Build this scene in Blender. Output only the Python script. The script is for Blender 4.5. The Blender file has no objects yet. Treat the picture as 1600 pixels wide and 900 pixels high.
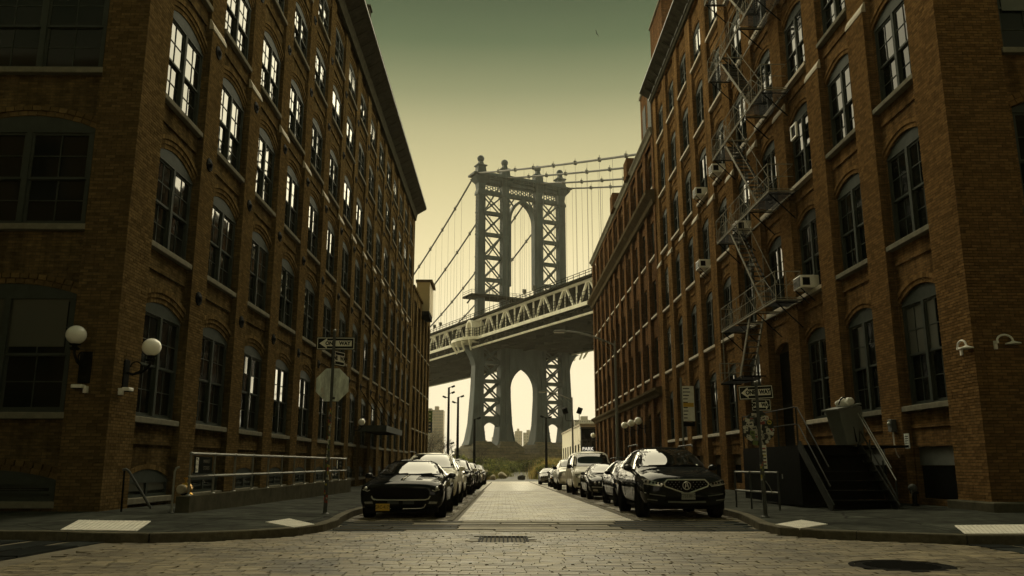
import bpy, bmesh, math, random
from mathutils import Vector, Matrix, Euler
from mathutils.bvhtree import BVHTree
from mathutils.geometry import delaunay_2d_cdt
random.seed(7)
R = math.radians
SC = bpy.context.scene
COL = SC.collection
Z0 = 1.03                      # eye height above the road

# ------------------------------------------------------------------ camera
cam_d = bpy.data.cameras.new('camera')
cam = bpy.data.objects.new('camera', cam_d)
COL.objects.link(cam)
cam.location = (0, 0, Z0)
cam.rotation_euler = (R(90) + 0.2105, 0, -0.0114)
cam_d.sensor_width = 36.0
cam_d.lens = 36.0 * 1286.5 / 1600.0
cam_d.clip_start = 0.1
cam_d.clip_end = 9000
SC.camera = cam

# ------------------------------------------------------------------ sky and sun
EXPO = 1.0
SUN_EL, SUN_AZ = R(21), R(0)         # azimuth from +Y (along the street), negative = to the left
world = bpy.data.worlds.new('World')
SC.world = world
world.use_nodes = True
wn, wl = world.node_tree.nodes, world.node_tree.links
wn.clear()
wo = wn.new('ShaderNodeOutputWorld')
bg = wn.new('ShaderNodeBackground')
sky = wn.new('ShaderNodeTexSky')
sky.sky_type = 'NISHITA'
sky.sun_disc = False
sky.sun_elevation = SUN_EL
sky.sun_rotation = SUN_AZ
sky.air_density = 1.0
sky.dust_density = 3.0
hsv = wn.new('ShaderNodeHueSaturation')
hsv.inputs['Saturation'].default_value = 0.0
tc = wn.new('ShaderNodeTexCoord')
sep = wn.new('ShaderNodeSeparateXYZ')
ramp = wn.new('ShaderNodeValToRGB')
els = ramp.color_ramp.elements
SKY = [(0.0, (1.08, .96, .69)), (0.10, (1.05, .93, .63)), (0.20, (.96, .83, .49)), (0.26, (.86, .74, .41)), (0.33, (.67, .59, .31)), (0.385, (.485, .45, .235)),
       (0.43, (.27, .285, .145)), (0.48, (.115, .155, .076)), (0.53, (.058, .090, .046)), (0.62, (.050, .078, .042)), (1.0, (.048, .074, .042))]
while len(els) < len(SKY): els.new(0.5)
for e, (p, c) in zip(els, SKY):
    e.position = p; e.color = (*c, 1)
mixn = wn.new('ShaderNodeMix'); mixn.data_type = 'RGBA'; mixn.blend_type = 'MIX'
gain = wn.new('ShaderNodeMix'); gain.data_type = 'RGBA'; gain.blend_type = 'MULTIPLY'
gain.inputs[0].default_value = 1.0
gain.inputs[7].default_value = (10 * 2 ** -EXPO,) * 3 + (1,)
wl.new(tc.outputs['Generated'], sep.inputs[0])
wl.new(sep.outputs['Z'], ramp.inputs[0])
wl.new(ramp.outputs[0], gain.inputs[6])
wl.new(sky.outputs[0], hsv.inputs['Color'])
mixn.inputs[0].default_value = 0.998
wl.new(sky.outputs[0], mixn.inputs[6])
wl.new(gain.outputs[2], mixn.inputs[7])
wl.new(mixn.outputs[2], bg.inputs['Color'])
bg.inputs['Strength'].default_value = 0.1
wl.new(bg.outputs[0], wo.inputs[0])
wn.remove(hsv)

sun_d = bpy.data.lights.new('sun', 'SUN')
sun_d.energy = 5.0
sun_d.angle = R(110)
sun_d.color = (1.0, 0.89, 0.60)
sun = bpy.data.objects.new('sun', sun_d)
COL.objects.link(sun)
sdir = Vector((math.sin(SUN_AZ) * math.cos(SUN_EL), math.cos(SUN_AZ) * math.cos(SUN_EL), math.sin(SUN_EL)))
sun.rotation_euler = sdir.to_track_quat('Z', 'Y').to_euler()
sun.location = (0, 40, 60)

SC.view_settings.view_transform = 'Standard'
SC.view_settings.look = 'None'
SC.view_settings.gamma = 1.0
SC.view_settings.use_curve_mapping = False
SC.view_settings.exposure = EXPO
SC.render.engine = 'CYCLES'
SC.cycles.max_bounces = 6
SC.cycles.diffuse_bounces = 3
SC.cycles.glossy_bounces = 3
SC.cycles.transparent_max_bounces = 6
SC.cycles.volume_bounces = 1
SC.cycles.caustics_reflective = False
SC.cycles.caustics_refractive = False
SC.cycles.sample_clamp_indirect = 4.0
SC.cycles.use_denoising = True

# ------------------------------------------------------------------ helpers
def tag(o, label=None, cat=None, group=None, kind=None):
    if label: o['label'] = label
    if cat: o['category'] = cat
    if group: o['group'] = group
    if kind: o['kind'] = kind
    return o

def empty(name, loc=(0, 0, 0), rz=0.0, parent=None):
    o = bpy.data.objects.new(name, None)
    o.empty_display_size = 0.2
    COL.objects.link(o)
    o.location = loc
    o.rotation_euler = (0, 0, rz)
    if parent: o.parent = parent
    return o

def inst(name, me, parent=None, loc=(0, 0, 0), rot=(0, 0, 0), scale=None):
    o = bpy.data.objects.new(name, me)
    COL.objects.link(o)
    o.location = loc
    o.rotation_euler = rot
    if scale: o.scale = scale
    if parent: o.parent = parent
    return o

def copy_tree(o, parent=None):
    c = o.copy(); COL.objects.link(c)
    if parent: c.parent = parent
    for ch in list(o.children): copy_tree(ch, c)
    return c

class MB:
    """collects faces for one mesh"""
    def __init__(s): s.v = []; s.f = []; s.m = []; s.mi = 0
    def add(s, pts, faces):
        k = len(s.v); s.v.extend(tuple(p) for p in pts)
        for fc in faces: s.f.append(tuple(i + k for i in fc)); s.m.append(s.mi)
    def quad(s, a, b, c, d): s.add((a, b, c, d), ((0, 1, 2, 3),))
    def poly(s, pts): s.add(pts, (tuple(range(len(pts))),))
    def box(s, x0, x1, y0, y1, z0, z1):
        s.add([(x0, y0, z0), (x1, y0, z0), (x1, y1, z0), (x0, y1, z0), (x0, y0, z1), (x1, y0, z1), (x1, y1, z1), (x0, y1, z1)],
              [(0, 3, 2, 1), (4, 5, 6, 7), (0, 1, 5, 4), (1, 2, 6, 5), (2, 3, 7, 6), (3, 0, 4, 7)])
    def obox(s, c, ux, uy, uz):
        c = Vector(c); ux = Vector(ux); uy = Vector(uy); uz = Vector(uz)
        P = [c + a * ux + b * uy + d * uz for d in (-1, 1) for a, b in ((-1, -1), (1, -1), (1, 1), (-1, 1))]
        s.add(P, [(0, 3, 2, 1), (4, 5, 6, 7), (0, 1, 5, 4), (1, 2, 6, 5), (2, 3, 7, 6), (3, 0, 4, 7)])
    def bar(s, a, b, w, h=None, up=(0, 0, 1)):
        """rectangular bar from a to b, w across, h along up"""
        a = Vector(a); b = Vector(b); h = h or w
        d = (b - a)
        L = d.length
        if L < 1e-6: return
        d /= L
        upv = Vector(up)
        if abs(d.dot(upv)) > 0.98: upv = Vector((1, 0, 0))
        sd = d.cross(upv).normalized(); u2 = sd.cross(d)
        s.obox((a + b) / 2, sd * w / 2, d * L / 2, u2 * h / 2)
    def tube(s, pts, r, n=8, caps=True):
        pts = [Vector(p) for p in pts]
        rs = r if isinstance(r, (list, tuple)) else [r] * len(pts)
        k = len(s.v); prev = None
        for i, p in enumerate(pts):
            d = (pts[min(i + 1, len(pts) - 1)] - pts[max(i - 1, 0)]).normalized()
            if prev is None:
                u = d.orthogonal().normalized()
            else:
                u = (prev - d * prev.dot(d))
                u = u.normalized() if u.length > 1e-5 else d.orthogonal().normalized()
            prev = u
            w = d.cross(u)
            for j in range(n):
                a = 2 * math.pi * j / n
                s.v.append(tuple(p + (u * math.cos(a) + w * math.sin(a)) * rs[i]))
        for i in range(len(pts) - 1):
            for j in range(n):
                q = (j + 1) % n
                s.f.append((k + i * n + j, k + i * n + q, k + (i + 1) * n + q, k + (i + 1) * n + j)); s.m.append(s.mi)
        if caps:
            s.f.append(tuple(k + j for j in reversed(range(n)))); s.m.append(s.mi)
            s.f.append(tuple(k + (len(pts) - 1) * n + j for j in range(n))); s.m.append(s.mi)
    def lathe(s, prof, c=(0, 0, 0), n=16, axis='z'):
        """prof: list of (r, h)"""
        k = len(s.v); c = Vector(c)
        for r, h in prof:
            for j in range(n):
                a = 2 * math.pi * j / n
                x, y = r * math.cos(a), r * math.sin(a)
                p = (x, y, h) if axis == 'z' else ((h, x, y) if axis == 'x' else (x, h, y))
                s.v.append(tuple(c + Vector(p)))
        for i in range(len(prof) - 1):
            for j in range(n):
                q = (j + 1) % n
                s.f.append((k + i * n + j, k + i * n + q, k + (i + 1) * n + q, k + (i + 1) * n + j)); s.m.append(s.mi)
        s.f.append(tuple(k + j for j in reversed(range(n)))); s.m.append(s.mi)
        s.f.append(tuple(k + (len(prof) - 1) * n + j for j in range(n))); s.m.append(s.mi)
    def ball(s, c, r, n=16, m=10, sz=1.0):
        s.lathe([(max(1e-4, r * math.sin(math.pi * i / m)), -r * sz * math.cos(math.pi * i / m)) for i in range(m + 1)], c, n)
    def prism(s, prof, a, b, ux, uy):
        """profile (list of 2D) in axes ux, uy extruded from point a to point b"""
        a = Vector(a); b = Vector(b); ux = Vector(ux); uy = Vector(uy); n = len(prof)
        P = [a + ux * p + uy * q for p, q in prof] + [b + ux * p + uy * q for p, q in prof]
        F = [(i, (i + 1) % n, n + (i + 1) % n, n + i) for i in range(n)]
        F += [tuple(reversed(range(n))), tuple(range(n, 2 * n))]
        s.add(P, F)
    def mesh(s, name, mats, smooth=False, recalc=True):
        me = bpy.data.meshes.new(name)
        me.from_pydata(s.v, [], s.f)
        for m in (mats if isinstance(mats, (list, tuple)) else [mats]): me.materials.append(m)
        if len(me.materials) > 1: me.polygons.foreach_set('material_index', s.m)
        if recalc:
            bm = bmesh.new(); bm.from_mesh(me)
            bmesh.ops.recalc_face_normals(bm, faces=bm.faces)
            bm.to_mesh(me); bm.free()
        if smooth:
            me.polygons.foreach_set('use_smooth', [True] * len(me.polygons))
            me.set_sharp_from_angle(angle=R(38)) if hasattr(me, 'set_sharp_from_angle') else None
        me.update()
        return me
    def build(s, name, mats, parent=None, smooth=False, loc=(0, 0, 0), rot=(0, 0, 0), recalc=True):
        return inst(name, s.mesh(name, mats, smooth, recalc), parent, loc, rot)

def bevelled(me, w, seg=2, ang=30):
    bm = bmesh.new(); bm.from_mesh(me)
    ed = [e for e in bm.edges if len(e.link_faces) == 2 and e.calc_face_angle(0) > R(ang)]
    bmesh.ops.bevel(bm, geom=ed, offset=w, segments=seg, affect='EDGES', profile=0.5)
    bm.to_mesh(me); bm.free()
    return me

def text_mesh(name, s, size, mat, ext=0.002, align='CENTER', bold=0.0, sx=1.0):
    cu = bpy.data.curves.new(name, 'FONT')
    cu.body = s; cu.size = size; cu.extrude = ext; cu.align_x = align; cu.align_y = 'CENTER'; cu.offset = bold
    cu.resolution_u = 3
    o = bpy.data.objects.new(name, cu); COL.objects.link(o)
    dg = bpy.context.evaluated_depsgraph_get()
    me = bpy.data.meshes.new_from_object(o.evaluated_get(dg))
    bpy.data.objects.remove(o); bpy.data.curves.remove(cu)
    me.materials.clear(); me.materials.append(mat)
    if sx != 1.0: me.transform(Matrix.Diagonal((sx, 1, 1, 1)))
    me.name = name
    return me

# ------------------------------------------------------------------ materials
def nodes_of(name):
    m = bpy.data.materials.new(name); m.use_nodes = True
    nt = m.node_tree; b = nt.nodes['Principled BSDF']
    return m, nt.nodes, nt.links, b

def pbr(name, col, rough=0.6, metal=0.0, var=0.25, scale=6.0, bump=0.0, spec=0.5, coat=0.0, rvar=0.0, detail=6.0, objrand=0.0, bscale=None, stretch=None, crough=.04, wvar=0.0, wscale=.6, cracks=False):
    m, n, l, b = nodes_of(name)
    tcn = n.new('ShaderNodeTexCoord')
    vec = tcn.outputs['Object']
    if stretch:
        mp = n.new('ShaderNodeMapping'); mp.inputs['Scale'].default_value = stretch
        l.new(vec, mp.inputs[0]); vec = mp.outputs[0]
    nz = n.new('ShaderNodeTexNoise'); nz.inputs['Scale'].default_value = scale; nz.inputs['Detail'].default_value = detail
    nz.inputs['Roughness'].default_value = 0.65
    l.new(vec, nz.inputs['Vector'])
    mr = n.new('ShaderNodeMapRange')
    mr.inputs[1].default_value = 0.25; mr.inputs[2].default_value = 0.75
    mr.inputs[3].default_value = 1 - var; mr.inputs[4].default_value = 1 + var
    l.new(nz.outputs['Fac'], mr.inputs[0])
    fac = mr.outputs[0]
    if objrand:
        oi = n.new('ShaderNodeObjectInfo'); ge = n.new('ShaderNodeNewGeometry')
        ad = n.new('ShaderNodeMath'); ad.operation = 'ADD'
        l.new(oi.outputs['Random'], ad.inputs[0]); l.new(ge.outputs['Random Per Island'], ad.inputs[1])
        fr = n.new('ShaderNodeMath'); fr.operation = 'FRACT'; l.new(ad.outputs[0], fr.inputs[0])
        m2 = n.new('ShaderNodeMapRange'); m2.inputs[3].default_value = 1 - objrand; m2.inputs[4].default_value = 1 + objrand
        l.new(fr.outputs[0], m2.inputs[0])
        mu = n.new('ShaderNodeMath'); mu.operation = 'MULTIPLY'
        l.new(fac, mu.inputs[0]); l.new(m2.outputs[0], mu.inputs[1]); fac = mu.outputs[0]
    if wvar or cracks:                       # marks that run on over many pieces: wear, spills, cracks, trodden gum
        gp = n.new('ShaderNodeNewGeometry')
    def times(f, sock):
        mm = n.new('ShaderNodeMath'); mm.operation = 'MULTIPLY'; l.new(f, mm.inputs[0]); l.new(sock, mm.inputs[1]); return mm.outputs[0]
    def band(sock, a, b_, c, d):
        q = n.new('ShaderNodeMapRange')
        for k, v_ in enumerate((a, b_, c, d)): q.inputs[k + 1].default_value = v_
        l.new(sock, q.inputs[0]); return q.outputs[0]
    if wvar:
        w1 = n.new('ShaderNodeTexNoise'); w1.inputs['Scale'].default_value = wscale; w1.inputs['Detail'].default_value = 7; w1.inputs['Roughness'].default_value = .68
        l.new(gp.outputs['Position'], w1.inputs['Vector'])
        fac = times(fac, band(w1.outputs['Fac'], .34, .66, 1 - wvar, 1 + wvar * .7))
        w2 = n.new('ShaderNodeTexNoise'); w2.inputs['Scale'].default_value = wscale * .45; w2.inputs['Detail'].default_value = 4; w2.inputs['Distortion'].default_value = 1.2
        l.new(gp.outputs['Position'], w2.inputs['Vector'])
        fac = times(fac, band(w2.outputs['Fac'], .60, .68, 1.0, 1 - wvar * .9))
    if cracks:
        v1 = n.new('ShaderNodeTexVoronoi'); v1.feature = 'DISTANCE_TO_EDGE'; v1.inputs['Scale'].default_value = .33
        d1 = n.new('ShaderNodeTexNoise'); d1.inputs['Scale'].default_value = 2.5; d1.inputs['Detail'].default_value = 5; l.new(gp.outputs['Position'], d1.inputs['Vector'])
        mx = n.new('ShaderNodeMix'); mx.data_type = 'VECTOR'; mx.inputs[0].default_value = .12; l.new(gp.outputs['Position'], mx.inputs[4]); l.new(d1.outputs['Color'], mx.inputs[5]); l.new(mx.outputs[1], v1.inputs['Vector'])
        fac = times(fac, band(v1.outputs['Distance'], .001, .006, .35, 1.0))
        v2 = n.new('ShaderNodeTexVoronoi'); v2.inputs['Scale'].default_value = 2.6; l.new(gp.outputs['Position'], v2.inputs['Vector'])
        fac = times(fac, band(v2.outputs['Distance'], .05, .075, .45, 1.0))
        v3 = n.new('ShaderNodeTexVoronoi'); v3.inputs['Scale'].default_value = 1.7; l.new(gp.outputs['Position'], v3.inputs['Vector'])
        fac = times(fac, band(v3.outputs['Distance'], .03, .045, 2.2, 1.0))
    vm = n.new('ShaderNodeVectorMath'); vm.operation = 'SCALE'
    vm.inputs[0].default_value = col
    l.new(fac, vm.inputs['Scale'])
    l.new(vm.outputs[0], b.inputs['Base Color'])
    b.inputs['Metallic'].default_value = metal
    b.inputs['Specular IOR Level'].default_value = spec
    b.inputs['Coat Weight'].default_value = coat
    b.inputs['Coat Roughness'].default_value = crough
    if rvar:
        m3 = n.new('ShaderNodeMapRange'); m3.inputs[1].default_value = .3; m3.inputs[2].default_value = .7
        m3.inputs[3].default_value = max(.02, rough - rvar); m3.inputs[4].default_value = min(1, rough + rvar)
        l.new(nz.outputs['Fac'], m3.inputs[0]); l.new(m3.outputs[0], b.inputs['Roughness'])
    else:
        b.inputs['Roughness'].default_value = rough
    if bump:
        nb = n.new('ShaderNodeTexNoise'); nb.inputs['Scale'].default_value = bscale or scale * 4; nb.inputs['Detail'].default_value = 5
        l.new(vec, nb.inputs['Vector'])
        bp = n.new('ShaderNodeBump'); bp.inputs['Strength'].default_value = bump; bp.inputs['Distance'].default_value = 0.02
        l.new(nb.outputs['Fac'], bp.inputs['Height']); l.new(bp.outputs[0], b.inputs['Normal'])
    return m

def brickmat(name, c1, c2, mortar, rough=0.85, bump=0.6, soot=0.35):
    """running-bond brick on any upright wall: the wall runs along x or along y, so x + y is the length along it"""
    m, n, l, b = nodes_of(name)
    tcn = n.new('ShaderNodeTexCoord'); sp = n.new('ShaderNodeSeparateXYZ')
    l.new(tcn.outputs['Object'], sp.inputs[0])
    ad = n.new('ShaderNodeMath'); ad.operation = 'ADD'
    l.new(sp.outputs['X'], ad.inputs[0]); l.new(sp.outputs['Y'], ad.inputs[1])
    cb = n.new('ShaderNodeCombineXYZ')
    l.new(ad.outputs[0], cb.inputs['X']); l.new(sp.outputs['Z'], cb.inputs['Y'])
    bt = n.new('ShaderNodeTexBrick')
    bt.inputs['Scale'].default_value = 1.0
    bt.inputs['Brick Width'].default_value = 0.213; bt.inputs['Row Height'].default_value = 0.067
    bt.inputs['Mortar Size'].default_value = 0.006; bt.inputs['Mortar Smooth'].default_value = 0.2
    bt.inputs['Bias'].default_value = -0.1
    bt.inputs['Color1'].default_value = (*c1, 1); bt.inputs['Color2'].default_value = (*c2, 1); bt.inputs['Mortar'].default_value = (*mortar, 1)
    l.new(cb.outputs[0], bt.inputs['Vector'])
    nz = n.new('ShaderNodeTexNoise'); nz.inputs['Scale'].default_value = 0.55; nz.inputs['Detail'].default_value = 8; nz.inputs['Roughness'].default_value = .7
    l.new(tcn.outputs['Object'], nz.inputs['Vector'])
    mr = n.new('ShaderNodeMapRange'); mr.inputs[1].default_value = .3; mr.inputs[2].default_value = .7
    mr.inputs[3].default_value = 1 - soot; mr.inputs[4].default_value = 1 + soot
    l.new(nz.outputs['Fac'], mr.inputs[0])
    # fine blotches at the size of a few bricks
    n2 = n.new('ShaderNodeTexNoise'); n2.inputs['Scale'].default_value = 5.0; n2.inputs['Detail'].default_value = 6
    mp = n.new('ShaderNodeMapping'); mp.inputs['Scale'].default_value = (1, 1, 2.6)
    l.new(tcn.outputs['Object'], mp.inputs[0]); l.new(mp.outputs[0], n2.inputs['Vector'])
    m2 = n.new('ShaderNodeMapRange'); m2.inputs[1].default_value = .3; m2.inputs[2].default_value = .7
    m2.inputs[3].default_value = .72; m2.inputs[4].default_value = 1.28
    l.new(n2.outputs['Fac'], m2.inputs[0])
    mu0 = n.new('ShaderNodeMath'); mu0.operation = 'MULTIPLY'; l.new(mr.outputs[0], mu0.inputs[0]); l.new(m2.outputs[0], mu0.inputs[1])
    mp2 = n.new('ShaderNodeMapping'); mp2.inputs['Scale'].default_value = (1.5, 1.5, .12); l.new(tcn.outputs['Object'], mp2.inputs[0])
    n5 = n.new('ShaderNodeTexNoise'); n5.inputs['Scale'].default_value = 1.6; n5.inputs['Detail'].default_value = 7; n5.inputs['Roughness'].default_value = .7; l.new(mp2.outputs[0], n5.inputs['Vector'])
    m5 = n.new('ShaderNodeMapRange'); m5.inputs[1].default_value = .38; m5.inputs[2].default_value = .62; m5.inputs[3].default_value = .62; m5.inputs[4].default_value = 1.15; l.new(n5.outputs['Fac'], m5.inputs[0])
    mu = n.new('ShaderNodeMath'); mu.operation = 'MULTIPLY'; l.new(mu0.outputs[0], mu.inputs[0]); l.new(m5.outputs[0], mu.inputs[1])
    vm = n.new('ShaderNodeVectorMath'); vm.operation = 'SCALE'
    l.new(bt.outputs['Color'], vm.inputs[0]); l.new(mu.outputs[0], vm.inputs['Scale'])
    l.new(vm.outputs[0], b.inputs['Base Color'])
    b.inputs['Roughness'].default_value = rough; b.inputs['Specular IOR Level'].default_value = 0.0
    sub = n.new('ShaderNodeMath'); sub.operation = 'MULTIPLY_ADD'
    l.new(bt.outputs['Fac'], sub.inputs[0]); sub.inputs[1].default_value = -1.0; sub.inputs[2].default_value = 1.0
    n3 = n.new('ShaderNodeTexNoise'); n3.inputs['Scale'].default_value = 40; l.new(tcn.outputs['Object'], n3.inputs['Vector'])
    ma = n.new('ShaderNodeMath'); ma.operation = 'MULTIPLY_ADD'; l.new(n3.outputs['Fac'], ma.inputs[0]); ma.inputs[1].default_value = .5
    l.new(sub.outputs[0], ma.inputs[2])
    bp = n.new('ShaderNodeBump'); bp.inputs['Strength'].default_value = bump; bp.inputs['Distance'].default_value = 0.012
    l.new(ma.outputs[0], bp.inputs['Height']); l.new(bp.outputs[0], b.inputs['Normal'])
    return m

def blockmat(name, c1, c2, mortar, bw, rh, ms, rough=0.5, bump=0.5, vert=False, soot=.3, spec=.5):
    """stone setts / ashlar on the flat (x, y) or, with vert, on an upright wall"""
    m, n, l, b = nodes_of(name)
    tcn = n.new('ShaderNodeTexCoord')
    vec = tcn.outputs['Object']
    if vert:
        sp = n.new('ShaderNodeSeparateXYZ'); l.new(vec, sp.inputs[0])
        ad = n.new('ShaderNodeMath'); l.new(sp.outputs['X'], ad.inputs[0]); l.new(sp.outputs['Y'], ad.inputs[1])
        cb = n.new('ShaderNodeCombineXYZ'); l.new(ad.outputs[0], cb.inputs[0]); l.new(sp.outputs['Z'], cb.inputs[1]); vec = cb.outputs[0]
    bt = n.new('ShaderNodeTexBrick'); bt.inputs['Scale'].default_value = 1
    bt.inputs['Brick Width'].default_value = bw; bt.inputs['Row Height'].default_value = rh; bt.inputs['Mortar Size'].default_value = ms
    bt.inputs['Mortar Smooth'].default_value = .4
    bt.inputs['Color1'].default_value = (*c1, 1); bt.inputs['Color2'].default_value = (*c2, 1); bt.inputs['Mortar'].default_value = (*mortar, 1)
    l.new(vec, bt.inputs['Vector'])
    nz = n.new('ShaderNodeTexNoise'); nz.inputs['Scale'].default_value = 1.2; nz.inputs['Detail'].default_value = 8
    l.new(tcn.outputs['Object'], nz.inputs['Vector'])
    mr = n.new('ShaderNodeMapRange'); mr.inputs[1].default_value = .3; mr.inputs[2].default_value = .7
    mr.inputs[3].default_value = 1 - soot; mr.inputs[4].default_value = 1 + soot
    l.new(nz.outputs['Fac'], mr.inputs[0])
    vm = n.new('ShaderNodeVectorMath'); vm.operation = 'SCALE'
    l.new(bt.outputs['Color'], vm.inputs[0]); l.new(mr.outputs[0], vm.inputs['Scale'])
    l.new(vm.outputs[0], b.inputs['Base Color'])
    b.inputs['Roughness'].default_value = rough; b.inputs['Specular IOR Level'].default_value = spec
    sub = n.new('ShaderNodeMath'); sub.operation = 'MULTIPLY_ADD'; l.new(bt.outputs['Fac'], sub.inputs[0]); sub.inputs[1].default_value = -1; sub.inputs[2].default_value = 1
    bp = n.new('ShaderNodeBump'); bp.inputs['Strength'].default_value = bump; bp.inputs['Distance'].default_value = 0.02
    l.new(sub.outputs[0], bp.inputs['Height']); l.new(bp.outputs[0], b.inputs['Normal'])
    return m

def glassmat(name, col, ior, rough=0.03, wob=0.02, metal=0.0):
    m, n, l, b = nodes_of(name)
    b.inputs['Base Color'].default_value = (*col, 1); b.inputs['Roughness'].default_value = rough; b.inputs['IOR'].default_value = ior; b.inputs['Metallic'].default_value = metal
    tcn = n.new('ShaderNodeTexCoord'); nz = n.new('ShaderNodeTexNoise'); nz.inputs['Scale'].default_value = 1.6; nz.inputs['Detail'].default_value = 2
    l.new(tcn.outputs['Object'], nz.inputs['Vector'])
    bp = n.new('ShaderNodeBump'); bp.inputs['Strength'].default_value = wob; bp.inputs['Distance'].default_value = .05
    l.new(nz.outputs['Fac'], bp.inputs['Height']); l.new(bp.outputs[0], b.inputs['Normal'])
    return m

BR = dict(rough=.85)
M = {}
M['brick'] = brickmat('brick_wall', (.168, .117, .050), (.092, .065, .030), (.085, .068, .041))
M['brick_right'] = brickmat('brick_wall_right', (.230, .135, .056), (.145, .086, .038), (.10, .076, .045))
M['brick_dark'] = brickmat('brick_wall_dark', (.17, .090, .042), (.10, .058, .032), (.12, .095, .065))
M['brick_one'] = pbr('brick_single', (.132, .091, .040), .85, var=.3, scale=9, bump=.3, spec=0, objrand=.30)
M['brick_one_r'] = pbr('brick_single_right', (.180, .108, .046), .85, var=.3, scale=9, bump=.3, spec=0, objrand=.28)
M['mortar'] = pbr('mortar', (.075, .058, .034), .95, var=.3, scale=3, spec=0)
M['stone'] = pbr('sill_stone', (.20, .19, .15), .8, var=.3, scale=4, bump=.3, spec=0)
M['stone_pale'] = pbr('cap_stone_pale', (.42, .37, .27), .8, var=.3, scale=4, bump=.3)
M['frame'] = pbr('window_frame_paint', (.055, .064, .056), .55, var=.2, scale=5, spec=0, coat=.1, crough=.4)
M['frame_pale'] = pbr('window_frame_grey', (.13, .14, .125), .55, var=.2, scale=5)
M['glass'] = glassmat('window_glass', (.010, .012, .010), 1.36, wob=.05)
M['glass_right'] = glassmat('window_glass_right', (.005, .007, .006), 1.15)
M['glass_dull'] = glassmat('window_glass_dull', (.007, .009, .008), 1.25, .06)
M['blind'] = glassmat('pane_with_pale_blind', (.085, .09, .075), 1.4, .15)
M['iron'] = pbr('black_iron', (.009, .010, .009), .65, var=.4, scale=8, bump=.15, spec=0, coat=.06, crough=.4)
M['iron_lit'] = pbr('lit_iron', (.24, .225, .175), .6, var=.5, scale=14, bump=.15, spec=0, coat=.1, crough=.4)  # light falling on the black rails and frames, put into their colour
M['galv'] = pbr('galvanised_steel', (.24, .24, .21), .5, metal=.45, var=.25, scale=12, rvar=.1)
M['galv_dull'] = pbr('dull_steel', (.060, .064, .058), .6, metal=.1, var=.3, scale=10)
M['white'] = pbr('white_paint', (.84, .82, .75), .5, var=.08, scale=9)
M['white_pad'] = pbr('white_pad', (.82, .78, .70), .6, var=.10, scale=6, bump=.1, wvar=.10, wscale=3, spec=.1)
M['globe'] = pbr('opal_glass', (.88, .85, .76), .22, var=.03, scale=3, coat=.3)
_g = M['globe'].node_tree.nodes['Principled BSDF']; _g.inputs['Subsurface Weight'].default_value = 1.0; _g.inputs['Subsurface Radius'].default_value = (1, 1, .9); _g.inputs['Subsurface Scale'].default_value = .35
M['cornice'] = pbr('cornice_metal', (.062, .060, .044), .75, var=.4, scale=3, bump=.1, spec=0)
M['cornice_stone'] = pbr('brownstone', (.10, .08, .05), .8, var=.3, scale=3, bump=.3, spec=0)
M['concrete'] = pbr('pavement_concrete', (.050, .053, .044), .7, var=.55, scale=2.2, bump=.35, spec=0, coat=.10, crough=.55, wvar=.45, wscale=.9, cracks=True, objrand=.18, bscale=30)
M['joint'] = pbr('joint_dirt', (.020, .019, .015), .9, var=.4, scale=12, spec=0)
M['kerb'] = pbr('kerb_granite', (.115, .103, .074), .6, spec=0, coat=.15, crough=.5, var=.35, scale=9, bump=.4, objrand=.15)
M['sign_dark'] = pbr('sign_back_dark', (.040, .044, .040), .6, var=.3, scale=9, spec=0, coat=.1, crough=.3)
M['sett'] = pbr('granite_sett', wvar=.48, wscale=.7, col=(.195, .160, .096), rough=.55, var=.45, scale=5, bump=.5, rvar=.14, objrand=.36, bscale=26, spec=.45)
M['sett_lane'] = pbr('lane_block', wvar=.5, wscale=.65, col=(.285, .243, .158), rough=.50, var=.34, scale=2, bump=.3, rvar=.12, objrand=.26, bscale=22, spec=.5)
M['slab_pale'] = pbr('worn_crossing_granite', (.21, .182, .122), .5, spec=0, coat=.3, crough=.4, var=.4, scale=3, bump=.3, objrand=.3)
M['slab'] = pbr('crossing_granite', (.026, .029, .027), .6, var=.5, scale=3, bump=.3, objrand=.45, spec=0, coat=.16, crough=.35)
M['bed'] = pbr('joint_bed', (.125, .105, .066), .85, var=.5, scale=5, bump=.4)
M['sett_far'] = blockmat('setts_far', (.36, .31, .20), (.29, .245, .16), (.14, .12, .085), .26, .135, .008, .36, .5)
M['asphalt'] = pbr('asphalt', (.055, .054, .046), .75, var=.3, scale=4, bump=.3)
M['earth'] = pbr('ground_earth', (.075, .075, .042), .95, var=.4, scale=.3, bump=.3)
M['concrete_old'] = pbr('old_concrete', (.085, .080, .058), .85, spec=0, var=.4, scale=2.5, bump=.4)
M['castiron'] = pbr('cast_iron', (.016, .016, .015), .6, var=.3, scale=20, bump=.2, spec=0, coat=.12, crough=.4)
M['tower'] = pbr('bridge_steel', (.054, .076, .082), .6, spec=.2, var=.45, scale=.5, stretch=(1, 1, .35))
M['truss'] = pbr('truss_sunlit_paint', (.88, .85, .70), .6, var=.25, scale=.5)  # pale paint, lightened further to stand in for sunlight on the truss
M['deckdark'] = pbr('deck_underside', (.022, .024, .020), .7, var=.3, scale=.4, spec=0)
M['cable'] = pbr('cable_steel', (.085, .090, .078), .6, var=.2, scale=.5)
M['masonry'] = blockmat('pier_masonry', (.16, .135, .075), (.10, .09, .055), (.04, .036, .024), 2.2, .9, .05, .85, .8, vert=True)
M['bark'] = pbr('bark', (.060, .050, .034), .9, var=.4, scale=6, bump=.4)
M['plate_grey'] = pbr('plate_grey', (.30, .30, .26), .5, var=.15, scale=20)
M['iron_rail'] = pbr('painted_rail', (.040, .042, .038), .6, var=.3, scale=10, spec=0, coat=.1, crough=.35)
M['sign_black'] = pbr('sign_black', (.018, .020, .018), .5, var=.2, scale=8, spec=0)
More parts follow.
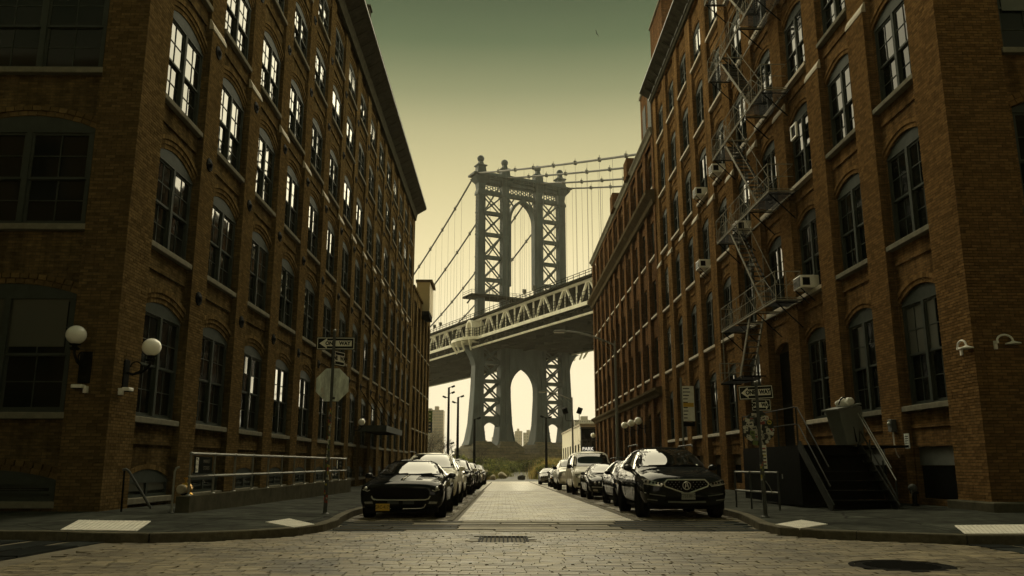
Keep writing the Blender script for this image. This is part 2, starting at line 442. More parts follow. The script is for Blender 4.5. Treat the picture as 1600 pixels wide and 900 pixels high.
M['sign_white'] = pbr('sign_white', (.80, .78, .68), .5, var=.15, scale=8)
M['sign_back'] = pbr('sign_back_aluminium', (.60, .64, .58), .5, metal=.0, var=.6, scale=9, rvar=.1, stretch=(1, 1, .3))
M['yellow'] = pbr('yellow_enamel', (.60, .36, .02), .45, var=.12, scale=10)
M['cream_wall'] = pbr('cream_render', (.82, .76, .60), .8, var=.1, scale=.8)
M['tan_box'] = pbr('tan_cladding', (.50, .42, .24), .7, var=.12, scale=.7)
M['rubber'] = pbr('tyre_rubber', (.010, .010, .0095), .8, var=.2, scale=20, spec=0)
M['chrome'] = pbr('chrome', (.78, .75, .66), .25, metal=.45, var=.05, scale=6)
M['rim'] = pbr('alloy_rim', (.34, .34, .31), .28, metal=.9, var=.1, scale=8)
M['black_trim'] = pbr('black_plastic', (.006, .006, .006), .45, var=.2, scale=20, spec=0, coat=.08, crough=.3)
M['carglass'] = glassmat('car_glass', (.008, .010, .009), 1.6, .015, .0)
M['lamp_glass'] = pbr('headlamp_lens', (.42, .41, .37), .08, metal=.55, var=.45, scale=22, coat=1)
M['amber'] = pbr('amber_lens', (.65, .26, .03), .15, var=.2, scale=20, coat=1)
def paint(name, col, metal=0.0, rough=.3, coat=1.0, var=.06):
    return pbr('car_paint_' + name, col, rough, metal=metal, var=var, scale=3, coat=coat * .35, spec=0)
M['p_black'] = paint('black', (.010, .011, .011), rough=.25)
M['p_black2'] = paint('charcoal', (.016, .018, .018), rough=.28)
M['p_white'] = paint('white', (.84, .80, .68))
M['p_white2'] = paint('off_white', (.70, .66, .54))
M['p_silver'] = paint('silver', (.36, .35, .31), metal=.6)
M['p_grey'] = paint('grey', (.10, .10, .095), metal=.4)
M['p_navy'] = paint('navy', (.014, .018, .024))
M['p_beige'] = paint('beige', (.45, .38, .25))
M['stripe'] = pbr('grey_stripe', (.060, .068, .072), .35, var=.08, scale=4, coat=.1, spec=.1)

def G(y):
    """height of the road at distance y: it falls gently towards the river"""
    if y < 0: return 0.0
    if y < 110: return -0.0095 * y
    return -1.045
# ------------------------------------------------------------------ ground, water, road
def strip(name, x0, x1, ys, dz, mat, parent=None, kind='structure'):
    b = MB()
    for a, c in zip(ys[:-1], ys[1:]):
        b.quad((x0, a, G(a) + dz), (x1, a, G(a) + dz), (x1, c, G(c) + dz), (x0, c, G(c) + dz))
    o = b.build(name, mat, parent, recalc=False)
    if kind and not parent: o['kind'] = kind
    return o

strip('ground', -1500, 1500, [-300, -60, 0, 60, 110, 285], -0.14, M['earth'])
M['water'] = pbr('river_water', (.09, .10, .075), .12, var=.2, scale=.05, bump=.25, bscale=.8)
b = MB(); b.quad((-1500, 285, -6), (1500, 285, -6), (1500, 800, -6), (-1500, 800, -6)); b.quad((-1500, 285, -1.18), (1500, 285, -1.18), (1500, 285.01, -6), (-1500, 285.01, -6))
o = b.build('river_water', M['water'], recalc=False); o['kind'] = 'structure'
b = MB(); b.quad((-3000, 800, -4), (3000, 800, -4), (3000, 7000, -4), (-3000, 7000, -4)); b.quad((-3000, 800, -4), (3000, 800, -4), (3000, 799.9, -7), (-3000, 799.9, -7))
o = b.build('far_shore', M['earth'], recalc=False); o['kind'] = 'structure'

KL = [(-60, 13.5), (-8.0, 13.46), (-7.2, 13.42), (-6.2, 13.1), (-5.3, 12.9), (-4.6, 13.15), (-3.95, 13.6), (-3.4, 14.3), (-3.18, 15.2), (-3.2, 16.6), (-3.4, 18.4), (-3.57, 20.5), (-3.57, 94.5)]
KR = [(60, 12.9), (9.4, 12.7), (7.8, 12.42), (6.8, 12.45), (5.9, 12.95), (5.1, 13.5), (4.66, 14.3), (4.7, 15.6), (5.0, 17.2), (5.3, 19.0), (5.47, 20.8), (5.47, 94.5)]
XL, XR, YC = -8.2, 10.1, 17.4
PL = KL + [(XL, 94.5), (XL, YC), (-60, YC)]
PR = KR + [(XR, 94.5), (XR, YC), (60, YC)]
def seg_d(p, a, b):
    ax, ay = a; bx, by = b; px, py = p
    dx, dy = bx - ax, by - ay
    t = max(0, min(1, ((px - ax) * dx + (py - ay) * dy) / (dx * dx + dy * dy)))
    return math.hypot(px - ax - t * dx, py - ay - t * dy)
def kerb_d(x, y):
    K = KL if x < 1 else KR
    return min(seg_d((x, y), a, b) for a, b in zip(K[:-1], K[1:]))
def swz(x, y):
    """height of the pavement surface"""
    return G(y) + 0.125 + 0.14 * min(1.0, kerb_d(x, y) / 4.3)
def inside(P, x, y):
    r = False; j = len(P) - 1
    for i in range(len(P)):
        if (P[i][1] > y) != (P[j][1] > y) and x < (P[j][0] - P[i][0]) * (y - P[i][1]) / (P[j][1] - P[i][1]) + P[i][0]: r = not r
        j = i
    return r

road = strip('street_road', -60, 60, [-40, 0, 13.6], -0.012, M['bed'])
b = MB()
for a, c in ((13.6, 20), (20, 48.2)):
    b.quad((-3.75, a, G(a) - .012), (5.65, a, G(a) - .024), (5.65, c, G(c) - .012), (-3.75, c, G(c) - .012))
o = b.build('road_bed', M['bed'], road, recalc=False)
b = MB()
for a, c in ((48.2, 70), (70, 95)):
    b.quad((-3.75, a, G(a) - .004), (5.65, a, G(a) - .004), (5.65, c, G(c) - .004), (-3.75, c, G(c) - .004))
b.build('far_setts', M['sett_far'], road, recalc=False)
# the lower side street and the asphalt drive that bends away through the park
b = MB()
b.quad((-90, 95, G(95) - .01), (90, 95, G(95) - .01), (90, 104, G(104) - .01), (-90, 104, G(104) - .01))
pts = [(-2.2, 6.6, 104), (-1.0, 7.6, 118), (-.2, 8.6, 135), (1.2, 9.6, 155), (3.4, 10.6, 185), (6.5, 12.5, 220), (11, 16, 255)]
for (a0, a1, ya), (c0, c1, yc) in zip(pts[:-1], pts[1:]):
    b.quad((a0, ya, G(ya) - .006), (a1, ya, G(ya) - .006), (c1, yc, G(yc) - .006), (c0, yc, G(yc) - .006))
o = b.build('park_road', M['asphalt'], recalc=False); o['kind'] = 'structure'

# ---- granite setts, each a block with a worn bevelled top
def sett_geo(mb, x, y, l, w, z, tx, ty, yaw=0.0, h=.045):
    tx_, ty_ = .003, .010
    cs, sn = math.cos(yaw), math.sin(yaw)
    P = []
    for k, (hl, hw) in enumerate(((l / 2, w / 2), (l / 2 - tx_, w / 2 - ty_))):
        for sx, sy in ((-1, -1), (1, -1), (1, 1), (-1, 1)):
            px, py = sx * hl + random.uniform(-.003, .003), sy * hw + random.uniform(-.003, .003)
            zz = z + (0 if k else -h) + (px * tx + py * ty if k else 0)
            P.append((x + px * cs - py * sn, y + px * sn + py * cs, zz))
    mb.add(P, [(4, 5, 6, 7), (0, 1, 5, 4), (1, 2, 6, 5), (2, 3, 7, 6), (3, 0, 4, 7)])

SLAB_L = (-8.5, -5.65, 6.0, 13.3)     # crossing over the left arm of the side street
SLAB_R = (6.75, 9.3, 6.0, 12.4)
def in_box(x, y, bx, m=0.0): return bx[0] - m < x < bx[1] + m and bx[2] - m < y < bx[3] + m
setts = []
y = 7.6
while y < 15.1:
    w = random.uniform(.112, .142); x = -13 + random.uniform(0, .3)
    while x < 14.5:
        l = random.uniform(.19, .30); cx, cy = x + l / 2, y + w / 2
        x += l + random.choice((.004,) * 8 + (.006,) * 4 + (.016, .03))
        if inside(PL, cx, cy + .1) or inside(PR, cx, cy + .1) or in_box(cx, cy, SLAB_L, .05) or in_box(cx, cy, SLAB_R, .05): continue
        if abs(cx - .02) < .45 and 12.85 < cy < 14.1: continue          # the drain
        if (cx - 4.5) ** 2 + (cy - 9.68) ** 2 < .56 ** 2: continue       # the manhole
        if abs(cx) > .66 * cy + .6: continue
        setts.append((cx, cy, l, w))
    y += w + .009
vis = [s for s in setts if s[1] > 8.75 and abs(s[0] - .1) < .60 * s[1]]
vis.sort(key=lambda s: s[1] + abs(s[0]) * .02)
single = set(vis[:300])
rest = MB(); one = []
protos = []
for k in range(6):
    mb = MB(); sett_geo(mb, 0, 0, .25, .127, 0, random.uniform(-.003, .003), random.uniform(-.003, .003)); protos.append(mb.mesh('sett', M['sett'], recalc=False))
for s in setts:
    cx, cy, l, w = s
    z = G(cy) + random.gauss(0, .0008); yaw = random.gauss(0, .006)
    if s in single:
        inst('sett', random.choice(protos), road, (cx, cy, z), (random.gauss(0, .003), random.gauss(0, .003), yaw), (l / .25, w / .127, 1))
    else:
        sett_geo(rest, cx, cy, l, w, z, random.gauss(0, .004), random.gauss(0, .004), yaw)
o = rest.build('setts', M['sett'], road, recalc=False); o['kind'] = 'stuff'

lane, side = MB(), MB()
y = 18.55; rw = 0
while y < 48.1:
    w = .128; rw += 1; x = -.98 - (.125 if rw % 2 else 0) + random.uniform(-.03, 0)
    while x < 2.9:
        l = .246 + random.uniform(-.006, .006); cx = max(x, -.97) + (min(x + l, 2.9) - max(x, -.97)) / 2; ll = min(x + l, 2.9) - max(x, -.97)
        x += l + .0025
        if ll > .05: sett_geo(lane, cx, y + w / 2, ll, w, G(y) + random.gauss(0, .0005), random.gauss(0, .002), random.gauss(0, .002))
    y += w + .009
y = 18.4
while y < 48.1:
    w = random.uniform(.11, .145)
    for x0, x1 in ((-3.52, -1.16), (3.08, 5.42)):
        x = x0 + random.uniform(0, .1)
        while x < x1:
            l = random.uniform(.18, .29)
            if x + l <= x1 + .02 and not inside(PL, x + l / 2 - .1, y) and not inside(PR, x + l / 2 + .1, y):
                sett_geo(side, x + l / 2, y + w / 2, l, w, G(y) + random.gauss(0, .006), random.gauss(0, .035), random.gauss(0, .035), random.gauss(0, .04))
            x += l + .010
    y += w + .010
o = lane.build('lane_setts', M['sett_lane'], road, recalc=False); o['kind'] = 'stuff'
o = side.build('parking_setts', M['sett'], road, recalc=False); o['kind'] = 'stuff'
for x0 in (-1.13, 2.93):
    y = 18.5
    while y < 90:
        L = random.uniform(1.5, 2.2)
        b = MB(); b.box(-.055, .055, 0, L - .02, -.05, .008); me = b.mesh('edge_stone', M['kerb'])
        inst('edge_stone', me, road, (x0, y, G(y)), (-.0095, 0, 0)); y += L
# crossing slabs, three courses between the kerbs and two short crossings on the side street
def slab(x0, x1, y0, y1, parent=road):
    b = MB(); g = .008; t = .014
    x0 += g; x1 -= g; y0 += g; y1 -= g
    P = [(x0, y0, G(y0) - .05), (x1, y0, G(y0) - .05), (x1, y1, G(y1) - .05), (x0, y1, G(y1) - .05),
         (x0 + t, y0 + t, G(y0) + .004), (x1 - t, y0 + t, G(y0) + .004), (x1 - t, y1 - t, G(y1) + .004), (x0 + t, y1 - t, G(y1) + .004)]
    dz = random.gauss(0, .004)
    b.add([(p[0], p[1], p[2] + dz) for p in P], [(4, 5, 6, 7), (0, 1, 5, 4), (1, 2, 6, 5), (2, 3, 7, 6), (3, 0, 4, 7)])
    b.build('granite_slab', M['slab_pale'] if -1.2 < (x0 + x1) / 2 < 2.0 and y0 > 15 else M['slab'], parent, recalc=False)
for y0, y1 in ((15.15, 15.66), (15.84, 16.34), (16.54, 17.02), (17.24, 17.72), (17.9, 18.36)):
    x = -3.3 + random.uniform(-.5, 0)
    while x < 5.2:
        L = random.uniform(1.1, 1.9)
        a, c = max(x, -3.16 if y0 < 17 else -3.4), min(x + L, 4.68 if y0 < 16 else 5.0)
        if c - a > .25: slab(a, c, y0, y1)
        x += L
    x = -3.1
    while x < 4.6 and y1 < 18:
        L = random.uniform(.7, 1.3); b = MB(); b.box(x + .01, min(x + L, 4.65) - .01, y1 + .035, y1 + .145, G(y1) - .04, G(y1) + .006); b.build('granite_strip', M['kerb'], road); x += L
for (x0, x1, y0, y1) in (SLAB_L, SLAB_R):
    x = x0
    while x < x1 - .3:
        y = y0 + random.uniform(-.6, 0)
        while y < y1:
            L = random.uniform(1.2, 2.0); a, c = max(y, y0), min(y + L, y1 - (.0 if x > -7.2 else -.1))
            if c - a > .25: slab(x, x + .52, a, c)
            y += L
        x += .66

# ---- pavements: a bed, concrete flags as parts, granite kerb stones as parts
def pavement(name, K, P, side):
    bm = bmesh.new()
    bm.faces.new([bm.verts.new((x, y, 0)) for x, y in P])
    for k in range(-40, 44):
        g = bm.verts[:] + bm.edges[:] + bm.faces[:]
        xx = (XL if side < 0 else XR) - side * 0 + k * 1.52
        if -62 < xx < 62: bmesh.ops.bisect_plane(bm, geom=g, plane_co=(xx, 0, 0), plane_no=(1, 0, 0))
    yy = 12.85
    while yy < 94:
        g = bm.verts[:] + bm.edges[:] + bm.faces[:]
        bmesh.ops.bisect_plane(bm, geom=g, plane_co=(0, yy, 0), plane_no=(0, 1, 0)); yy += 1.52
    bm.faces.ensure_lookup_table()
    base = MB(); far = MB(); flags = []
    for f in bm.faces:
        pts = [(v.co.x, v.co.y) for v in f.verts]
        base.poly([(x, y, swz(x, y) - .022) for x, y in pts])
        c = f.calc_center_median()
        if f.calc_area() < .02: continue
        ins = []
        for x, y in pts:
            dx, dy = c.x - x, c.y - y; d = math.hypot(dx, dy); k = min(.010 / max(d, .02), .3)
            ins.append((x + dx * k, y + dy * k))
        dz = random.gauss(0, .002)
        top = [(x, y, swz(x, y) + dz) for x, y in ins]; bot = [(x, y, swz(x, y) - .03) for x, y in ins]
        n = len(ins); F = [tuple(range(n))] + [(i, n + i, n + (i + 1) % n, (i + 1) % n) for i in range(n)]
        if c.y < 46 and abs(c.x) < .66 * c.y + 1: flags.append((c.copy(), top + bot, F))
        else: far.add(top + bot, F)
    bm.free()
    root = base.build(name, M['joint'], recalc=False); root['kind'] = 'structure'
    for c, P3, F in flags:
        o3 = Vector((c.x, c.y, 0)); b = MB(); b.add([Vector(p) - o3 for p in P3], F)
        b.build('paving_flag', M['concrete'], root, loc=o3, recalc=False)
    if far.f:
        o = far.build('far_flags', M['concrete'], root, recalc=False); o['kind'] = 'stuff'
    # kerb stones
    Q = [Vector((x, y)) for x, y in K]
    dense = []
    for a, c in zip(Q[:-1], Q[1:]):
        n = max(1, int((c - a).length / .45))
        dense += [a + (c - a) * i / n for i in range(n)]
    dense.append(Q[-1])
    def nrm(i):
        d = (dense[min(i + 1, len(dense) - 1)] - dense[max(i - 1, 0)]).normalized()
        nn = Vector((-d.y, d.x))
        if not inside(P, *(dense[i] + nn * .12)): nn = -nn
        return nn
    i = 0
    while i < len(dense) - 1:
        j = min(i + 3, len(dense) - 1); b = MB()
        for k in range(i, j):
            a, c = dense[k], dense[k + 1]; na, nc = nrm(k), nrm(k + 1)
            if k == i: a = a + (c - a) * .03
            A2, C2 = a + na * .17, c + nc * .17
            z = lambda p, d: (p.x, p.y, G(p.y) + d)
            af, cf = a + na * .012, c + nc * .012
            b.quad(z(af, .132), z(cf, .132), z(C2, .136), z(A2, .136))
            b.quad(z(a, -.05), z(c, -.05), z(c, .116), z(a, .116)); b.quad(z(a, .116), z(c, .116), z(cf, .132), z(af, .132))
        b.build('kerb_stone', M['kerb'], root, recalc=False); i = j
    return root
pavement('pavement_left', KL, PL, -1)
pavement('pavement_right', KR, PR, 1)

# white tactile pads let into the four pavement corners
def pad(pts, label):
    b = MB(); n = 6
    q = [Vector((x, y, 0)) for x, y in pts]
    def P(u, v, dz):
        p = (q[0] * (1 - u) + q[3] * u) * (1 - v) + (q[1] * (1 - u) + q[2] * u) * v
        return (p.x, p.y, swz(p.x, p.y) + dz)
    for i in range(n):
        for j in range(n):
            b.quad(P(i / n, j / n, .012), P((i + 1) / n, j / n, .012), P((i + 1) / n, (j + 1) / n, .012), P(i / n, (j + 1) / n, .012))
    for k in range(n):
        for (u0, v0, u1, v1) in ((k / n, 0, (k + 1) / n, 0), (k / n, 1, (k + 1) / n, 1), (0, k / n, 0, (k + 1) / n), (1, k / n, 1, (k + 1) / n)):
            b.quad(P(u0, v0, -.02), P(u1, v1, -.02), P(u1, v1, .012), P(u0, v0, .012))
    o = b.build('tactile_pad', M['white_pad'])
    d = MB(); L1 = (q[1] - q[0]).length; L2 = (q[3] - q[0]).length; n1, n2 = max(3, int(L1 / .085)), max(3, int(L2 / .085))
    for i in range(n2):
        for j in range(n1):
            c = P((i + .5) / n2, (j + .5) / n1, .0122); d.lathe([(.016, 0), (.013, .004), (.006, .0055)], c, 6)
    dm = d.build('domes', M['white_pad'], o); dm['kind'] = 'stuff'
    tag(o, label, 'tactile pad', 'white pads at the pavement corners')
pad([(-6.99, 13.62), (-7.57, 15.34), (-6.16, 15.04), (-5.66, 13.32)], 'large white pad on the pavement below the two globe lamps at the corner')
pad([(-4.2, 15.2), (-4.08, 16.39), (-3.30, 15.05), (-3.46, 14.25)], 'small white diamond pad on the pavement beside the sticker-covered post with the blank octagon')
pad([(4.78, 14.9), (5.57, 15.84), (5.56, 14.54), (4.86, 13.92)], 'small white diamond pad on the pavement by the dark car with the five-sided grille')
pad([(7.38, 13.86), (6.86, 12.62), (8.1, 12.62), (8.9, 14.1)], 'wide white pad on the pavement in front of the long concrete ledge')

# storm drain and manhole
r = empty('storm_drain', (.02, 13.46, G(13.46)))
tag(r, 'slotted iron storm drain grate sunk in the paving of the crossing', 'drain grate')
b = MB(); b.box(-.40, .40, -.58, .60, -.05, -.035); b.build('pit', M['joint'], r)
b = MB()
for x in (-.39, .355): b.box(x, x + .035, -.58, .6, -.03, .004)
for y in (-.58, .56): b.box(-.355, .355, y, y + .04, -.03, .003)
b.build('rim', M['castiron'], r)
for k in range(11):
    b = MB(); b.box(-.012, .012, -.54, .56, -.03, .0015); b.build('grate_bar', M['castiron'], r, loc=(-.33 + k * .066, 0, 0))
r = empty('manhole_cover', (4.5, 9.68, G(9.68)), 0)
tag(r, 'round black iron manhole cover set in the cobbles', 'manhole cover')
b = MB(); b.lathe([(.56, -.04), (.56, .003), (.50, .005), (.495, -.01)], n=40); b.build('rim', M['castiron'], r, smooth=True)
b = MB(); b.lathe([(.488, -.03), (.488, .001), (.44, .004)], n=40)
for k in range(9):
    hw = math.sqrt(max(0, .4 ** 2 - (-.36 + k * .09) ** 2)); b.box(-hw, hw, -.36 + k * .09 - .018, -.36 + k * .09 + .018, .002, .010)
b.build('lid', M['castiron'], r)
# ------------------------------------------------------------------ brick warehouses
WIN = {}
def arch_pts(w, zp, zk, n=8):
    """segmental arch from (-w/2, zp) up to zk and down to (w/2, zp)"""
    h = zk - zp; c = w / 2
    if h < .02: return [(-c, zp), (c, zp)]
    rad = (c * c + h * h) / (2 * h); zc = zk - rad
    a0 = math.asin(c / rad)
    return [(rad * math.sin(-a0 + 2 * a0 * i / n), zc + rad * math.cos(-a0 + 2 * a0 * i / n)) for i in range(n + 1)]

def window_meshes(w, hp, hk, fm, n_units=2, pale_head=False, rings=3):
    """meshes of one window, origin at the middle of the sill line in the plane of the glass; the street is at -y"""
    key = (round(w, 2), round(hp, 2), round(hk, 2), fm.name, n_units, rings)
    if key in WIN: return WIN[key]
    d = {}
    A = arch_pts(w, hp, hk)
    head = hp - .10
    fr = MB()
    fr.box(-w / 2, -w / 2 + .075, -.07, .06, .0, head); fr.box(w / 2 - .075, w / 2, -.07, .06, .0, head)
    fr.box(-w / 2 + .075, w / 2 - .075, -.07, .06, .0, .06)
    inner = w - .15; mull = .12; uw = (inner - mull * (n_units - 1)) / n_units
    for k in range(n_units - 1):
        x = -w / 2 + .075 + (k + 1) * uw + k * mull; fr.box(x, x + mull, -.085, .06, .06, head)
    # arched board over the sashes
    pts = [(-w / 2, -.06, head), (w / 2, -.06, head)] + [(x, -.06, z) for x, z in reversed(A)]
    fr.poly(pts)
    fr.box(-w / 2, w / 2, -.085, -.055, head - .01, head + .05)
    d['frame'] = fr.mesh('window', fm)
    mid = head * .50
    sash = []; panes = []
    for k in range(n_units):
        xc = -w / 2 + .075 + uw / 2 + k * (uw + mull)
        for (z0, z1, yy) in ((mid - .02, head - .01, -.03), (.06, mid + .02, .015)):
            sash.append((xc, yy, z0, z1, uw))
            ow, oz = uw - .11, (z1 - z0) - .11
            for i in range(2):
                for j in range(2):
                    panes.append((xc - ow / 2 + (i + .5) * ow / 2, yy + .004, z0 + .055 + (j + .5) * oz / 2, ow / 2, oz / 2))
    d['sash'] = sash; d['panes'] = panes
    sb = MB()
    for (xc, yy, z0, z1, uw_) in sash:
        h = uw_ / 2
        sb.box(xc - h, xc - h + .055, yy - .022, yy + .022, z0, z1); sb.box(xc + h - .055, xc + h, yy - .022, yy + .022, z0, z1)
        sb.box(xc - h + .055, xc + h - .055, yy - .021, yy + .021, z0, z0 + .055); sb.box(xc - h + .055, xc + h - .055, yy - .021, yy + .021, z1 - .055, z1)
        sb.box(xc - .012, xc + .012, yy - .014, yy + .016, z0 + .055, z1 - .055)
        zz = (z0 + z1) / 2; sb.box(xc - h + .055, xc - .012, yy - .0135, yy + .0155, zz - .012, zz + .012); sb.box(xc + .012, xc + h - .055, yy - .0135, yy + .0155, zz - .012, zz + .012)
    d['sashmesh'] = sb.mesh('sash_set', fm)
    pm = {}
    gl = MB()
    for (x, y, z, pw, ph) in panes:
        k2 = (round(pw, 3), round(ph, 3))
        if k2 not in pm:
            b = MB(); b.box(-pw / 2, pw / 2, -.003, .003, -ph / 2, ph / 2); pm[k2] = b.mesh('pane', M['glass'])
        tx, tz = random.gauss(0, .006), random.gauss(0, .006)
        gl.add([(x - pw / 2, y + (-pw * tx - ph * tz) / 2, z - ph / 2), (x + pw / 2, y + (pw * tx - ph * tz) / 2, z - ph / 2),
                (x + pw / 2, y + (pw * tx + ph * tz) / 2, z + ph / 2), (x - pw / 2, y + (-pw * tx + ph * tz) / 2, z + ph / 2)], [(0, 1, 2, 3)])
    d['panemesh'] = pm
    d['glazing'] = gl.mesh('glazing', M['glass'], recalc=False)
    WIN[key] = d
    return d

ARCH = {}
def arch_mesh(w, rise, rings, mat, proud=.03):
    key = (round(w, 2), round(rise, 2), rings, mat.name)
    if key in ARCH: return ARCH[key]
    h = max(rise, .04); c = w / 2; rad = (c * c + h * h) / (2 * h); a0 = math.asin(c / rad)
    b = MB()
    for k in range(rings):
        r0 = rad + k * .118 + .004; r1 = r0 + .110; n = 15 + k
        for i in range(n):
            t0 = -a0 * 1.03 + 2.06 * a0 * i / n + .0025; t1 = -a0 * 1.03 + 2.06 * a0 * (i + 1) / n - .0025
            P = []
            for y in (.05, -.01 - proud * (k + .4)):
                for t, r_ in ((t0, r0), (t1, r0), (t1, r1), (t0, r1)): P.append((r_ * math.sin(t), y, h - rad + r_ * math.cos(t)))
            b.add(P, [(4, 5, 6, 7), (0, 1, 5, 4), (1, 2, 6, 5), (2, 3, 7, 6), (3, 0, 4, 7)])
    me = b.mesh('brick_arch', mat, recalc=False)
    ARCH[key] = me
    return me

class Facade:
    """one street wall: u along the wall, v up, n outward.  O origin, U unit along, N unit outward"""
    def __init__(s, root, O, U, N, brick, brick_one, fm, pane_budget=0):
        s.root = root; s.O = Vector(O); s.U = Vector(U); s.N = Vector(N); s.brick = brick; s.one = brick_one; s.fm = fm
        s.wall = MB(); s.mort = MB(); s.glass = None; s.rot = math.atan2(N[1], N[0]) + math.pi / 2; s.budget = pane_budget; s.bricks = []
    def P(s, u, v, n=0.0):
        p = s.O + s.U * u + s.N * n; return (p.x, p.y, p.z + v)
    def rect(s, mb, u0, u1, v0, v1, n): mb.quad(s.P(u0, v0, n), s.P(u1, v0, n), s.P(u1, v1, n), s.P(u0, v1, n))
    def fbox(s, mb, u0, u1, v0, v1, n0, n1):
        c = [s.P(u, v, n) for n in (n0, n1) for u, v in ((u0, v0), (u1, v0), (u1, v1), (u0, v1))]
        mb.add(c, [(0, 3, 2, 1), (4, 5, 6, 7), (0, 1, 5, 4), (1, 2, 6, 5), (2, 3, 7, 6), (3, 0, 4, 7)])
    def lay(s, u0, u1, v0, v1, n, nd=None, axis='u'):
        """courses of single bricks on a flat piece of wall"""
        row = 0; v = v0
        while v < v1 - .03:
            vt = min(v + .057, v1)
            u = u0 - (random.choice((.0, .1065)) if row % 6 == 5 else (.1065 if row % 2 else 0))
            while u < u1 - .01:
                ub = min(u + .203, u1); ua = max(u, u0)
                if ub - ua > .02: s.bricks.append((ua, ub, v, vt, n, axis))
                u += .213
            v += .067; row += 1
    def lay_side(s, u, n0, n1, v0, v1, sgn): s.bricks_side = None
    def flush(s, near_n, near_of):
        """the nearest bricks as parts, the rest joined"""
        def geo(mb, bk, o=None):
            ua, ub, va, vb, n, ax = bk
            j = .002; pr = n + .009 + random.uniform(-.003, .003)
            back = n - .002
            P = [s.P(ua, va, back), s.P(ub, va, back), s.P(ub, vb, back), s.P(ua, vb, back),
                 s.P(ua + j, va + j, pr), s.P(ub - j, va + j, pr), s.P(ub - j, vb - j, pr), s.P(ua + j, vb - j, pr)]
            if o is not None: P = [Vector(p) - o for p in P]
            mb.add(P, [(4, 5, 6, 7), (0, 1, 5, 4), (1, 2, 6, 5), (2, 3, 7, 6), (3, 0, 4, 7)])
        s.bricks.sort(key=near_of)
        cache = {}
        rr = s.root.matrix_world.translation if False else s.root.location
        for bk in s.bricks[:near_n]:
            ua, ub, va, vb, n, ax = bk
            k = (round(ub - ua, 3), round(vb - va, 3), random.randrange(3))
            c = Vector(s.P((ua + ub) / 2, (va + vb) / 2, n))
            if k not in cache:
                mb = MB(); geo(mb, bk, c); cache[k] = mb.mesh('brick', s.one, recalc=False)
            inst('brick', cache[k], s.root, c - rr)
        if len(s.bricks) > near_n:
            mb = MB()
            for bk in s.bricks[near_n:]: geo(mb, bk, rr)
            o = mb.build('bricks', s.one, s.root, recalc=False); o['kind'] = 'stuff'
    def finish(s, name='wall'):
        rr = s.root.location
        s.wall.mi = 1; s.wall.add(s.mort.v, s.mort.f)
        o = s.wall.build(name, [s.brick, M['mortar']], s.root, recalc=False)
        o.location = -rr                      # mesh kept in world space so that the bonds line up
    def window(s, u, v, w, hp, hk, n, detail, rings=3, pale=(), dull=False, sill=True, sill_out=.34, arch_n=None, n_units=2, arch=True, sill_mat=None):
        rr = s.root.location
        d = window_meshes(w, hp, hk, s.fm, n_units)
        p = Vector(s.P(u, v, n)) - rr
        win = inst('window', d['frame'], s.root, p, (0, 0, s.rot))
        inst('sash', d['sashmesh'], win)
        if detail and s.budget >= len(d['panes']):
            for i, (x, y, z, pw, ph) in enumerate(d['panes']):
                o = inst('pane', d['panemesh'][(round(pw, 3), round(ph, 3))], win, (x, y, z), (random.gauss(0, .005), 0, random.gauss(0, .005)))
                if i in pale or dull or s.glass:
                    o.material_slots[0].link = 'OBJECT'; o.material_slots[0].material = M['blind'] if i in pale else M['glass_dull'] if dull else s.glass
            s.budget -= len(d['panes'])
        else:
            o = inst('glazing', d['glazing'], win, (0, 0, 0), (random.gauss(0, .006), 0, random.gauss(0, .006)))
            if random.random() < .10:
                b = MB(); hh = hp * random.uniform(.2, .55); b.box(-w / 2 + .16, w / 2 - .16, -.052, -.0475, hp - .12 - hh, hp - .12); b.build('roller_blind', M['blind'], win)
            if dull or s.glass: o.material_slots[0].link = 'OBJECT'; o.material_slots[0].material = M['glass_dull'] if dull else s.glass
        if sill:
            k = ('sill', round(w, 2), round(sill_out, 2), (sill_mat or M['stone']).name)
            if k not in WIN:
                b = MB(); b.box(-w / 2 - .11, w / 2 + .11, -sill_out, .02, -.14, -.002); me = bevelled(b.mesh('sill', sill_mat or M['stone']), .012, 1); WIN[k] = me
            inst('sill', WIN[k], win)
        if arch:
            inst('brick_arch', arch_mesh(w, hk - hp, rings, s.one), win, (0, -(arch_n - n), hp))
        return win
    def bay(s, u0, u1, w, floors, vb, vt, nr, ng, mb=None):
        """recessed panel u0..u1 from vb to vt with an arched opening of width w on every floor; nr recess plane, ng glass plane"""
        mb = mb or s.wall
        uc = (u0 + u1) / 2; a, c = uc - w / 2, uc + w / 2
        if a - u0 > .002: s.rect(mb, u0, a, vb, vt, nr); s.rect(mb, c, u1, vb, vt, nr)
        low = [(a, vb), (c, vb)]
        for (zs, zp, zk) in floors:
            top = [(a, zs), (c, zs)]
            s._fill(mb, low, zs, nr, a, c)
            A = [(uc + x, z) for x, z in arch_pts(w, zp, zk)]
            # reveals
            mb.quad(s.P(a, zs, nr), s.P(a, zs, ng - .1), s.P(a, zp, ng - .1), s.P(a, zp, nr)); mb.quad(s.P(c, zs, nr), s.P(c, zs, ng - .1), s.P(c, zp, ng - .1), s.P(c, zp, nr))
            for (x0, z0), (x1, z1) in zip(A[:-1], A[1:]): mb.quad(s.P(x0, z0, nr), s.P(x1, z1, nr), s.P(x1, z1, ng - .1), s.P(x0, z0, ng - .1))
            mb.quad(s.P(a, zs, nr), s.P(c, zs, nr), s.P(c, zs, ng - .1), s.P(a, zs, ng - .1))
            # dark room behind the glass
            s.rect(s.mort, a, c, zs, zk, ng - .1)
            low = A
        s._fill(mb, low, vt, nr, a, c)
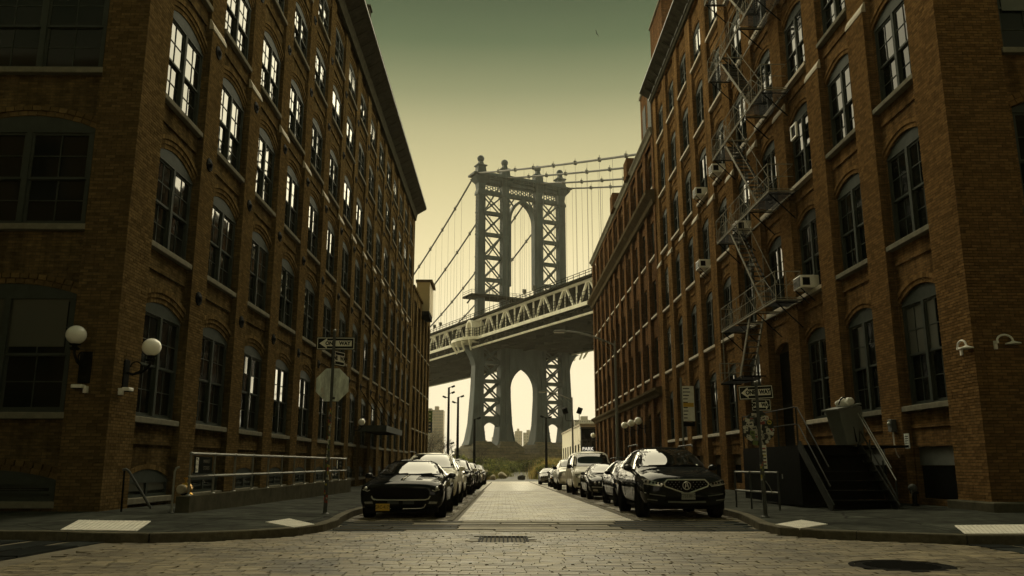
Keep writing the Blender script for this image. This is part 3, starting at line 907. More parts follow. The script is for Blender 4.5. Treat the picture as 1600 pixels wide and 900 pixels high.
    def _fill(s, mb, low, v1, n, a, c):
        for (x0, z0), (x1, z1) in zip(low[:-1], low[1:]):
            mb.quad(s.P(x0, z0, n), s.P(x1, z1, n), s.P(x1, v1, n), s.P(x0, v1, n))
    def pier(s, u0, u1, vb, vt, nr, cap=None, cap_in=.07, mat_mb=None, lay=False, n0=0.0):
        mb = mat_mb or (s.mort if lay else s.wall)
        segs = [(vb, vt, n0)] if cap is None else [(vb, cap, n0), (cap, vt, n0 - cap_in)]
        for (a, b2, n) in segs:
            s.rect(mb, u0, u1, a, b2, n)
            s.wall.quad(s.P(u0, a, n), s.P(u0, b2, n), s.P(u0, b2, nr), s.P(u0, a, nr)); s.wall.quad(s.P(u1, a, n), s.P(u1, b2, n), s.P(u1, b2, nr), s.P(u1, a, nr))
            if lay: s.lay(u0 + .002, u1 - .002, a + .005, b2 - .004, n)

rosette = MB(); rosette.lathe([(.02, -.02), (.24, -.02), (.22, .03), (.12, .05), (.06, .09), (.001, .10)], n=10)
ROS = rosette.mesh('tie_plate', M['iron'])
capm = {}
def cap_stone(fac, u0, u1, v, n_out, n_in):
    """weathered stone where a pier steps back"""
    k = round(u1 - u0, 2)
    if k not in capm:
        h = (u1 - u0) / 2 + .02; b = MB()
        b.prism([(-.03, -.10), (-.03, 0), (.06, .20), (.09, .20), (.09, -.10)], (-h, 0, 0), (h, 0, 0), (0, 1, 0), (0, 0, 1))
        capm[k] = b.mesh('cap_stone', M['stone_pale'])
    inst('cap_stone', capm[k], fac.root, Vector(fac.P((u0 + u1) / 2, v, n_out)) - fac.root.location, (0, 0, fac.rot))

def tie(fac, u, v, n): inst('tie_plate', ROS, fac.root, Vector(fac.P(u, v, n)) - fac.root.location, (R(90), 0, fac.rot), (1, .85, 1))

# ---- left warehouse
root = empty('brick_warehouse', (XL, YC, Z0 - 1.2)); LB = root
tag(root, 'six-storey brown brick warehouse with bright sky in its upper panes and a dark bracketed cornice', 'warehouse', 'brick warehouses along the street')
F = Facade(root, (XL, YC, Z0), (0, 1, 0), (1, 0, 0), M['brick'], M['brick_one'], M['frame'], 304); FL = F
fl = [(-.75, -.32, -.12), (1.06, 3.60, 3.83), (5.15, 7.42, 7.72), (8.86, 11.15, 11.45), (12.65, 14.75, 15.05), (16.45, 18.15, 18.42), (19.62, 21.3, 21.5)]
NB = 15; P0 = 1.27; BW = 3.70; RW = 2.62; VB, VT = -1.25, 23.3; NR, NG = -.17, -.23
near = lambda bk: bk[0] * 1.0 + abs(bk[2] - .3) * .8
for i in range(NB):
    u0 = P0 + i * BW; u1 = u0 + RW
    F.bay(u0, u1, 2.36, fl, VB, 22.45, NR, NG)
    F.rect(F.wall, u0, u1, 22.45, VT, -.03); F.wall.quad(F.P(u0, 22.45, -.03), F.P(u1, 22.45, -.03), F.P(u1, 22.45, NR), F.P(u0, 22.45, NR))
    for k in range(3):                                                  # corbelled courses under the frieze
        F.fbox(F.wall, u0, u1, 22.45 + .07 * k - .22, 22.45 + .07 * (k + 1) - .22, NR, NR + .03 * (k + 1))
    ua = 0 if i == 0 else u0 - BW + RW
    F.pier(ua, u0, VB, VT, NR - .12, 12.1, .06, lay=(i < 6))
    if i: cap_stone(F, ua, u0, 12.1, 0, -.06)
    if i:
        for v in (4.35, 8.15, 11.55, 15.6, 19.0): tie(F, (ua + u0) / 2, v, 0 if v < 12 else -.06)
    for j, (zs, zp, zk) in enumerate(fl):
        if j == 0: F.window((u0 + u1) / 2, zs, 2.36, zp - zs, zk - zs, NG, False, rings=1, dull=True, arch_n=NR, n_units=2, sill=True, sill_out=.2); continue
        F.window((u0 + u1) / 2, zs, 2.36, zp - zs, zk - zs, NG, i < 4, arch_n=NR, rings=3, sill_out=.22, dull=(j == 1))
        F.fbox(F.wall, u0 + .1, u1 - .1, zs - .62, zs - .54, NR, NR + .05); F.fbox(F.wall, u0, u1, zs - .54, zs - .14, NR, NR + .028)
        if i < 3 and j < 5 and False: pass
uend = P0 + NB * BW
F.pier(uend - BW + RW, uend, VB, VT, NR - .12, 12.1, .06)
# cornice: frieze, bed mould and a wide soffit
cb = MB()
prof = [(-.06, -.05), (.10, -.05), (.14, .25), (.20, .55), (.95, 1.0), (1.0, 1.02), (1.02, 1.30), (.92, 1.42), (-.06, 1.55)]
cb.prism([(q, w) for q, w in prof], F.P(0, VT - 1.0), F.P(uend, VT - 1.0), (1, 0, 0), (0, 0, 1))
cb.prism([(q, w) for q, w in prof], F.P(0, VT - 1.0), (XL - 30, YC, Z0 + VT - 1.0), (0, -1, 0), (0, 0, 1))
o = cb.build('cornice', M['cornice'], root, loc=-root.location)
cb = MB(); cb.prism([(1.022, 1.08), (1.04, 1.08), (1.04, 1.16), (1.022, 1.16)], F.P(0, VT - 1.0), F.P(uend, VT - 1.0), (1, 0, 0), (0, 0, 1)); cb.build('cornice_lip', M['frame_pale'], o)
br = MB(); br.prism([(0, 0), (.07, .0), (.74, .42), (.74, .50), (0, .50)], (-.06, 0, 0), (.06, 0, 0), (0, -1, 0), (0, 0, 1)); brm = br.mesh('bracket', M['cornice'])
for k in range(45):
    inst('bracket', brm, root, Vector(F.P(.4 + k * 1.233, VT - .52, .10)) - root.location, (0, 0, F.rot))
# corner elevation on the side street
F2 = Facade(root, (XL, YC, Z0), (-1, 0, 0), (0, -1, 0), M['brick'], M['brick_one'], M['frame'], 0)
for i in range(6):
    u0 = .92 + i * 4.1; u1 = u0 + 3.1
    F2.bay(u0, u1, 2.9, fl, VB, 22.45, NR, NG)
    F2.rect(F2.wall, u0, u1, 22.45, VT, -.03)
    F2.pier(0 if i == 0 else u0 - 1.0, u0, VB, VT, NR - .12, None if i == 0 else 12.1, .06, lay=(i < 2))
    for j, (zs, zp, zk) in enumerate(fl):
        F2.window((u0 + u1) / 2, zs, 2.9, zp - zs, zk - zs, NG, False, arch_n=NR, rings=2, dull=True, sill_out=.22)
F2.rect(F2.wall, 25, 40, VB, VT, 0)
# roof, back and far end
F.wall.quad(F.P(uend, VB, 0), F.P(uend, VT, 0), F.P(uend, VT, -20), F.P(uend, VB, -20))
F.wall.quad(F.P(0, VT + .3, -.02), F.P(uend, VT + .3, -.02), F.P(uend, VT + .3, -30), F.P(0, VT + .3, -30))
allb = F.bricks
F.flush(190, near); F2.flush(110, near)
F.finish(); F2.finish('side_wall')
# small rooftop bracket at the top of the picture
b = MB(); b.box(-.25, .25, -.3, .3, 0, .9); b.box(-.32, .32, -.37, .37, .9, 1.0)
b.build('roof_vent', M['cornice'], root, loc=Vector(F.P(24.2, VT + .5, .55)) - root.location)

# ---- second, lower building on the left, and the clad box hung on its roof edge
root = empty('low_brick_building', (XL, YC + uend, G(74) + .1))
tag(root, 'lower brick building beyond the big warehouse with a tan box on its roof', 'brick building', 'brick warehouses along the street')
F = Facade(root, (XL, YC + uend + .05, Z0), (0, 1, 0), (1, 0, 0), M['brick'], M['brick_one'], M['frame'], 0)
fl2 = [(-1.2, 1.6, 1.8), (3.2, 5.6, 5.85), (7.0, 9.4, 9.65), (10.8, 13.2, 13.45)]
for i in range(5):
    u0 = .9 + i * 3.5; u1 = u0 + 2.5
    F.bay(u0, u1, 2.1, fl2, -2.1, 15.0, -.22, -.4); F.rect(F.wall, u0, u1, 15.0, 15.9, -.03)
    F.pier(0 if i == 0 else u0 - 1, u0, -2.1, 15.9, -.3)
    for (zs, zp, zk) in fl2: F.window((u0 + u1) / 2, zs, 2.1, zp - zs, zk - zs, -.4, False, arch_n=-.22, rings=1, sill_out=.42)
F.pier(17.4, 17.9, -2.1, 15.9, -.3)
F.fbox(F.wall, 0, 17.95, 15.9, 16.15, -.3, .12)
F.wall.quad(F.P(17.9, -2.1, 0), F.P(17.9, 16, 0), F.P(17.9, 16, -15), F.P(17.9, -2.1, -15)); F.wall.quad(F.P(0, 16, 0), F.P(17.9, 16, 0), F.P(17.9, 16, -15), F.P(0, 16, -15))
F.finish()
bx = MB(); bx.box(-.6, .75, 0, 4.0, 0, 3.0); 
o = bx.build('hoist_box', M['tan_box'], root, loc=Vector(F.P(8.2, 15.2, 0)) - root.location)
bx = MB(); bx.box(-.7, 1.0, -.15, 4.15, 3.0, 3.25); bx.build('box_cap', M['cornice_stone'], o)
bx = MB(); bx.box(-.55, .7, .05, 3.95, -.5, -.002); bx.build('box_base', M['iron'], o)

# ---- right warehouse
root = empty('brick_warehouse', (XR, YC, Z0 - 1.2)); RB = root
tag(root, 'orange-brown brick warehouse carrying the black zigzag fire escape and several air conditioners', 'warehouse', 'brick warehouses along the street')
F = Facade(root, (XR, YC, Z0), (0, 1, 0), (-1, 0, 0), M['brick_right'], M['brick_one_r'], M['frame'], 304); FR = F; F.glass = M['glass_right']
flr = [(1.42, 4.06, 4.36), (5.60, 8.05, 8.36), (9.48, 11.85, 12.15), (13.27, 15.6, 15.9), (17.05, 19.35, 19.65), (20.8, 22.7, 22.95)]
base_r = (-.85, .25, .25)
P0R = 1.28; BWR = 3.355; RWR = 2.26; VTR = 24.75
for i in range(10):
    u0 = P0R + i * BWR; u1 = u0 + RWR
    door = i in (3, 4)
    f_here = ([(-.82, .42, .43)] if not door else []) + flr
    if i == 3: f_here = [(.35, 4.06, 4.36)] + flr[1:]
    F.bay(u0, u1, 2.08, f_here, VB, 24.0, -.21, -.31)
    F.rect(F.wall, u0, u1, 24.0, VTR, -.03); F.wall.quad(F.P(u0, 24.0, -.03), F.P(u1, 24.0, -.03), F.P(u1, 24.0, -.21), F.P(u0, 24.0, -.21))
    ua = 0 if i == 0 else u0 - BWR + RWR
    F.pier(ua, u0, VB, VTR, -.32, 12.55, .06, lay=(i < 6))
    if i: cap_stone(F, ua, u0, 12.55, 0, -.06)
    for j, (zs, zp, zk) in enumerate(f_here):
        uc = (u0 + u1) / 2
        if zk < .6:
            # basement opening with a pale lintel board
            b = MB(); b.box(-1.04, 1.04, -.05, .03, 0, .78); o = b.build('basement_panel', M['iron'], root, loc=Vector(F.P(uc, zs, -.40)) - root.location, rot=(0, 0, F.rot))
            b = MB(); b.box(-1.04, 1.04, -.09, .03, .79, 1.245); b.build('lintel_board', M['cornice_stone'] if i > 4 else M['frame_pale'], o)
            continue
        pale = ()
        if i == 0 and j == 1: pale = (0, 1, 2, 3, 8, 9)
        if i == 1 and j == 1: pale = (2, 3, 10, 11)
        if i == 3 and zs < 1: 
            b = MB(); b.box(-1.04, 1.04, -.03, .03, 0, 3.7); b.build('door', M['iron'], root, loc=Vector(F.P(uc, zs, -.42)) - root.location, rot=(0, 0, F.rot)); continue
        F.window(uc, zs, 2.08, zp - zs, zk - zs, -.31, i < 3, arch_n=-.21, rings=2, sill_out=.30, pale=pale, sill_mat=M['stone_pale'] if i > 1 else M['stone'])
        F.fbox(F.wall, u0 + .08, u1 - .08, zs - .55, zs - .48, -.21, -.16); F.fbox(F.wall, u0, u1, zs - .48, zs - .14, -.21, -.185)
uend = P0R + 10 * BWR
F.pier(uend - BWR + RWR, uend, VB, VTR, -.32, 12.55, .06); cap_stone(F, uend - BWR + RWR, uend, 12.55, 0, -.06)
cb = MB()
prr = [(-.06, .30), (.08, .30), (.12, .45), (.16, .62), (.74, 1.0), (.78, 1.02), (.78, 1.16), (.70, 1.24), (-.06, 1.34)]
cb.prism(prr, F.P(0, VTR - 1.0), F.P(uend, VTR - 1.0), (-1, 0, 0), (0, 0, 1))
cb.prism(prof, F.P(0, VTR - 1.0), (XR + 30, YC, Z0 + VTR - 1.0), (0, -1, 0), (0, 0, 1))
o = cb.build('cornice', M['cornice'], root, loc=-root.location)
cb = MB(); cb.prism([(.782, 1.06), (.80, 1.06), (.80, 1.13), (.782, 1.13)], F.P(0, VTR - 1.0), F.P(uend, VTR - 1.0), (-1, 0, 0), (0, 0, 1)); cb.prism([(.165, .50), (.20, .50), (.20, .58), (.165, .58)], F.P(0, VTR - 1.0), F.P(uend, VTR - 1.0), (-1, 0, 0), (0, 0, 1)); cb.build('cornice_lip', M['frame_pale'], o)
for k in range(28): inst('bracket', brm, root, Vector(F.P(.4 + k * 1.233, VTR - .52, .10)) - root.location, (0, 0, F.rot), (1, .74, .8))
F2 = Facade(root, (XR, YC, Z0), (1, 0, 0), (0, -1, 0), M['brick_right'], M['brick_one_r'], M['frame'], 0)
for i in range(6):
    u0 = 1.45 + i * 4.1; u1 = u0 + 3.0
    F2.bay(u0, u1, 2.7, flr, VB, 24.0, -.14, -.30); F2.rect(F2.wall, u0, u1, 24, VTR, -.03)
    F2.pier(0 if i == 0 else u0 - 1.1, u0, VB, VTR, -.26, None if i == 0 else 12.55, .06, lay=(i < 2))
    for j, (zs, zp, zk) in enumerate(flr): F2.window((u0 + u1) / 2, zs, 2.7, zp - zs, zk - zs, -.30, False, arch_n=-.14, rings=2, dull=True, sill_out=.30)
F2.rect(F2.wall, 26, 40, VB, VTR, 0)
F.wall.quad(F.P(uend, VB, 0), F.P(uend, VTR, 0), F.P(uend, VTR, -20), F.P(uend, VB, -20))
F.wall.quad(F.P(0, VTR + .3, -.02), F.P(uend, VTR + .3, -.02), F.P(uend, VTR + .3, -30), F.P(0, VTR + .3, -30))
F.flush(190, near); F2.flush(110, near)
F.finish(); F2.finish('side_wall')
# brick bulkhead on the roof
b = MB(); b.box(.45, 3.0, 0, 3.8, 0, 2.9); o = b.build('roof_bulkhead', M['brick_dark'], root, loc=Vector((XR - .9, 0, 0)) + Vector((0, 45.6, Z0 + VTR + .3)) - root.location)
b = MB(); b.box(.38, 3.1, -.08, 3.9, 2.902, 3.06); b.build('coping', M['stone'], o)

# ---- darker warehouse with two cornices at the lower end of the right side
root = empty('corniced_warehouse', (XR, YC + uend, G(52) + .1)); DB = root
tag(root, 'dark brick warehouse with stone cornices running down to the park at the lower end', 'warehouse', 'brick warehouses along the street')
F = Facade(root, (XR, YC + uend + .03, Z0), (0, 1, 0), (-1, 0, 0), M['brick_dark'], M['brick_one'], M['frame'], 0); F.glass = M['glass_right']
fl3 = [(-.45, 3.1, 3.35), (5.75, 8.3, 8.3), (9.75, 12.2, 12.2), (13.75, 16.3, 16.3), (18.5, 20.7, 21.1)]
n3 = 11; bw3 = 37.6 / n3
for i in range(n3):
    u0 = .75 + i * bw3; u1 = u0 + bw3 - .95
    F.bay(u0, u1, 2.0, fl3, -2.1, 21.6, -.20, -.38); F.rect(F.wall, u0, u1, 21.6, 22.0, -.02)
    F.pier(0 if i == 0 else u0 - .95, u0, -2.1, 22.0, -.26)
    for j, (zs, zp, zk) in enumerate(fl3):
        if i in (3, 4) and j == 0:
            b = MB(); b.box(-1.0, 1.0, -.04, .04, -1.6, 3.2); b.build('door', M['iron'], root, loc=Vector(F.P((u0 + u1) / 2, zs, -.4)) - root.location, rot=(0, 0, F.rot)); continue
        F.window((u0 + u1) / 2, zs, 2.0, zp - zs, zk - zs, -.38, False, arch_n=-.20, rings=1, sill_out=.34, sill_mat=M['stone_pale'], arch=zk > zp, dull=i > 1)
u9 = .75 + n3 * bw3
F.pier(u9 - .95, u9, -2.1, 22, -.26)
cb = MB()
cb.prism([(-.05, 0), (.12, 0), (.18, .18), (.42, .36), (.44, .52), (-.05, .60)], F.P(0, 4.25), F.P(u9, 4.25), (-1, 0, 0), (0, 0, 1)); cb.build('string_course', M['cornice_stone'], root, loc=-root.location)
cb = MB()
cb.prism([(-.05, 0), (.15, 0), (.22, .3), (.60, .62), (.62, .85), (-.05, 1.0)], F.P(0, 17.0), F.P(u9 + .3, 17.0), (-1, 0, 0), (0, 0, 1)); cb.build('main_cornice', M['cornice_stone'], root, loc=-root.location)
cb = MB()
cb.prism([(-.05, 0), (.08, 0), (.16, .22), (.30, .36), (.30, .44), (-.05, .5)], F.P(0, 21.9), F.P(u9 + .1, 21.9), (-1, 0, 0), (0, 0, 1)); cb.build('coping', M['stone'], root, loc=-root.location)
b = MB(); b.box(.1, 4, 0, 5.2, -.3, 4.5); o = b.build('stair_tower', M['brick_dark'], root, loc=Vector(F.P(0.02, 22.2, -.08)) - root.location)
for y in (1.6, 3.7):
    b = MB(); b.box(.07, .15, y - .6, y + .6, .5, 3.2); b.build('blind_window', M['frame'], o)
b = MB(); b.box(.02, 4.1, -.02, 5.3, 4.5, 4.72); b.build('coping', M['stone'], o)
for k in (9.0, 17.5):
    b = MB(); b.box(-1.0, .1, 0, 1.6, 0, 1.5); b.build('chimney', M['brick_dark'], root, loc=Vector(F.P(k, 22.1, -.6)) - root.location)
F.wall.quad(F.P(u9, -2.1, 0), F.P(u9, 22, 0), F.P(u9, 22, -20), F.P(u9, -2.1, -20)); F.wall.quad(F.P(0, 22.2, 0), F.P(u9, 22.2, 0), F.P(u9, 22.2, -20), F.P(0, 22.2, -20))
F.finish()

# ---- the blocks on the near side of the side street, behind the viewer, that shade the two corners
def plain_block(x0, x1, y0, y1, h, label, faces):
    r = empty('brick_warehouse', (x0, y0, 0)); tag(r, label, 'warehouse', 'brick warehouses along the street')
    b = MB(); b.box(x0, x1, y0, y1, -1, h); o = b.build('wall', M['brick'], r, loc=-r.location)
    b = MB(); b.box(-.95, .95, -.06, .1, 0, 2.5); b.box(-1.1, 1.1, -.12, .1, -.16, 0); wm = b.mesh('window', M['frame'])
    b = MB(); b.box(-.85, -.06, -.075, -.061, .1, 2.4); b.box(.06, .85, -.075, -.061, .1, 2.4); pm = b.mesh('glazing', M['glass_dull'])
    for (ax, ay, bx, by, rot) in faces:
        L = math.hypot(bx - ax, by - ay); n = int(L / 3.7)
        for i in range(n):
            for j in range(int((h - 2) / 3.9)):
                t = (i + .5) / n; w = inst('window', wm, r, (ax + (bx - ax) * t - x0, ay + (by - ay) * t - y0, 1.9 + 3.9 * j), (0, 0, rot)); inst('glazing', pm, w)
plain_block(-44, XL, -50, -2.5, 20, 'brick warehouse across the side street to the left, behind the viewer', [(-44, -2.5, XL, -2.5, R(180)), (XL, -50, XL, -2.5, R(90))])
plain_block(XR, 46, -50, -2.5, 20, 'brick warehouse across the side street to the right, behind the viewer', [(XR, -2.5, 46, -2.5, R(180)), (XR, -50, XR, -2.5, R(-90))])
plain_block(-75, -55, -50, 60, 20, 'added unseen brick block shutting light out of the left arm of the side street', [(-55, -50, -55, 60, R(90))])  # unseen block added to keep light out of the open side street
plain_block(57, 77, -50, 60, 20, 'added unseen brick block shutting light out of the right arm of the side street', [(57, -50, 57, 60, R(-90))])  # likewise an added, unseen light blocker at the other open end
# ------------------------------------------------------------------ the suspension bridge
TC = Vector((6.9 - .9 * .8952, 263 - .9 * .4457, Z0))
W_ = Vector((.8952, .4457, 0)); B_ = Vector((-.4457, .8952, 0)); Zv = Vector((0, 0, 1))
bridge = empty('suspension_bridge', TC, math.atan2(W_.y, W_.x))
tag(bridge, 'blue-grey steel suspension bridge with an arched tower, filling the end of the street', 'bridge')
# local axes: x along the width of the tower, y along the bridge away from the viewer, z up (from eye level)
tower = empty('tower', (0, 0, 0), 0, bridge)
COLX = (-15, -6.25, 6.25, 15); CW = 2.55; CD = 2.3
def taper_box(mb, secs):
    """secs: list of (z, x0, x1, y0, y1)"""
    k = len(mb.v)
    for z, x0, x1, y0, y1 in secs: mb.v.extend([(x0, y0, z), (x1, y0, z), (x1, y1, z), (x0, y1, z)])
    for i in range(len(secs) - 1):
        for j in range(4):
            q = (j + 1) % 4; mb.f.append((k + i * 4 + j, k + i * 4 + q, k + i * 4 + 4 + q, k + i * 4 + 4 + j)); mb.m.append(mb.mi)
    mb.f.append((k, k + 3, k + 2, k + 1)); e = k + 4 * (len(secs) - 1); mb.f.append((e, e + 1, e + 2, e + 3)); mb.m += [mb.mi] * 2
for i, cx in enumerate(COLX):
    b = MB(); h = CW / 2; d = CD / 2; sg = -1 if cx < 0 else 1
    ol = -1 if i == 0 else 0; orr = 1 if i == 3 else 0
    tab = [(5.6, 2.9, 9.8, 1.4), (7, 3.5, 9.2, 1.1), (12, 4.35, 8.6, .7), (20, 4.75, 8.3, .4), (36, 4.8, 8.1, .1), (37.5, abs(cx) - h, abs(cx) + h, 0), (52, abs(cx) - h, abs(cx) + h, 0), (86.3, abs(cx) - h + .05, abs(cx) + h - .05, -.1)] if 0 < i < 3 else \
          [(5.6, 13.3, 19.5, 1.4), (7, 13.6, 18.9, 1.1), (12, 14.1, 18.0, .7), (22, 14.1, 17.3, .4), (36, 14.0, 16.8, .1), (37.5, abs(cx) - h, abs(cx) + h, 0), (52, abs(cx) - h, abs(cx) + h, 0), (86.3, abs(cx) - h + .05, abs(cx) + h - .05, -.1)]
    taper_box(b, [(z, min(sg * p, sg * q), max(sg * p, sg * q), -d - e_, d + e_) for z, p, q, e_ in tab])
    o = b.build('column', M['tower'], tower)
    # raised edge strips and panel plates make the riveted box column
    s = MB()
    for sx in (-1, 1):
        xa = cx + sx * (h - .16)
        s.box(xa - .16, xa + .16, -d - .14, -d + .05, 37, 86)
        xa2 = cx + sx * (h + .02); 
        for k in range(38): 
            z = 38 + k * 1.26
            s.bar((xa2, -d + .2, z), (xa2, d - .2, z + 1.26), .06, .14, (1, 0, 0)); s.bar((xa2, d - .2, z), (xa2, -d + .2, z + 1.26), .06, .14, (1, 0, 0))
    for z in (45, 52.5, 57.6, 65, 72.5, 79.8): s.box(cx - h - .06, cx + h + .06, -d - .1, d + .1, z - .25, z + .25)
    s.build('edge_plate', M['tower'], o)
    fl_ = MB()
    lowp = [q for q in tab if q[0] <= 37]
    for q0, q1 in zip(lowp[:-1], lowp[1:]):
        for t in (.06, .5, .94):
            fl_.bar((sg * (q0[1] + (q0[2] - q0[1]) * t), -d - q0[3] - .08, q0[0]), (sg * (q1[1] + (q1[2] - q1[1]) * t), -d - q1[3] - .08, q1[0]), .34, .3, (0, 1, 0))
    for z in (9.5, 14, 18, 22, 26, 30, 34):
        for q0, q1 in zip(lowp[:-1], lowp[1:]):
            if q0[0] <= z < q1[0]:
                t = (z - q0[0]) / (q1[0] - q0[0]); xa_, xb_, dd = q0[1] + (q1[1] - q0[1]) * t, q0[2] + (q1[2] - q0[2]) * t, q0[3] + (q1[3] - q0[3]) * t
                fl_.box(min(sg * xa_, sg * xb_) - .04, max(sg * xa_, sg * xb_) + .04, -d - dd - .14, -d - dd + .1, z - .14, z + .14)
    fl_.build('flange_plate', M['tower'], o)
    # flared capital
    c = MB(); taper_box(c, [(85.6, cx - h - .25, cx + h + .25, -d - .25, d + .25), (86.3, cx - h - .25, cx + h + .25, -d - .25, d + .25), (87.6, cx - h + .1, cx + h - .1, -d + .1, d - .1),
                            (89.4, cx - h - .05, cx + h + .05, -d - .2, d + .2), (90.6, cx - h - .6 + ol * .4, cx + h + .6 + orr * .4, -d - 1, d + 1), (91.2, cx - h - .9 + ol * .6, cx + h + .9 + orr * .6, -d - 1.3, d + 1.3)])
    c.build('capital', M['tower'], o)
    # finial: pedestal and ball
    c = MB(); taper_box(c, [(92.4, cx - 1.9, cx + 1.9, -1.6, 1.6), (93.6, cx - 1.5, cx + 1.5, -1.3, 1.3), (95.2, cx - 1.35, cx + 1.35, -1.2, 1.2), (95.5, cx - 1.75, cx + 1.75, -1.5, 1.5), (95.8, cx - 1.75, cx + 1.75, -1.5, 1.5), (96.2, cx - .8, cx + .8, -.8, .8), (97.2, cx - .6, cx + .6, -.6, .6)])
    f = c.build('finial', M['tower'], tower)
    c = MB(); c.ball((cx, 0, 98.1), 1.2, 14, 10); c.build('ball', M['tower'], f, smooth=True)
# entablature
b = MB()
b.box(-17.3, 17.3, -1.9, 1.9, 91.0, 91.9); b.box(-18.4, 18.4, -2.6, 2.6, 91.9, 92.5); b.box(-16.2, 16.2, -1.7, 1.7, 92.5, 93.3)
b.box(-16.6, 16.6, -1.1, 1.1, 89.9, 91.0)
for k in range(38): x = -17.0 + k * .92; b.box(x - .22, x + .22, -2.35, 2.35, 91.45, 91.9)
b.build('cornice', M['tower'], tower)
for x0, x1 in ((-13.4, -7.8), (-4.7, 4.7), (7.8, 13.4)):
    b = MB(); b.box(x0, x1, -1.0, 1.0, 86.2, 87.3); n = max(3, int((x1 - x0) / 1.45)); st = (x1 - x0) / n
    for k in range(n):
        for y in (-.8, .8):
            xm = x0 + (k + .5) * st
            b.tube([(xm + .62 * math.cos(a), y, 88.6 + .62 * math.sin(a)) for a in [2 * math.pi * q / 8 for q in range(9)]], .13, 4, caps=False)
            b.bar((xm - st / 2, y, 87.3), (xm - st / 2 + .5, y, 88.2), .2); b.bar((xm + st / 2, y, 87.3), (xm + st / 2 - .5, y, 88.2), .2)
            b.bar((xm - st / 2, y, 89.9), (xm - st / 2 + .5, y, 89.1), .2); b.bar((xm + st / 2, y, 89.9), (xm + st / 2 - .5, y, 89.1), .2)
    b.box(x0, x1, -.25, .25, 89.3, 89.95)
    b.build('frieze', M['tower'], tower)
# struts and crosses in the two side bays
for x0, x1 in ((-13.75, -7.5), (7.5, 13.75)):
    Z = [86.2, 79.8, 72.6, 65, 57.6, 52.4]
    for z in Z[1:]:
        b = MB(); b.box(x0, x1, -.9, .9, z - .5, z + .5); b.build('strut', M['tower'], tower)
    for z1, z0 in zip(Z[:-1], Z[1:]):
        b = MB()
        for y in (-.9, .9):
            b.bar((x0, y, z0 + .4), (x1, y, z1 - .4), .42, .2, (0, 1, 0)); b.bar((x0, y, z1 - .4), (x1, y, z0 + .4), .42, .2, (0, 1, 0))
            b.obox(((x0 + x1) / 2, y, (z0 + z1) / 2), (.28, 0, .28), (0, .14, 0), (-.28, 0, .28))
        b.build('cross_brace', M['tower'], tower)
    Z = [36, 31.0, 25.2, 19.4, 13.9]; x0, x1 = (8.3, 14.1) if x0 > 0 else (-14.1, -8.3)
    for z in Z[1:]:
        b = MB(); b.box(x0 - .1, x1 + .1, -1.3, 1.3, z - .5, z + .5); b.build('strut', M['tower'], tower)
    for z1, z0 in zip(Z[:-1], Z[1:]):
        b = MB()
        for y in (-1.1, 1.1):
            b.bar((x0, y, z0 + .4), (x1, y, z1 - .4), .52, .2, (0, 1, 0)); b.bar((x0, y, z1 - .4), (x1, y, z0 + .4), .52, .2, (0, 1, 0))
            b.obox(((x0 + x1) / 2, y, (z0 + z1) / 2), (.34, 0, .34), (0, .14, 0), (-.34, 0, .34))
        b.build('cross_brace', M['tower'], tower)
    # low arch between the feet
    b = MB(); xm = (x0 + x1) / 2; hw = (x1 - x0) / 2 - .2
    P = [(xm + hw * math.cos(math.pi * k / 10), 10.4 + 2.1 * math.sin(math.pi * k / 10)) for k in range(11)]
    for (xa, za), (xb, zb) in zip(P[:-1], P[1:]): b.add([(xa, -1.2, za), (xb, -1.2, zb), (xb, -1.2, 13.4), (xa, -1.2, 13.4), (xa, 1.2, za), (xb, 1.2, zb), (xb, 1.2, 13.4), (xa, 1.2, 13.4)], [(0, 1, 2, 3), (4, 7, 6, 5), (0, 4, 5, 1)])
    b.build('foot_arch', M['tower'], tower)
def gothic(hw, z0, z1, n=10):
    """pointed arch outline from (-hw, z0) to the crown (0, z1) and down"""
    h = z1 - z0; r_ = (hw * hw + h * h) / (2 * hw); cx = r_ - hw
    a1 = math.atan2(h, cx)
    L = [(cx - r_ * math.cos(a1 * k / n), z0 + r_ * math.sin(a1 * k / n)) for k in range(n + 1)]
    return L + [(-x, z) for x, z in reversed(L[:-1])]
# great arch of the tower with its ribs, and spandrel bracing
A = gothic(4.98, 78.4, 86.0); A2 = gothic(4.35, 78.0, 85.0)
b = MB()
for (p, q, r_, s_) in zip(A[:-1], A[1:], A2[1:], A2[:-1]):
    b.add([(p[0], -1.2, p[1]), (q[0], -1.2, q[1]), (r_[0], -1.2, r_[1]), (s_[0], -1.2, s_[1]), (p[0], 1.2, p[1]), (q[0], 1.2, q[1]), (r_[0], 1.2, r_[1]), (s_[0], 1.2, s_[1])],
          [(0, 1, 2, 3), (4, 7, 6, 5), (0, 4, 5, 1), (3, 2, 6, 7)])
for sx in (-1, 1):
    b.bar((sx * 4.9, 0, 82.6), (sx * 2.6, 0, 86.2), .4, .4); b.bar((sx * 4.9, 0, 86.0), (sx * 2.9, 0, 83.4), .4, .4)
    b.box(min(sx * 4.98, sx * 4.35), max(sx * 4.98, sx * 4.35), -1.2, 1.2, 56, 78.2)
b.build('great_arch', M['tower'], tower)
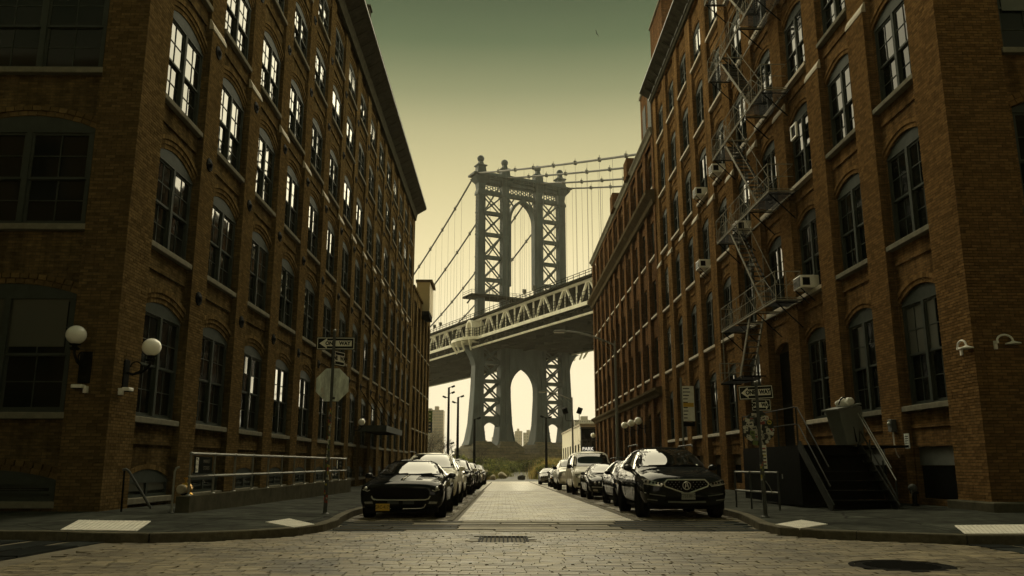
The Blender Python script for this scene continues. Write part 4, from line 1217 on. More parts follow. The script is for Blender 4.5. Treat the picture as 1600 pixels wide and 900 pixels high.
# lower arch: pointed opening in a plate under the deck, its sides swelling out to the feet
A = gothic(4.72, 22.8, 29.7, 12)
b = MB()
for y in (-1.5, 1.5):
    for (xa, za), (xb, zb) in zip(A[:-1], A[1:]): b.quad((xa, y, za), (xb, y, zb), (xb, y, 36), (xa, y, 36))
for (xa, za), (xb, zb) in zip(A[:-1], A[1:]): b.quad((xa, -1.5, za), (xb, -1.5, zb), (xb, 1.5, zb), (xa, 1.5, za))
for sx in (-1, 1):
    b.box(min(sx * 4.73, sx * 5.1), max(sx * 4.73, sx * 5.1), -1.5, 1.5, 20, 36)
b.build('lower_arch', M['tower'], tower)
# walkway platform round the tower with railings
b = MB(); b.box(-19.4, 19.0, -3.6, 3.6, 51.4, 52.0)
for sx in (-19.3, 18.9): b.bar((sx, 0, 49.4), (sx * .92, 0, 51.4), .4)
pf = b.build('platform', M['deckdark'], tower)
b = MB()
for z in (52.6, 53.2): b.box(-19.4, 19.0, -3.65, -3.57, z - .05, z + .05); b.box(-19.45, -19.35, -3.55, 3.55, z - .05, z + .05); b.box(18.95, 19.05, -3.55, 3.55, z - .05, z + .05)
for k in range(33): x = -19.4 + k * 1.2; b.box(x - .05, x + .05, -3.66, -3.56, 52, 53.25)
b.build('railing', M['tower'], pf)

# masonry pier under the tower
def pier_block(x0, x1, y0, y1, z0, z1, name='pier_stone'):
    b = MB(); b.box(x0, x1, y0, y1, z0, z1); me = bevelled(b.mesh(name, M['masonry']), .18, 1); inst(name, me, pier)
pier = empty('masonry_pier', (0, 0, 0), 0, bridge)
pier_block(-21.5, 21.5, -9.5, 9.5, -6, 1.1); pier_block(-20.2, 20.2, -8.4, 8.4, 1.1, 3.0)
for xa, xb in ((-19.8, -2.8), (2.4, 19.8)):
    pier_block(xa, xb, -7.4, 7.4, 3.0, 4.7)
    for cx in COLX:
        if xa < cx < xb: 
            b = MB(); taper_box(b, [(4.7, cx - 4.2, cx + 4.2, -5.4, 5.4), (5.2, cx - 3.9, cx + 3.9, -5, 5), (6.2, cx - 2.9, cx + 2.9, -3.8, 3.8), (6.7, cx - 2.7, cx + 2.7, -3.4, 3.4)])
            b.build('pier_cap', M['masonry'], pier)

# deck: two trusses, fascia, floor beams; s runs along the bridge (negative = towards us)
S0, S1 = -150, 225; PIT = 5.6
def deckz(s): return 0.0
deck = empty('deck', (0, 0, 0), 0, bridge)
for xs in (-17.1, 17.1):
    b = MB(); b.box(xs - .3, xs + .3, S0, S1, 37.7, 38.4); b.box(xs - .3, xs + .3, S0, S1, 43.3, 43.9); b.build('chord', M['truss'], deck)
    k = 0; s = S0 + 2
    dia, post = MB(), MB()
    s = -61.8 - 11.2 * 8
    while s < S1 - 12:
        # lambda shaped pair between two posts
        vis_ = xs < 0 and -80 < s < 50
        b = MB()
        b.bar((xs, s + 1.3, 38.3), (xs, s + 4.9, 43.4), .5, .55); b.bar((xs, s + 9.9, 38.3), (xs, s + 6.3, 43.4), .5, .55)
        b.box(xs - .33, xs + .33, s + 4.4, s + 6.8, 43.0, 43.5)
        b.build('truss_diagonal', M['truss'], deck)
        b = MB(); b.bar((xs, s, 38.3), (xs, s, 43.4), .34, .34); b.bar((xs, s + 5.6, 38.3), (xs, s + 5.6, 43.2), .22, .22); b.build('truss_post', M['truss'], deck)
        s += 11.2
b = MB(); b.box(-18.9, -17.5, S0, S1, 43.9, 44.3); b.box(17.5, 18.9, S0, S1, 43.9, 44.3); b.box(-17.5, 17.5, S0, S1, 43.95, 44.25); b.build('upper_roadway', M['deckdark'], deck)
b = MB()
for x in (-18.9, 18.9):
    for z in (44.9, 45.5): b.box(x - .06, x + .06, S0, S1, z - .06, z + .06)
    s = S0
    while s < S1: b.box(x - .06, x + .06, s - .07, s + .07, 44.3, 45.55); s += 2.8
b.build('upper_railing', M['deckdark'], deck)
b = MB(); b.box(-19.3, -17.5, S0, S1, 37.3, 37.7); b.box(17.5, 19.3, S0, S1, 37.3, 37.7); b.box(-19.5, -19.3, S0, S1, 36.9, 37.8); b.box(19.3, 19.5, S0, S1, 36.9, 37.8); b.build('walkway', M['truss'], deck)
b = MB()
for x in (-19.4, 19.4):
    for z in (38.6, 39.4, 40.3): b.box(x - .05, x + .05, S0, S1, z - .05, z + .05)
    s = S0
    while s < S1: b.box(x - .07, x + .07, s - .08, s + .08, 37.8, 40.5); s += 1.87
b.build('walkway_railing', M['deckdark'], deck)
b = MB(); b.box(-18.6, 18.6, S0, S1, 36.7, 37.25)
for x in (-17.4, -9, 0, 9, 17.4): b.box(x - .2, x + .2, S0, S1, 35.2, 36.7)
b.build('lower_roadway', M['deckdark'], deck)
s = S0 + 1
while s < S1:
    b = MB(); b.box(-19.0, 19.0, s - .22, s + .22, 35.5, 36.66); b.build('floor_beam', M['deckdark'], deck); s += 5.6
b = MB()
for x in (-18.0, 18.0): b.box(x - .25, x + .25, S0, S1, 34.9, 35.4)
s = S0
b.build('utility_pipe', M['truss'], deck)
# haunches joining the columns to the deck, and the rounded balcony with its hood on the near side
for sx in (-1, 1):
    b = MB(); P = [(sx * (16.6 + 4.6 * (1 - math.cos(a))), 26 + 9.2 * math.sin(a)) for a in [math.pi / 2 * k / 8 for k in range(9)]]
    for (xa, za), (xb, zb) in zip(P[:-1], P[1:]): b.add([(xa, -1.6, za), (xb, -1.6, zb), (sx * 16.6, -1.6, zb), (sx * 16.6, -1.6, za), (xa, 1.6, za), (xb, 1.6, zb), (sx * 16.6, 1.6, zb), (sx * 16.6, 1.6, za)], [(0, 1, 2, 3), (4, 7, 6, 5), (0, 4, 5, 1)])
    b.build('haunch', M['tower'], tower)
    cxx = sx * 19.0; n = 14
    b = MB(); R_ = [(cxx + sx * 4.2 * math.sin(math.pi * k / n), -8.5 * math.cos(math.pi * k / n)) for k in range(n + 1)]
    for (xa, ya), (xb, yb) in zip(R_[:-1], R_[1:]):
        b.add([(xa, ya, 36.9), (xb, yb, 36.9), (xb, yb, 37.8), (xa, ya, 37.8), (cxx, ya, 36.9), (cxx, yb, 36.9), (cxx, yb, 37.8), (cxx, ya, 37.8)], [(0, 1, 2, 3), (0, 4, 5, 1), (3, 2, 6, 7)])
    bal = b.build('balcony', M['truss'], deck)
    b = MB()
    for (xa, ya), (xb, yb) in zip(R_[:-1], R_[1:]):
        for z in (38.6, 39.4, 40.3): b.bar((xa, ya, z), (xb, yb, z), .1)
        b.bar((xa, ya, 37.8), (xa, ya, 40.4), .16)
    b.build('balcony_railing', M['deckdark'], bal)
    for k in (3, 5, 7, 9, 11):
        xa, ya = R_[k]; b = MB(); b.bar((xa, ya, 36.9), (xa - sx * 1.4, ya * .8, 33.9), .35, .5); b.bar((xa - sx * .2, ya, 36.4), (cxx - sx * 1.5, ya * .8, 36.4), .4, .5); b.build('balcony_bracket', M['truss'], bal)
    b = MB(); m = 10
    Q = [(2.3 * math.cos(math.pi * k / m), 41.2 + 2.3 * math.sin(math.pi * k / m)) for k in range(m + 1)]
    xa, xb = cxx + sx * 1.0, cxx - sx * 3.2
    for (y0, z0), (y1, z1) in zip(Q[:-1], Q[1:]):
        b.quad((xa, y0 - 3, z0), (xa, y1 - 3, z1), (xb, y1 - 3, z1), (xb, y0 - 3, z0)); 
        b.quad((xa, y0 - 3, z0), (xa, y1 - 3, z1), (xa, (y1) * .72 - 3, 41.2 + (z1 - 41.2) * .72), (xa, y0 * .72 - 3, 41.2 + (z0 - 41.2) * .72))
        b.quad((xa, y0 * .72 - 3, 41.2 + (z0 - 41.2) * .72), (xa, y1 * .72 - 3, 41.2 + (z1 - 41.2) * .72), (xb, y1 * .72 - 3, 41.2 + (z1 - 41.2) * .72), (xb, y0 * .72 - 3, 41.2 + (z0 - 41.2) * .72))
    b.box(min(xa, xb), max(xa, xb), -5.3, -4.9, 37.8, 41.3); b.box(min(xa, xb), max(xa, xb), -1.1, -.7, 37.8, 41.3)
    b.build('balcony_hood', M['truss'], bal)
# cables and suspenders
CX = (-16.8, -6.2, 6.2, 16.8)
def cable_z(s):
    return 92.8 - .46 * s + .00102 * s * s if s > 0 else 92.8 + .292 * s + .00022 * s * s
for x in CX:
    b = MB(); b.tube([(x, s, cable_z(s)) for s in range(-150, 215, 5)], .30, 8); b.build('main_cable', M['cable'], bridge, smooth=True)
    bands = MB(); 
    s = -140
    while s < 90:
        if abs(s) > 8:
            z = cable_z(s); bands.box(x - .42, x + .42, s - .16, s + .16, z - .52, z + .52); bands.box(x - .05, x + .05, s - .05, s + .05, z + .5, z + 1.2)
        s += 11.2
    o = bands.build('cable_bands', M['cable'], bridge); o['kind'] = 'stuff'
    s = -106.4
    while s < 100:
        if abs(s) > 6:
            b = MB(); 
            b.tube([(x, s, 44.3), (x, s, cable_z(s))], .036, 4)
            o = b.build('suspender', M['cable'], bridge)
            if int(s) % 3 == 0:
                b = MB(); b.box(x - .5, x + .5, s - .25, s + .25, 47.0, 47.7); b.prism([(-.5, 0), (.5, 0), (.2, -.7), (-.2, -.7)], (x, s - .3, 47), (x, s + .3, 47), (1, 0, 0), (0, 0, 1)); b.build('suspender_clamp', M['cable'], o)
        s += 5.6
# ------------------------------------------------------------------ vehicles
# a car is one loft: the bonnet, glasshouse and boot share one smooth skin; lamps, grille, glass and badges are
# pieces laid on that skin by ray casting.  local axes: x across, y from the nose (0) to the tail, z up from the road
def loft_body(st, arches, name, ar=.36):
    """st: list of dicts (y, zb, hb, hm, z1, z2, hs, zs, hr, zr, zc)"""
    v, f = [], []
    def ring(s):
        y = s['y']
        half = [(0, s['zb']), (s['hb'], s['zb']), (s['hm'] - .015, s['z1']), (s['hm'], s['z2']), (s['hs'], s['zs']), ((s['hs'] * .45 + s['hr'] * .55), (s['zs'] * .5 + s['zr'] * .5)), (s['hr'], s['zr']), (s['hr'] * .6, s['zc'] - (s['zc'] - s['zr']) * .22), (0, s['zc'])]
        pts = half + [(-x, z) for x, z in reversed(half[1:-1])]
        return [(x, y, z) for x, z in pts]
    n = 0
    for s in st:
        r_ = ring(s); n = len(r_); v += r_
    for i in range(len(st) - 1):
        for j in range(n):
            q = (j + 1) % n; f.append((i * n + j, (i + 1) * n + j, (i + 1) * n + q, i * n + q))
    f.append(tuple(range(n))); f.append(tuple(reversed(range((len(st) - 1) * n, len(st) * n))))
    me = bpy.data.meshes.new(name); me.from_pydata(v, [], f)
    bm = bmesh.new(); bm.from_mesh(me); bmesh.ops.recalc_face_normals(bm, faces=bm.faces); bm.to_mesh(me); bm.free()
    o = bpy.data.objects.new('tmp', me); COL.objects.link(o)
    md = o.modifiers.new('s', 'SUBSURF'); md.levels = 2; md.render_levels = 2
    dg = bpy.context.evaluated_depsgraph_get()
    solid = bpy.data.meshes.new_from_object(o.evaluated_get(dg))
    bv = BVHTree.FromPolygons([x.co.copy() for x in solid.vertices], [tuple(p.vertices) for p in solid.polygons])
    cut = MB()
    for ya in arches:
        for sx in (-1, 1): cut.lathe([(ar, .62 * sx), (ar, 1.4 * sx)] if sx > 0 else [(ar, -1.4), (ar, -.62)], (0, ya, ar - .02), 28, 'x')
    co = cut.build('cut', M['black_trim'])
    bo = o.modifiers.new('b', 'BOOLEAN'); bo.operation = 'DIFFERENCE'; bo.object = co; bo.solver = 'EXACT'
    dg = bpy.context.evaluated_depsgraph_get()
    out = bpy.data.meshes.new_from_object(o.evaluated_get(dg)); out.name = name
    bpy.data.objects.remove(o); bpy.data.objects.remove(co)
    out.polygons.foreach_set('use_smooth', [True] * len(out.polygons))
    out.set_sharp_from_angle(angle=R(42))
    return out, bv

class Skin:
    def __init__(s, bv): s.bv = bv
    def hit(s, a, b, axis, sgn):
        if axis == 'y': o, d = Vector((a, -5 if sgn > 0 else 12, b)), Vector((0, sgn, 0))
        elif axis == 'x': o, d = Vector((-4 * sgn, a, b)), Vector((sgn, 0, 0))
        else: o, d = Vector((a, b, 6)), Vector((0, 0, -1))
        h = s.bv.ray_cast(o, d)
        return (h[0], h[1]) if h[0] is not None else (None, None)
    def patch(s, poly, axis='y', sgn=1, off=.004, th=.012, step=.07):
        """mesh of a thin plate that follows the skin inside the outline"""
        pts = []
        for (a, b), (c, d) in zip(poly, poly[1:] + poly[:1]):
            n = max(1, int(math.hypot(c - a, d - b) / step))
            pts += [(a + (c - a) * i / n, b + (d - b) * i / n) for i in range(n)]
        nb = len(pts)
        xs = [p[0] for p in poly]; ys = [p[1] for p in poly]
        x = min(xs) + step / 2
        while x < max(xs):
            y = min(ys) + step / 2
            while y < max(ys):
                if inside(poly, x, y) and min(seg_d((x, y), p, q) for p, q in zip(poly, poly[1:] + poly[:1])) > step * .4: pts.append((x, y))
                y += step
            x += step
        r_ = delaunay_2d_cdt([Vector(p) for p in pts], [(i, (i + 1) % nb) for i in range(nb)], [], 1, 1e-5)
        V2, F2_ = r_[0], r_[2]
        V, ok = [], []
        for p in V2:
            h, nn = s.hit(p.x, p.y, axis, sgn)
            if h is None: V += [None]; continue
            if nn.dot(Vector((0, sgn, 0)) if axis == 'y' else Vector((sgn, 0, 0)) if axis == 'x' else Vector((0, 0, -1))) > 0: nn = -nn
            V.append((h + nn * off, h - nn * th))
        mb = MB(); idx = {}
        for fc in F2_:
            if any(V[i] is None for i in fc): continue
            for k in (0, 1):
                for i in fc:
                    if (i, k) not in idx: idx[(i, k)] = len(mb.v); mb.v.append(tuple(V[i][k]))
            mb.f.append(tuple(idx[(i, 0)] for i in fc)); mb.m.append(0)
        ec = {}
        for fc in F2_:
            if any(V[i] is None for i in fc): continue
            for i, j in zip(fc, fc[1:] + fc[:1]):
                e = (min(i, j), max(i, j)); ec[e] = ec.get(e, 0) + 1
        for (i, j), c in ec.items():
            if c == 1: mb.f.append((idx[(i, 0)], idx[(j, 0)], idx[(j, 1)], idx[(i, 1)])); mb.m.append(0)
        return mb
    def line(s, pts, r, axis='y', sgn=1, off=.006, n=6, step=.08, mb=None):
        mb = mb or MB(); Q = []
        for (a, b), (c, d) in zip(pts[:-1], pts[1:]):
            k = max(1, int(math.hypot(c - a, d - b) / step)); Q += [(a + (c - a) * i / k, b + (d - b) * i / k) for i in range(k)]
        Q.append(pts[-1]); P = []
        for a, b in Q:
            h, nn = s.hit(a, b, axis, sgn)
            if h is None: continue
            P.append(h + nn * off if nn.dot(Vector((0, sgn, 0)) if axis == 'y' else (Vector((sgn, 0, 0)) if axis == 'x' else Vector((0, 0, -1)))) < 0 else h - nn * off)
        if len(P) > 1: mb.tube(P, r, n)
        return mb

WHEEL = {}
def wheel(parent, x, y, rad, sx, spokes=10, wid=.23, rimmat=None):
    k = (round(rad, 2), spokes, sx)
    if k not in WHEEL:
        t = MB(); h = wid / 2; rr = rad * .66
        t.lathe([(rr, -h * .8), (rad * .9, -h), (rad * .98, -h * .72), (rad, -h * .3), (rad, h * .3), (rad * .98, h * .72), (rad * .9, h), (rr, h * .8)], (0, 0, 0), 28, 'x')
        r_ = MB(); e = sx * h * .72
        r_.lathe([(rr, -sx * h * .5), (rr * 1.01, e), (rr * .93, e * 1.02), (rr * .90, e * .4), (.001, e * .4)], (0, 0, 0), 28, 'x')
        for q in range(spokes):
            a = 2 * math.pi * q / spokes; c, s_ = math.cos(a), math.sin(a)
            r_.bar((e * .86, rr * .12 * c, rr * .12 * s_), (e * .92, rr * .93 * c, rr * .93 * s_), rr * .14, .03, (1, 0, 0))
        r_.lathe([(rr * .2, e * .5), (rr * .2, e), (.001, e * 1.05)], (0, 0, 0), 14, 'x')
        WHEEL[k] = (t.mesh('tyre', M['rubber'], True), r_.mesh('rim', M['rim']))
    w = inst('wheel', WHEEL[k][0], parent, (x, y, rad))
    inst('rim', WHEEL[k][1], w)
    return w

def S(y, zb, hb, hm, z1, z2, hs, zs, hr, zr, zc): return dict(y=y, zb=zb, hb=hb, hm=hm, z1=z1, z2=z2, hs=hs, zs=zs, hr=hr, zr=zr, zc=zc)
def plate(parent, x, y, z, txt, base, ink, w=.31, h=.155):
    b = MB(); b.box(-w / 2, w / 2, -.006, .006, -h / 2, h / 2); o = b.build('licence_plate', base, parent, loc=(x, y, z))
    me = text_mesh('plate_number', txt, h * .66, ink, .001, sx=.78); inst('lettering', me, o, (0, -.0075, 0), (R(90), 0, 0))
    return o

def car_root(name, label, x, y, group, cat='car', yaw=0.0, tilt=True):
    r = empty(name, (x, y, G(y + 2.3))); r.rotation_euler = (-.0095 if tilt and y < 108 else 0, 0, yaw)
    tag(r, label, cat, group)
    return r
GL, GRR = 'cars parked along the left kerb', 'cars parked along the right kerb'

def glasshouse(sk, root, ws, side, rear=None, pillars=()):
    m = sk.patch(ws, 'y', 1, .004, .01, .07); m.build('windscreen', M['carglass'], root, smooth=True)
    sk.line(ws + ws[:1], .012, 'y', 1, .004).build('screen_seal', M['black_trim'], root)
    for sg in (1, -1):
        for wnd in side:
            sk.patch(wnd, 'x', sg, .004, .01, .08).build('side_window', M['carglass'], root, smooth=True)
    if rear: sk.patch(rear, 'y', -1, .004, .01, .1).build('rear_window', M['carglass'], root, smooth=True)
def mirrors(root, x, y, z, mat, s=1.0):
    for sg in (-1, 1):
        b = MB(); b.lathe([(.001, -.10), (.07, -.095), (.10, -.03), (.10, .03), (.07, .09), (.001, .10)], (0, 0, 0), 14, 'y')
        me = b.mesh('door_mirror', mat, True); me.transform(Matrix.Diagonal((.95 * s, .7 * s, .68 * s, 1)))
        o = inst('door_mirror', me, root, (sg * (x + .10), y, z), (0, 0, 0))
        b = MB(); b.bar((-sg * .16, .02, -.06), (0, 0, -.02), .05); b.build('mirror_arm', M['black_trim'], o)
def underside(root, L, w, z=.22):
    b = MB(); b.box(-w, w, .12, L - .12, z - .06, z + .25); b.build('chassis', M['black_trim'], root)
def door_lines(sk, root, ys, z0, z1, mat=None):
    b = MB()
    for sg in (1, -1):
        for y in ys: sk.line([(y, z0), (y, (z0 + z1) / 2), (y, z1)], .006, 'x', sg, .001, 4, .1, b)
    b.build('door_gap', M['black_trim'], root)
    b = MB()
    for sg in (1, -1):
        for y in ys[1:]:
            h, nn = sk.hit(y - .14, z1 - .09, 'x', sg)
            if h is not None: b.box(h.x - .018, h.x + .018, y - .24, y - .06, z1 - .10, z1 - .07)
    if b.f: b.build('door_handle', mat or M['chrome'], root)

# ---- black fastback coupe with two grey stripes, first at the left kerb
def make_coupe(x, y):
    root = car_root('sports_coupe', 'low black fastback coupe with grey bonnet stripes and a yellow number plate', x, y, GL)
    st = [S(0, .30, .62, .80, .38, .56, .76, .66, .56, .73, .75), S(.04, .24, .72, .90, .34, .60, .85, .71, .60, .78, .80), S(.18, .19, .80, .945, .33, .63, .905, .77, .65, .845, .865), S(.24, .19, .80, .95, .33, .63, .91, .78, .65, .86, .88),
          S(.55, .18, .84, .955, .36, .66, .915, .82, .68, .895, .92), S(1.1, .18, .86, .96, .36, .69, .915, .86, .70, .925, .955), S(1.5, .19, .86, .958, .36, .70, .915, .89, .71, .955, .98),
          S(1.62, .19, .86, .955, .36, .70, .91, .90, .70, .975, 1.0), S(2.0, .19, .86, .95, .36, .71, .905, .91, .64, 1.15, 1.21), S(2.34, .19, .86, .945, .36, .71, .90, .92, .59, 1.29, 1.35), S(2.75, .19, .86, .945, .36, .71, .90, .93, .58, 1.33, 1.395),
          S(3.3, .19, .86, .955, .36, .72, .915, .95, .56, 1.26, 1.34), S(3.9, .20, .86, .965, .38, .74, .93, .98, .56, 1.10, 1.16), S(4.3, .22, .84, .955, .40, .74, .92, .99, .62, 1.05, 1.08), S(4.66, .27, .80, .90, .42, .72, .88, .94, .64, 1.01, 1.03), S(4.76, .32, .72, .84, .45, .68, .80, .87, .60, .95, .96), S(4.78, .36, .66, .78, .48, .66, .74, .83, .55, .90, .91)]
    body, bv = loft_body(st, (.92, 3.64), 'car_body', .385)
    body.materials.clear(); body.materials.append(M['p_black']); sk = Skin(bv)
    inst('body', body, root)
    underside(root, 4.78, .82)
    for sx in (-1, 1):
        for ya in (.92, 3.64): wheel(root, sx * .83, ya, .345, sx, 10, .25)
    glasshouse(sk, root, [(-.74, 1.0), (.74, 1.0), (.56, 1.31), (-.56, 1.31)], [[(1.98, .965), (2.52, 1.235), (2.95, 1.265), (3.1, 1.24), (3.1, .985)], [(3.16, .99), (3.16, 1.23), (3.5, 1.13), (3.62, 1.02)]])
    mirrors(root, .93, 1.86, .97, M['p_black']); door_lines(sk, root, [1.55, 3.05], .34, .90)
    # stripes from grille to screen, and over the roof
    for a, c in ((-.30, -.045), (.045, .30)):
        sk.patch([(a, .16), (c, .16), (c, 1.52), (a, 1.52)], 'z', 1, .003, .004, .09).build('bonnet_stripe', M['stripe'], root, smooth=True)
        sk.patch([(a, 2.42), (c, 2.42), (c, 3.2), (a, 3.2)], 'z', 1, .003, .004, .1).build('roof_stripe', M['stripe'], root, smooth=True)
        sk.patch([(a, .30), (c, .30), (c, .42), (a, .42)], 'y', 1, .004, .004, .09).build('bumper_stripe', M['stripe'], root, smooth=True)
    sk.patch([(-.012, .16), (.012, .16), (.012, 1.5), (-.012, 1.5)], 'z', 1, .004, .004, .2).build('pin_stripe', M['p_white2'], root)
    # grille, lamps, lower intakes
    sk.patch([(-.58, .70), (-.66, .60), (-.62, .50), (-.50, .465), (.50, .465), (.62, .50), (.66, .60), (.58, .70)], 'y', 1, .012, .02, .06).build('grille', M['black_trim'], root)
    sk.line([(-.66, .53), (-.62, .465), (-.54, .445), (-.30, .44), (.30, .44), (.54, .445), (.62, .465), (.66, .53)], .013, 'y', 1, .02).build('grille_trim', M['chrome'], root, smooth=True)
    sk.line([(-.66, .50), (-.62, .455), (-.58, .44)], .008, 'y', 1, .02).build('grille_trim', M['chrome'], root)
    for sg in (-1, 1):
        o = sk.patch([(sg * .63, .68), (sg * .68, .62), (sg * .88, .64), (sg * .915, .74), (sg * .86, .755)], 'y', 1, .008, .01, .04).build('headlamp', M['black_trim'], root, smooth=True)
        h, nn = sk.hit(sg * .80, .685, 'y', 1); b = MB(); b.ball((0, 0, 0), .052, 12, 8); b.build('lamp_bulb', M['lamp_glass'], o, smooth=True, loc=h + Vector((0, .012, 0)))
        sk.line([(sg * .70, .655), (sg * .76, .632), (sg * .86, .66)], .009, 'y', 1, .014).build('lamp_strip', M['chrome'], o)
        sk.patch([(sg * .62, .36), (sg * .80, .36), (sg * .82, .40), (sg * .64, .41)], 'y', 1, .008, .01, .05).build('fog_lamp', M['lamp_glass'], root)
    sk.line([(-.56, .35), (-.52, .285), (-.45, .265), (-.22, .26)], .008, 'y', 1, .012).build('bumper_trim', M['chrome'], root)
    sk.line([(.56, .35), (.52, .285), (.45, .265), (.05, .26)], .009, 'y', 1, .012).build('bumper_trim', M['chrome'], root)
    sk.patch([(-.50, .26), (.50, .26), (.54, .35), (-.54, .35)], 'y', 1, .006, .012, .07).build('lower_intake', M['black_trim'], root)
    h, nn = sk.hit(-.34, .285, 'y', 1)
    plate(root, -.40, h.y - .035, .285, 'GRC-4175', M['yellow'], M['black_trim'])
    # bonnet vents
    for sg in (-1, 1): sk.patch([(sg * .36, .95), (sg * .56, 1.0), (sg * .56, 1.12), (sg * .38, 1.08)], 'z', 1, .006, .008, .06).build('bonnet_vent', M['black_trim'], root)
    b = MB()
    for sg in (-.28, .30): sk.line([(sg - .3, .985), (sg + .25, 1.015)], .009, 'y', 1, .012, 5, .1, b)
    b.build('wiper', M['black_trim'], root)
    return root

# ---- sport utility body used for three cars
SUV_ST = [S(0, .36, .58, .78, .44, .64, .74, .76, .55, .86, .90), S(.05, .30, .68, .88, .40, .68, .84, .82, .60, .92, .95), S(.22, .26, .78, .95, .40, .72, .90, .90, .66, 1.0, 1.03), S(.6, .25, .86, .975, .42, .78, .93, .98, .70, 1.07, 1.10),
          S(1.1, .25, .88, .98, .42, .82, .94, 1.03, .72, 1.11, 1.15), S(1.28, .25, .88, .98, .42, .82, .94, 1.04, .72, 1.13, 1.17), S(1.7, .25, .88, .975, .42, .84, .94, 1.06, .68, 1.38, 1.44), S(2.1, .25, .88, .975, .42, .84, .935, 1.07, .64, 1.58, 1.64), S(2.6, .25, .88, .975, .42, .84, .935, 1.08, .64, 1.635, 1.70),
          S(3.5, .25, .88, .975, .42, .84, .935, 1.10, .63, 1.63, 1.70), S(4.3, .27, .88, .97, .44, .86, .93, 1.12, .62, 1.58, 1.65), S(4.6, .29, .86, .96, .46, .86, .92, 1.12, .60, 1.46, 1.54), S(4.85, .34, .82, .93, .5, .86, .89, 1.10, .58, 1.24, 1.30), S(4.95, .40, .76, .88, .54, .84, .84, 1.05, .55, 1.14, 1.18), S(4.98, .45, .70, .82, .58, .82, .78, 1.0, .5, 1.08, 1.1)]
SUVC = {}
def suv_shell(root, paintm, front):
    if 'b' not in SUVC:
        SUVC['b'] = loft_body(SUV_ST, (.95, 3.77), 'car_body', .43)
        SUVC['b'][0].materials.clear(); SUVC['b'][0].materials.append(M['p_black'])
    body, bv = SUVC['b']; sk = Skin(bv)
    o = inst('body', body, root); o.material_slots[0].link = 'OBJECT'; o.material_slots[0].material = paintm
    underside(root, 4.98, .86, .30)
    for sx in (-1, 1):
        for ya in (.95, 3.77): wheel(root, sx * .85, ya, .385, sx, 5, .26)
    glasshouse(sk, root, [(-.79, 1.19), (.79, 1.19), (.64, 1.62), (-.64, 1.62)],
               [[(1.78, 1.13), (2.18, 1.47), (2.45, 1.565), (2.86, 1.575), (2.86, 1.15)], [(2.93, 1.15), (2.93, 1.575), (3.75, 1.565), (3.75, 1.17)], [(3.82, 1.17), (3.82, 1.56), (4.3, 1.50), (4.45, 1.2)]])
    mirrors(root, .95, 1.72, 1.16, paintm, 1.15); door_lines(sk, root, [1.62, 2.9, 3.78], .48, 1.06)
    b = MB()
    for sg in (-1, 1): sk.line([(1.7, 1.12), (2.9, 1.14), (4.4, 1.18)], .010, 'x', sg, .004, 4, .2, b)
    b.build('window_trim', M['chrome'], root)
    b = MB()
    for sg in (-1, 1): b.tube([(sg * .70, 2.3, 1.68), (sg * .70, 2.4, 1.735), (sg * .69, 3.9, 1.735), (sg * .68, 4.1, 1.68)], .018, 6)
    b.build('roof_rail', M['galv_dull'], root)
    return sk

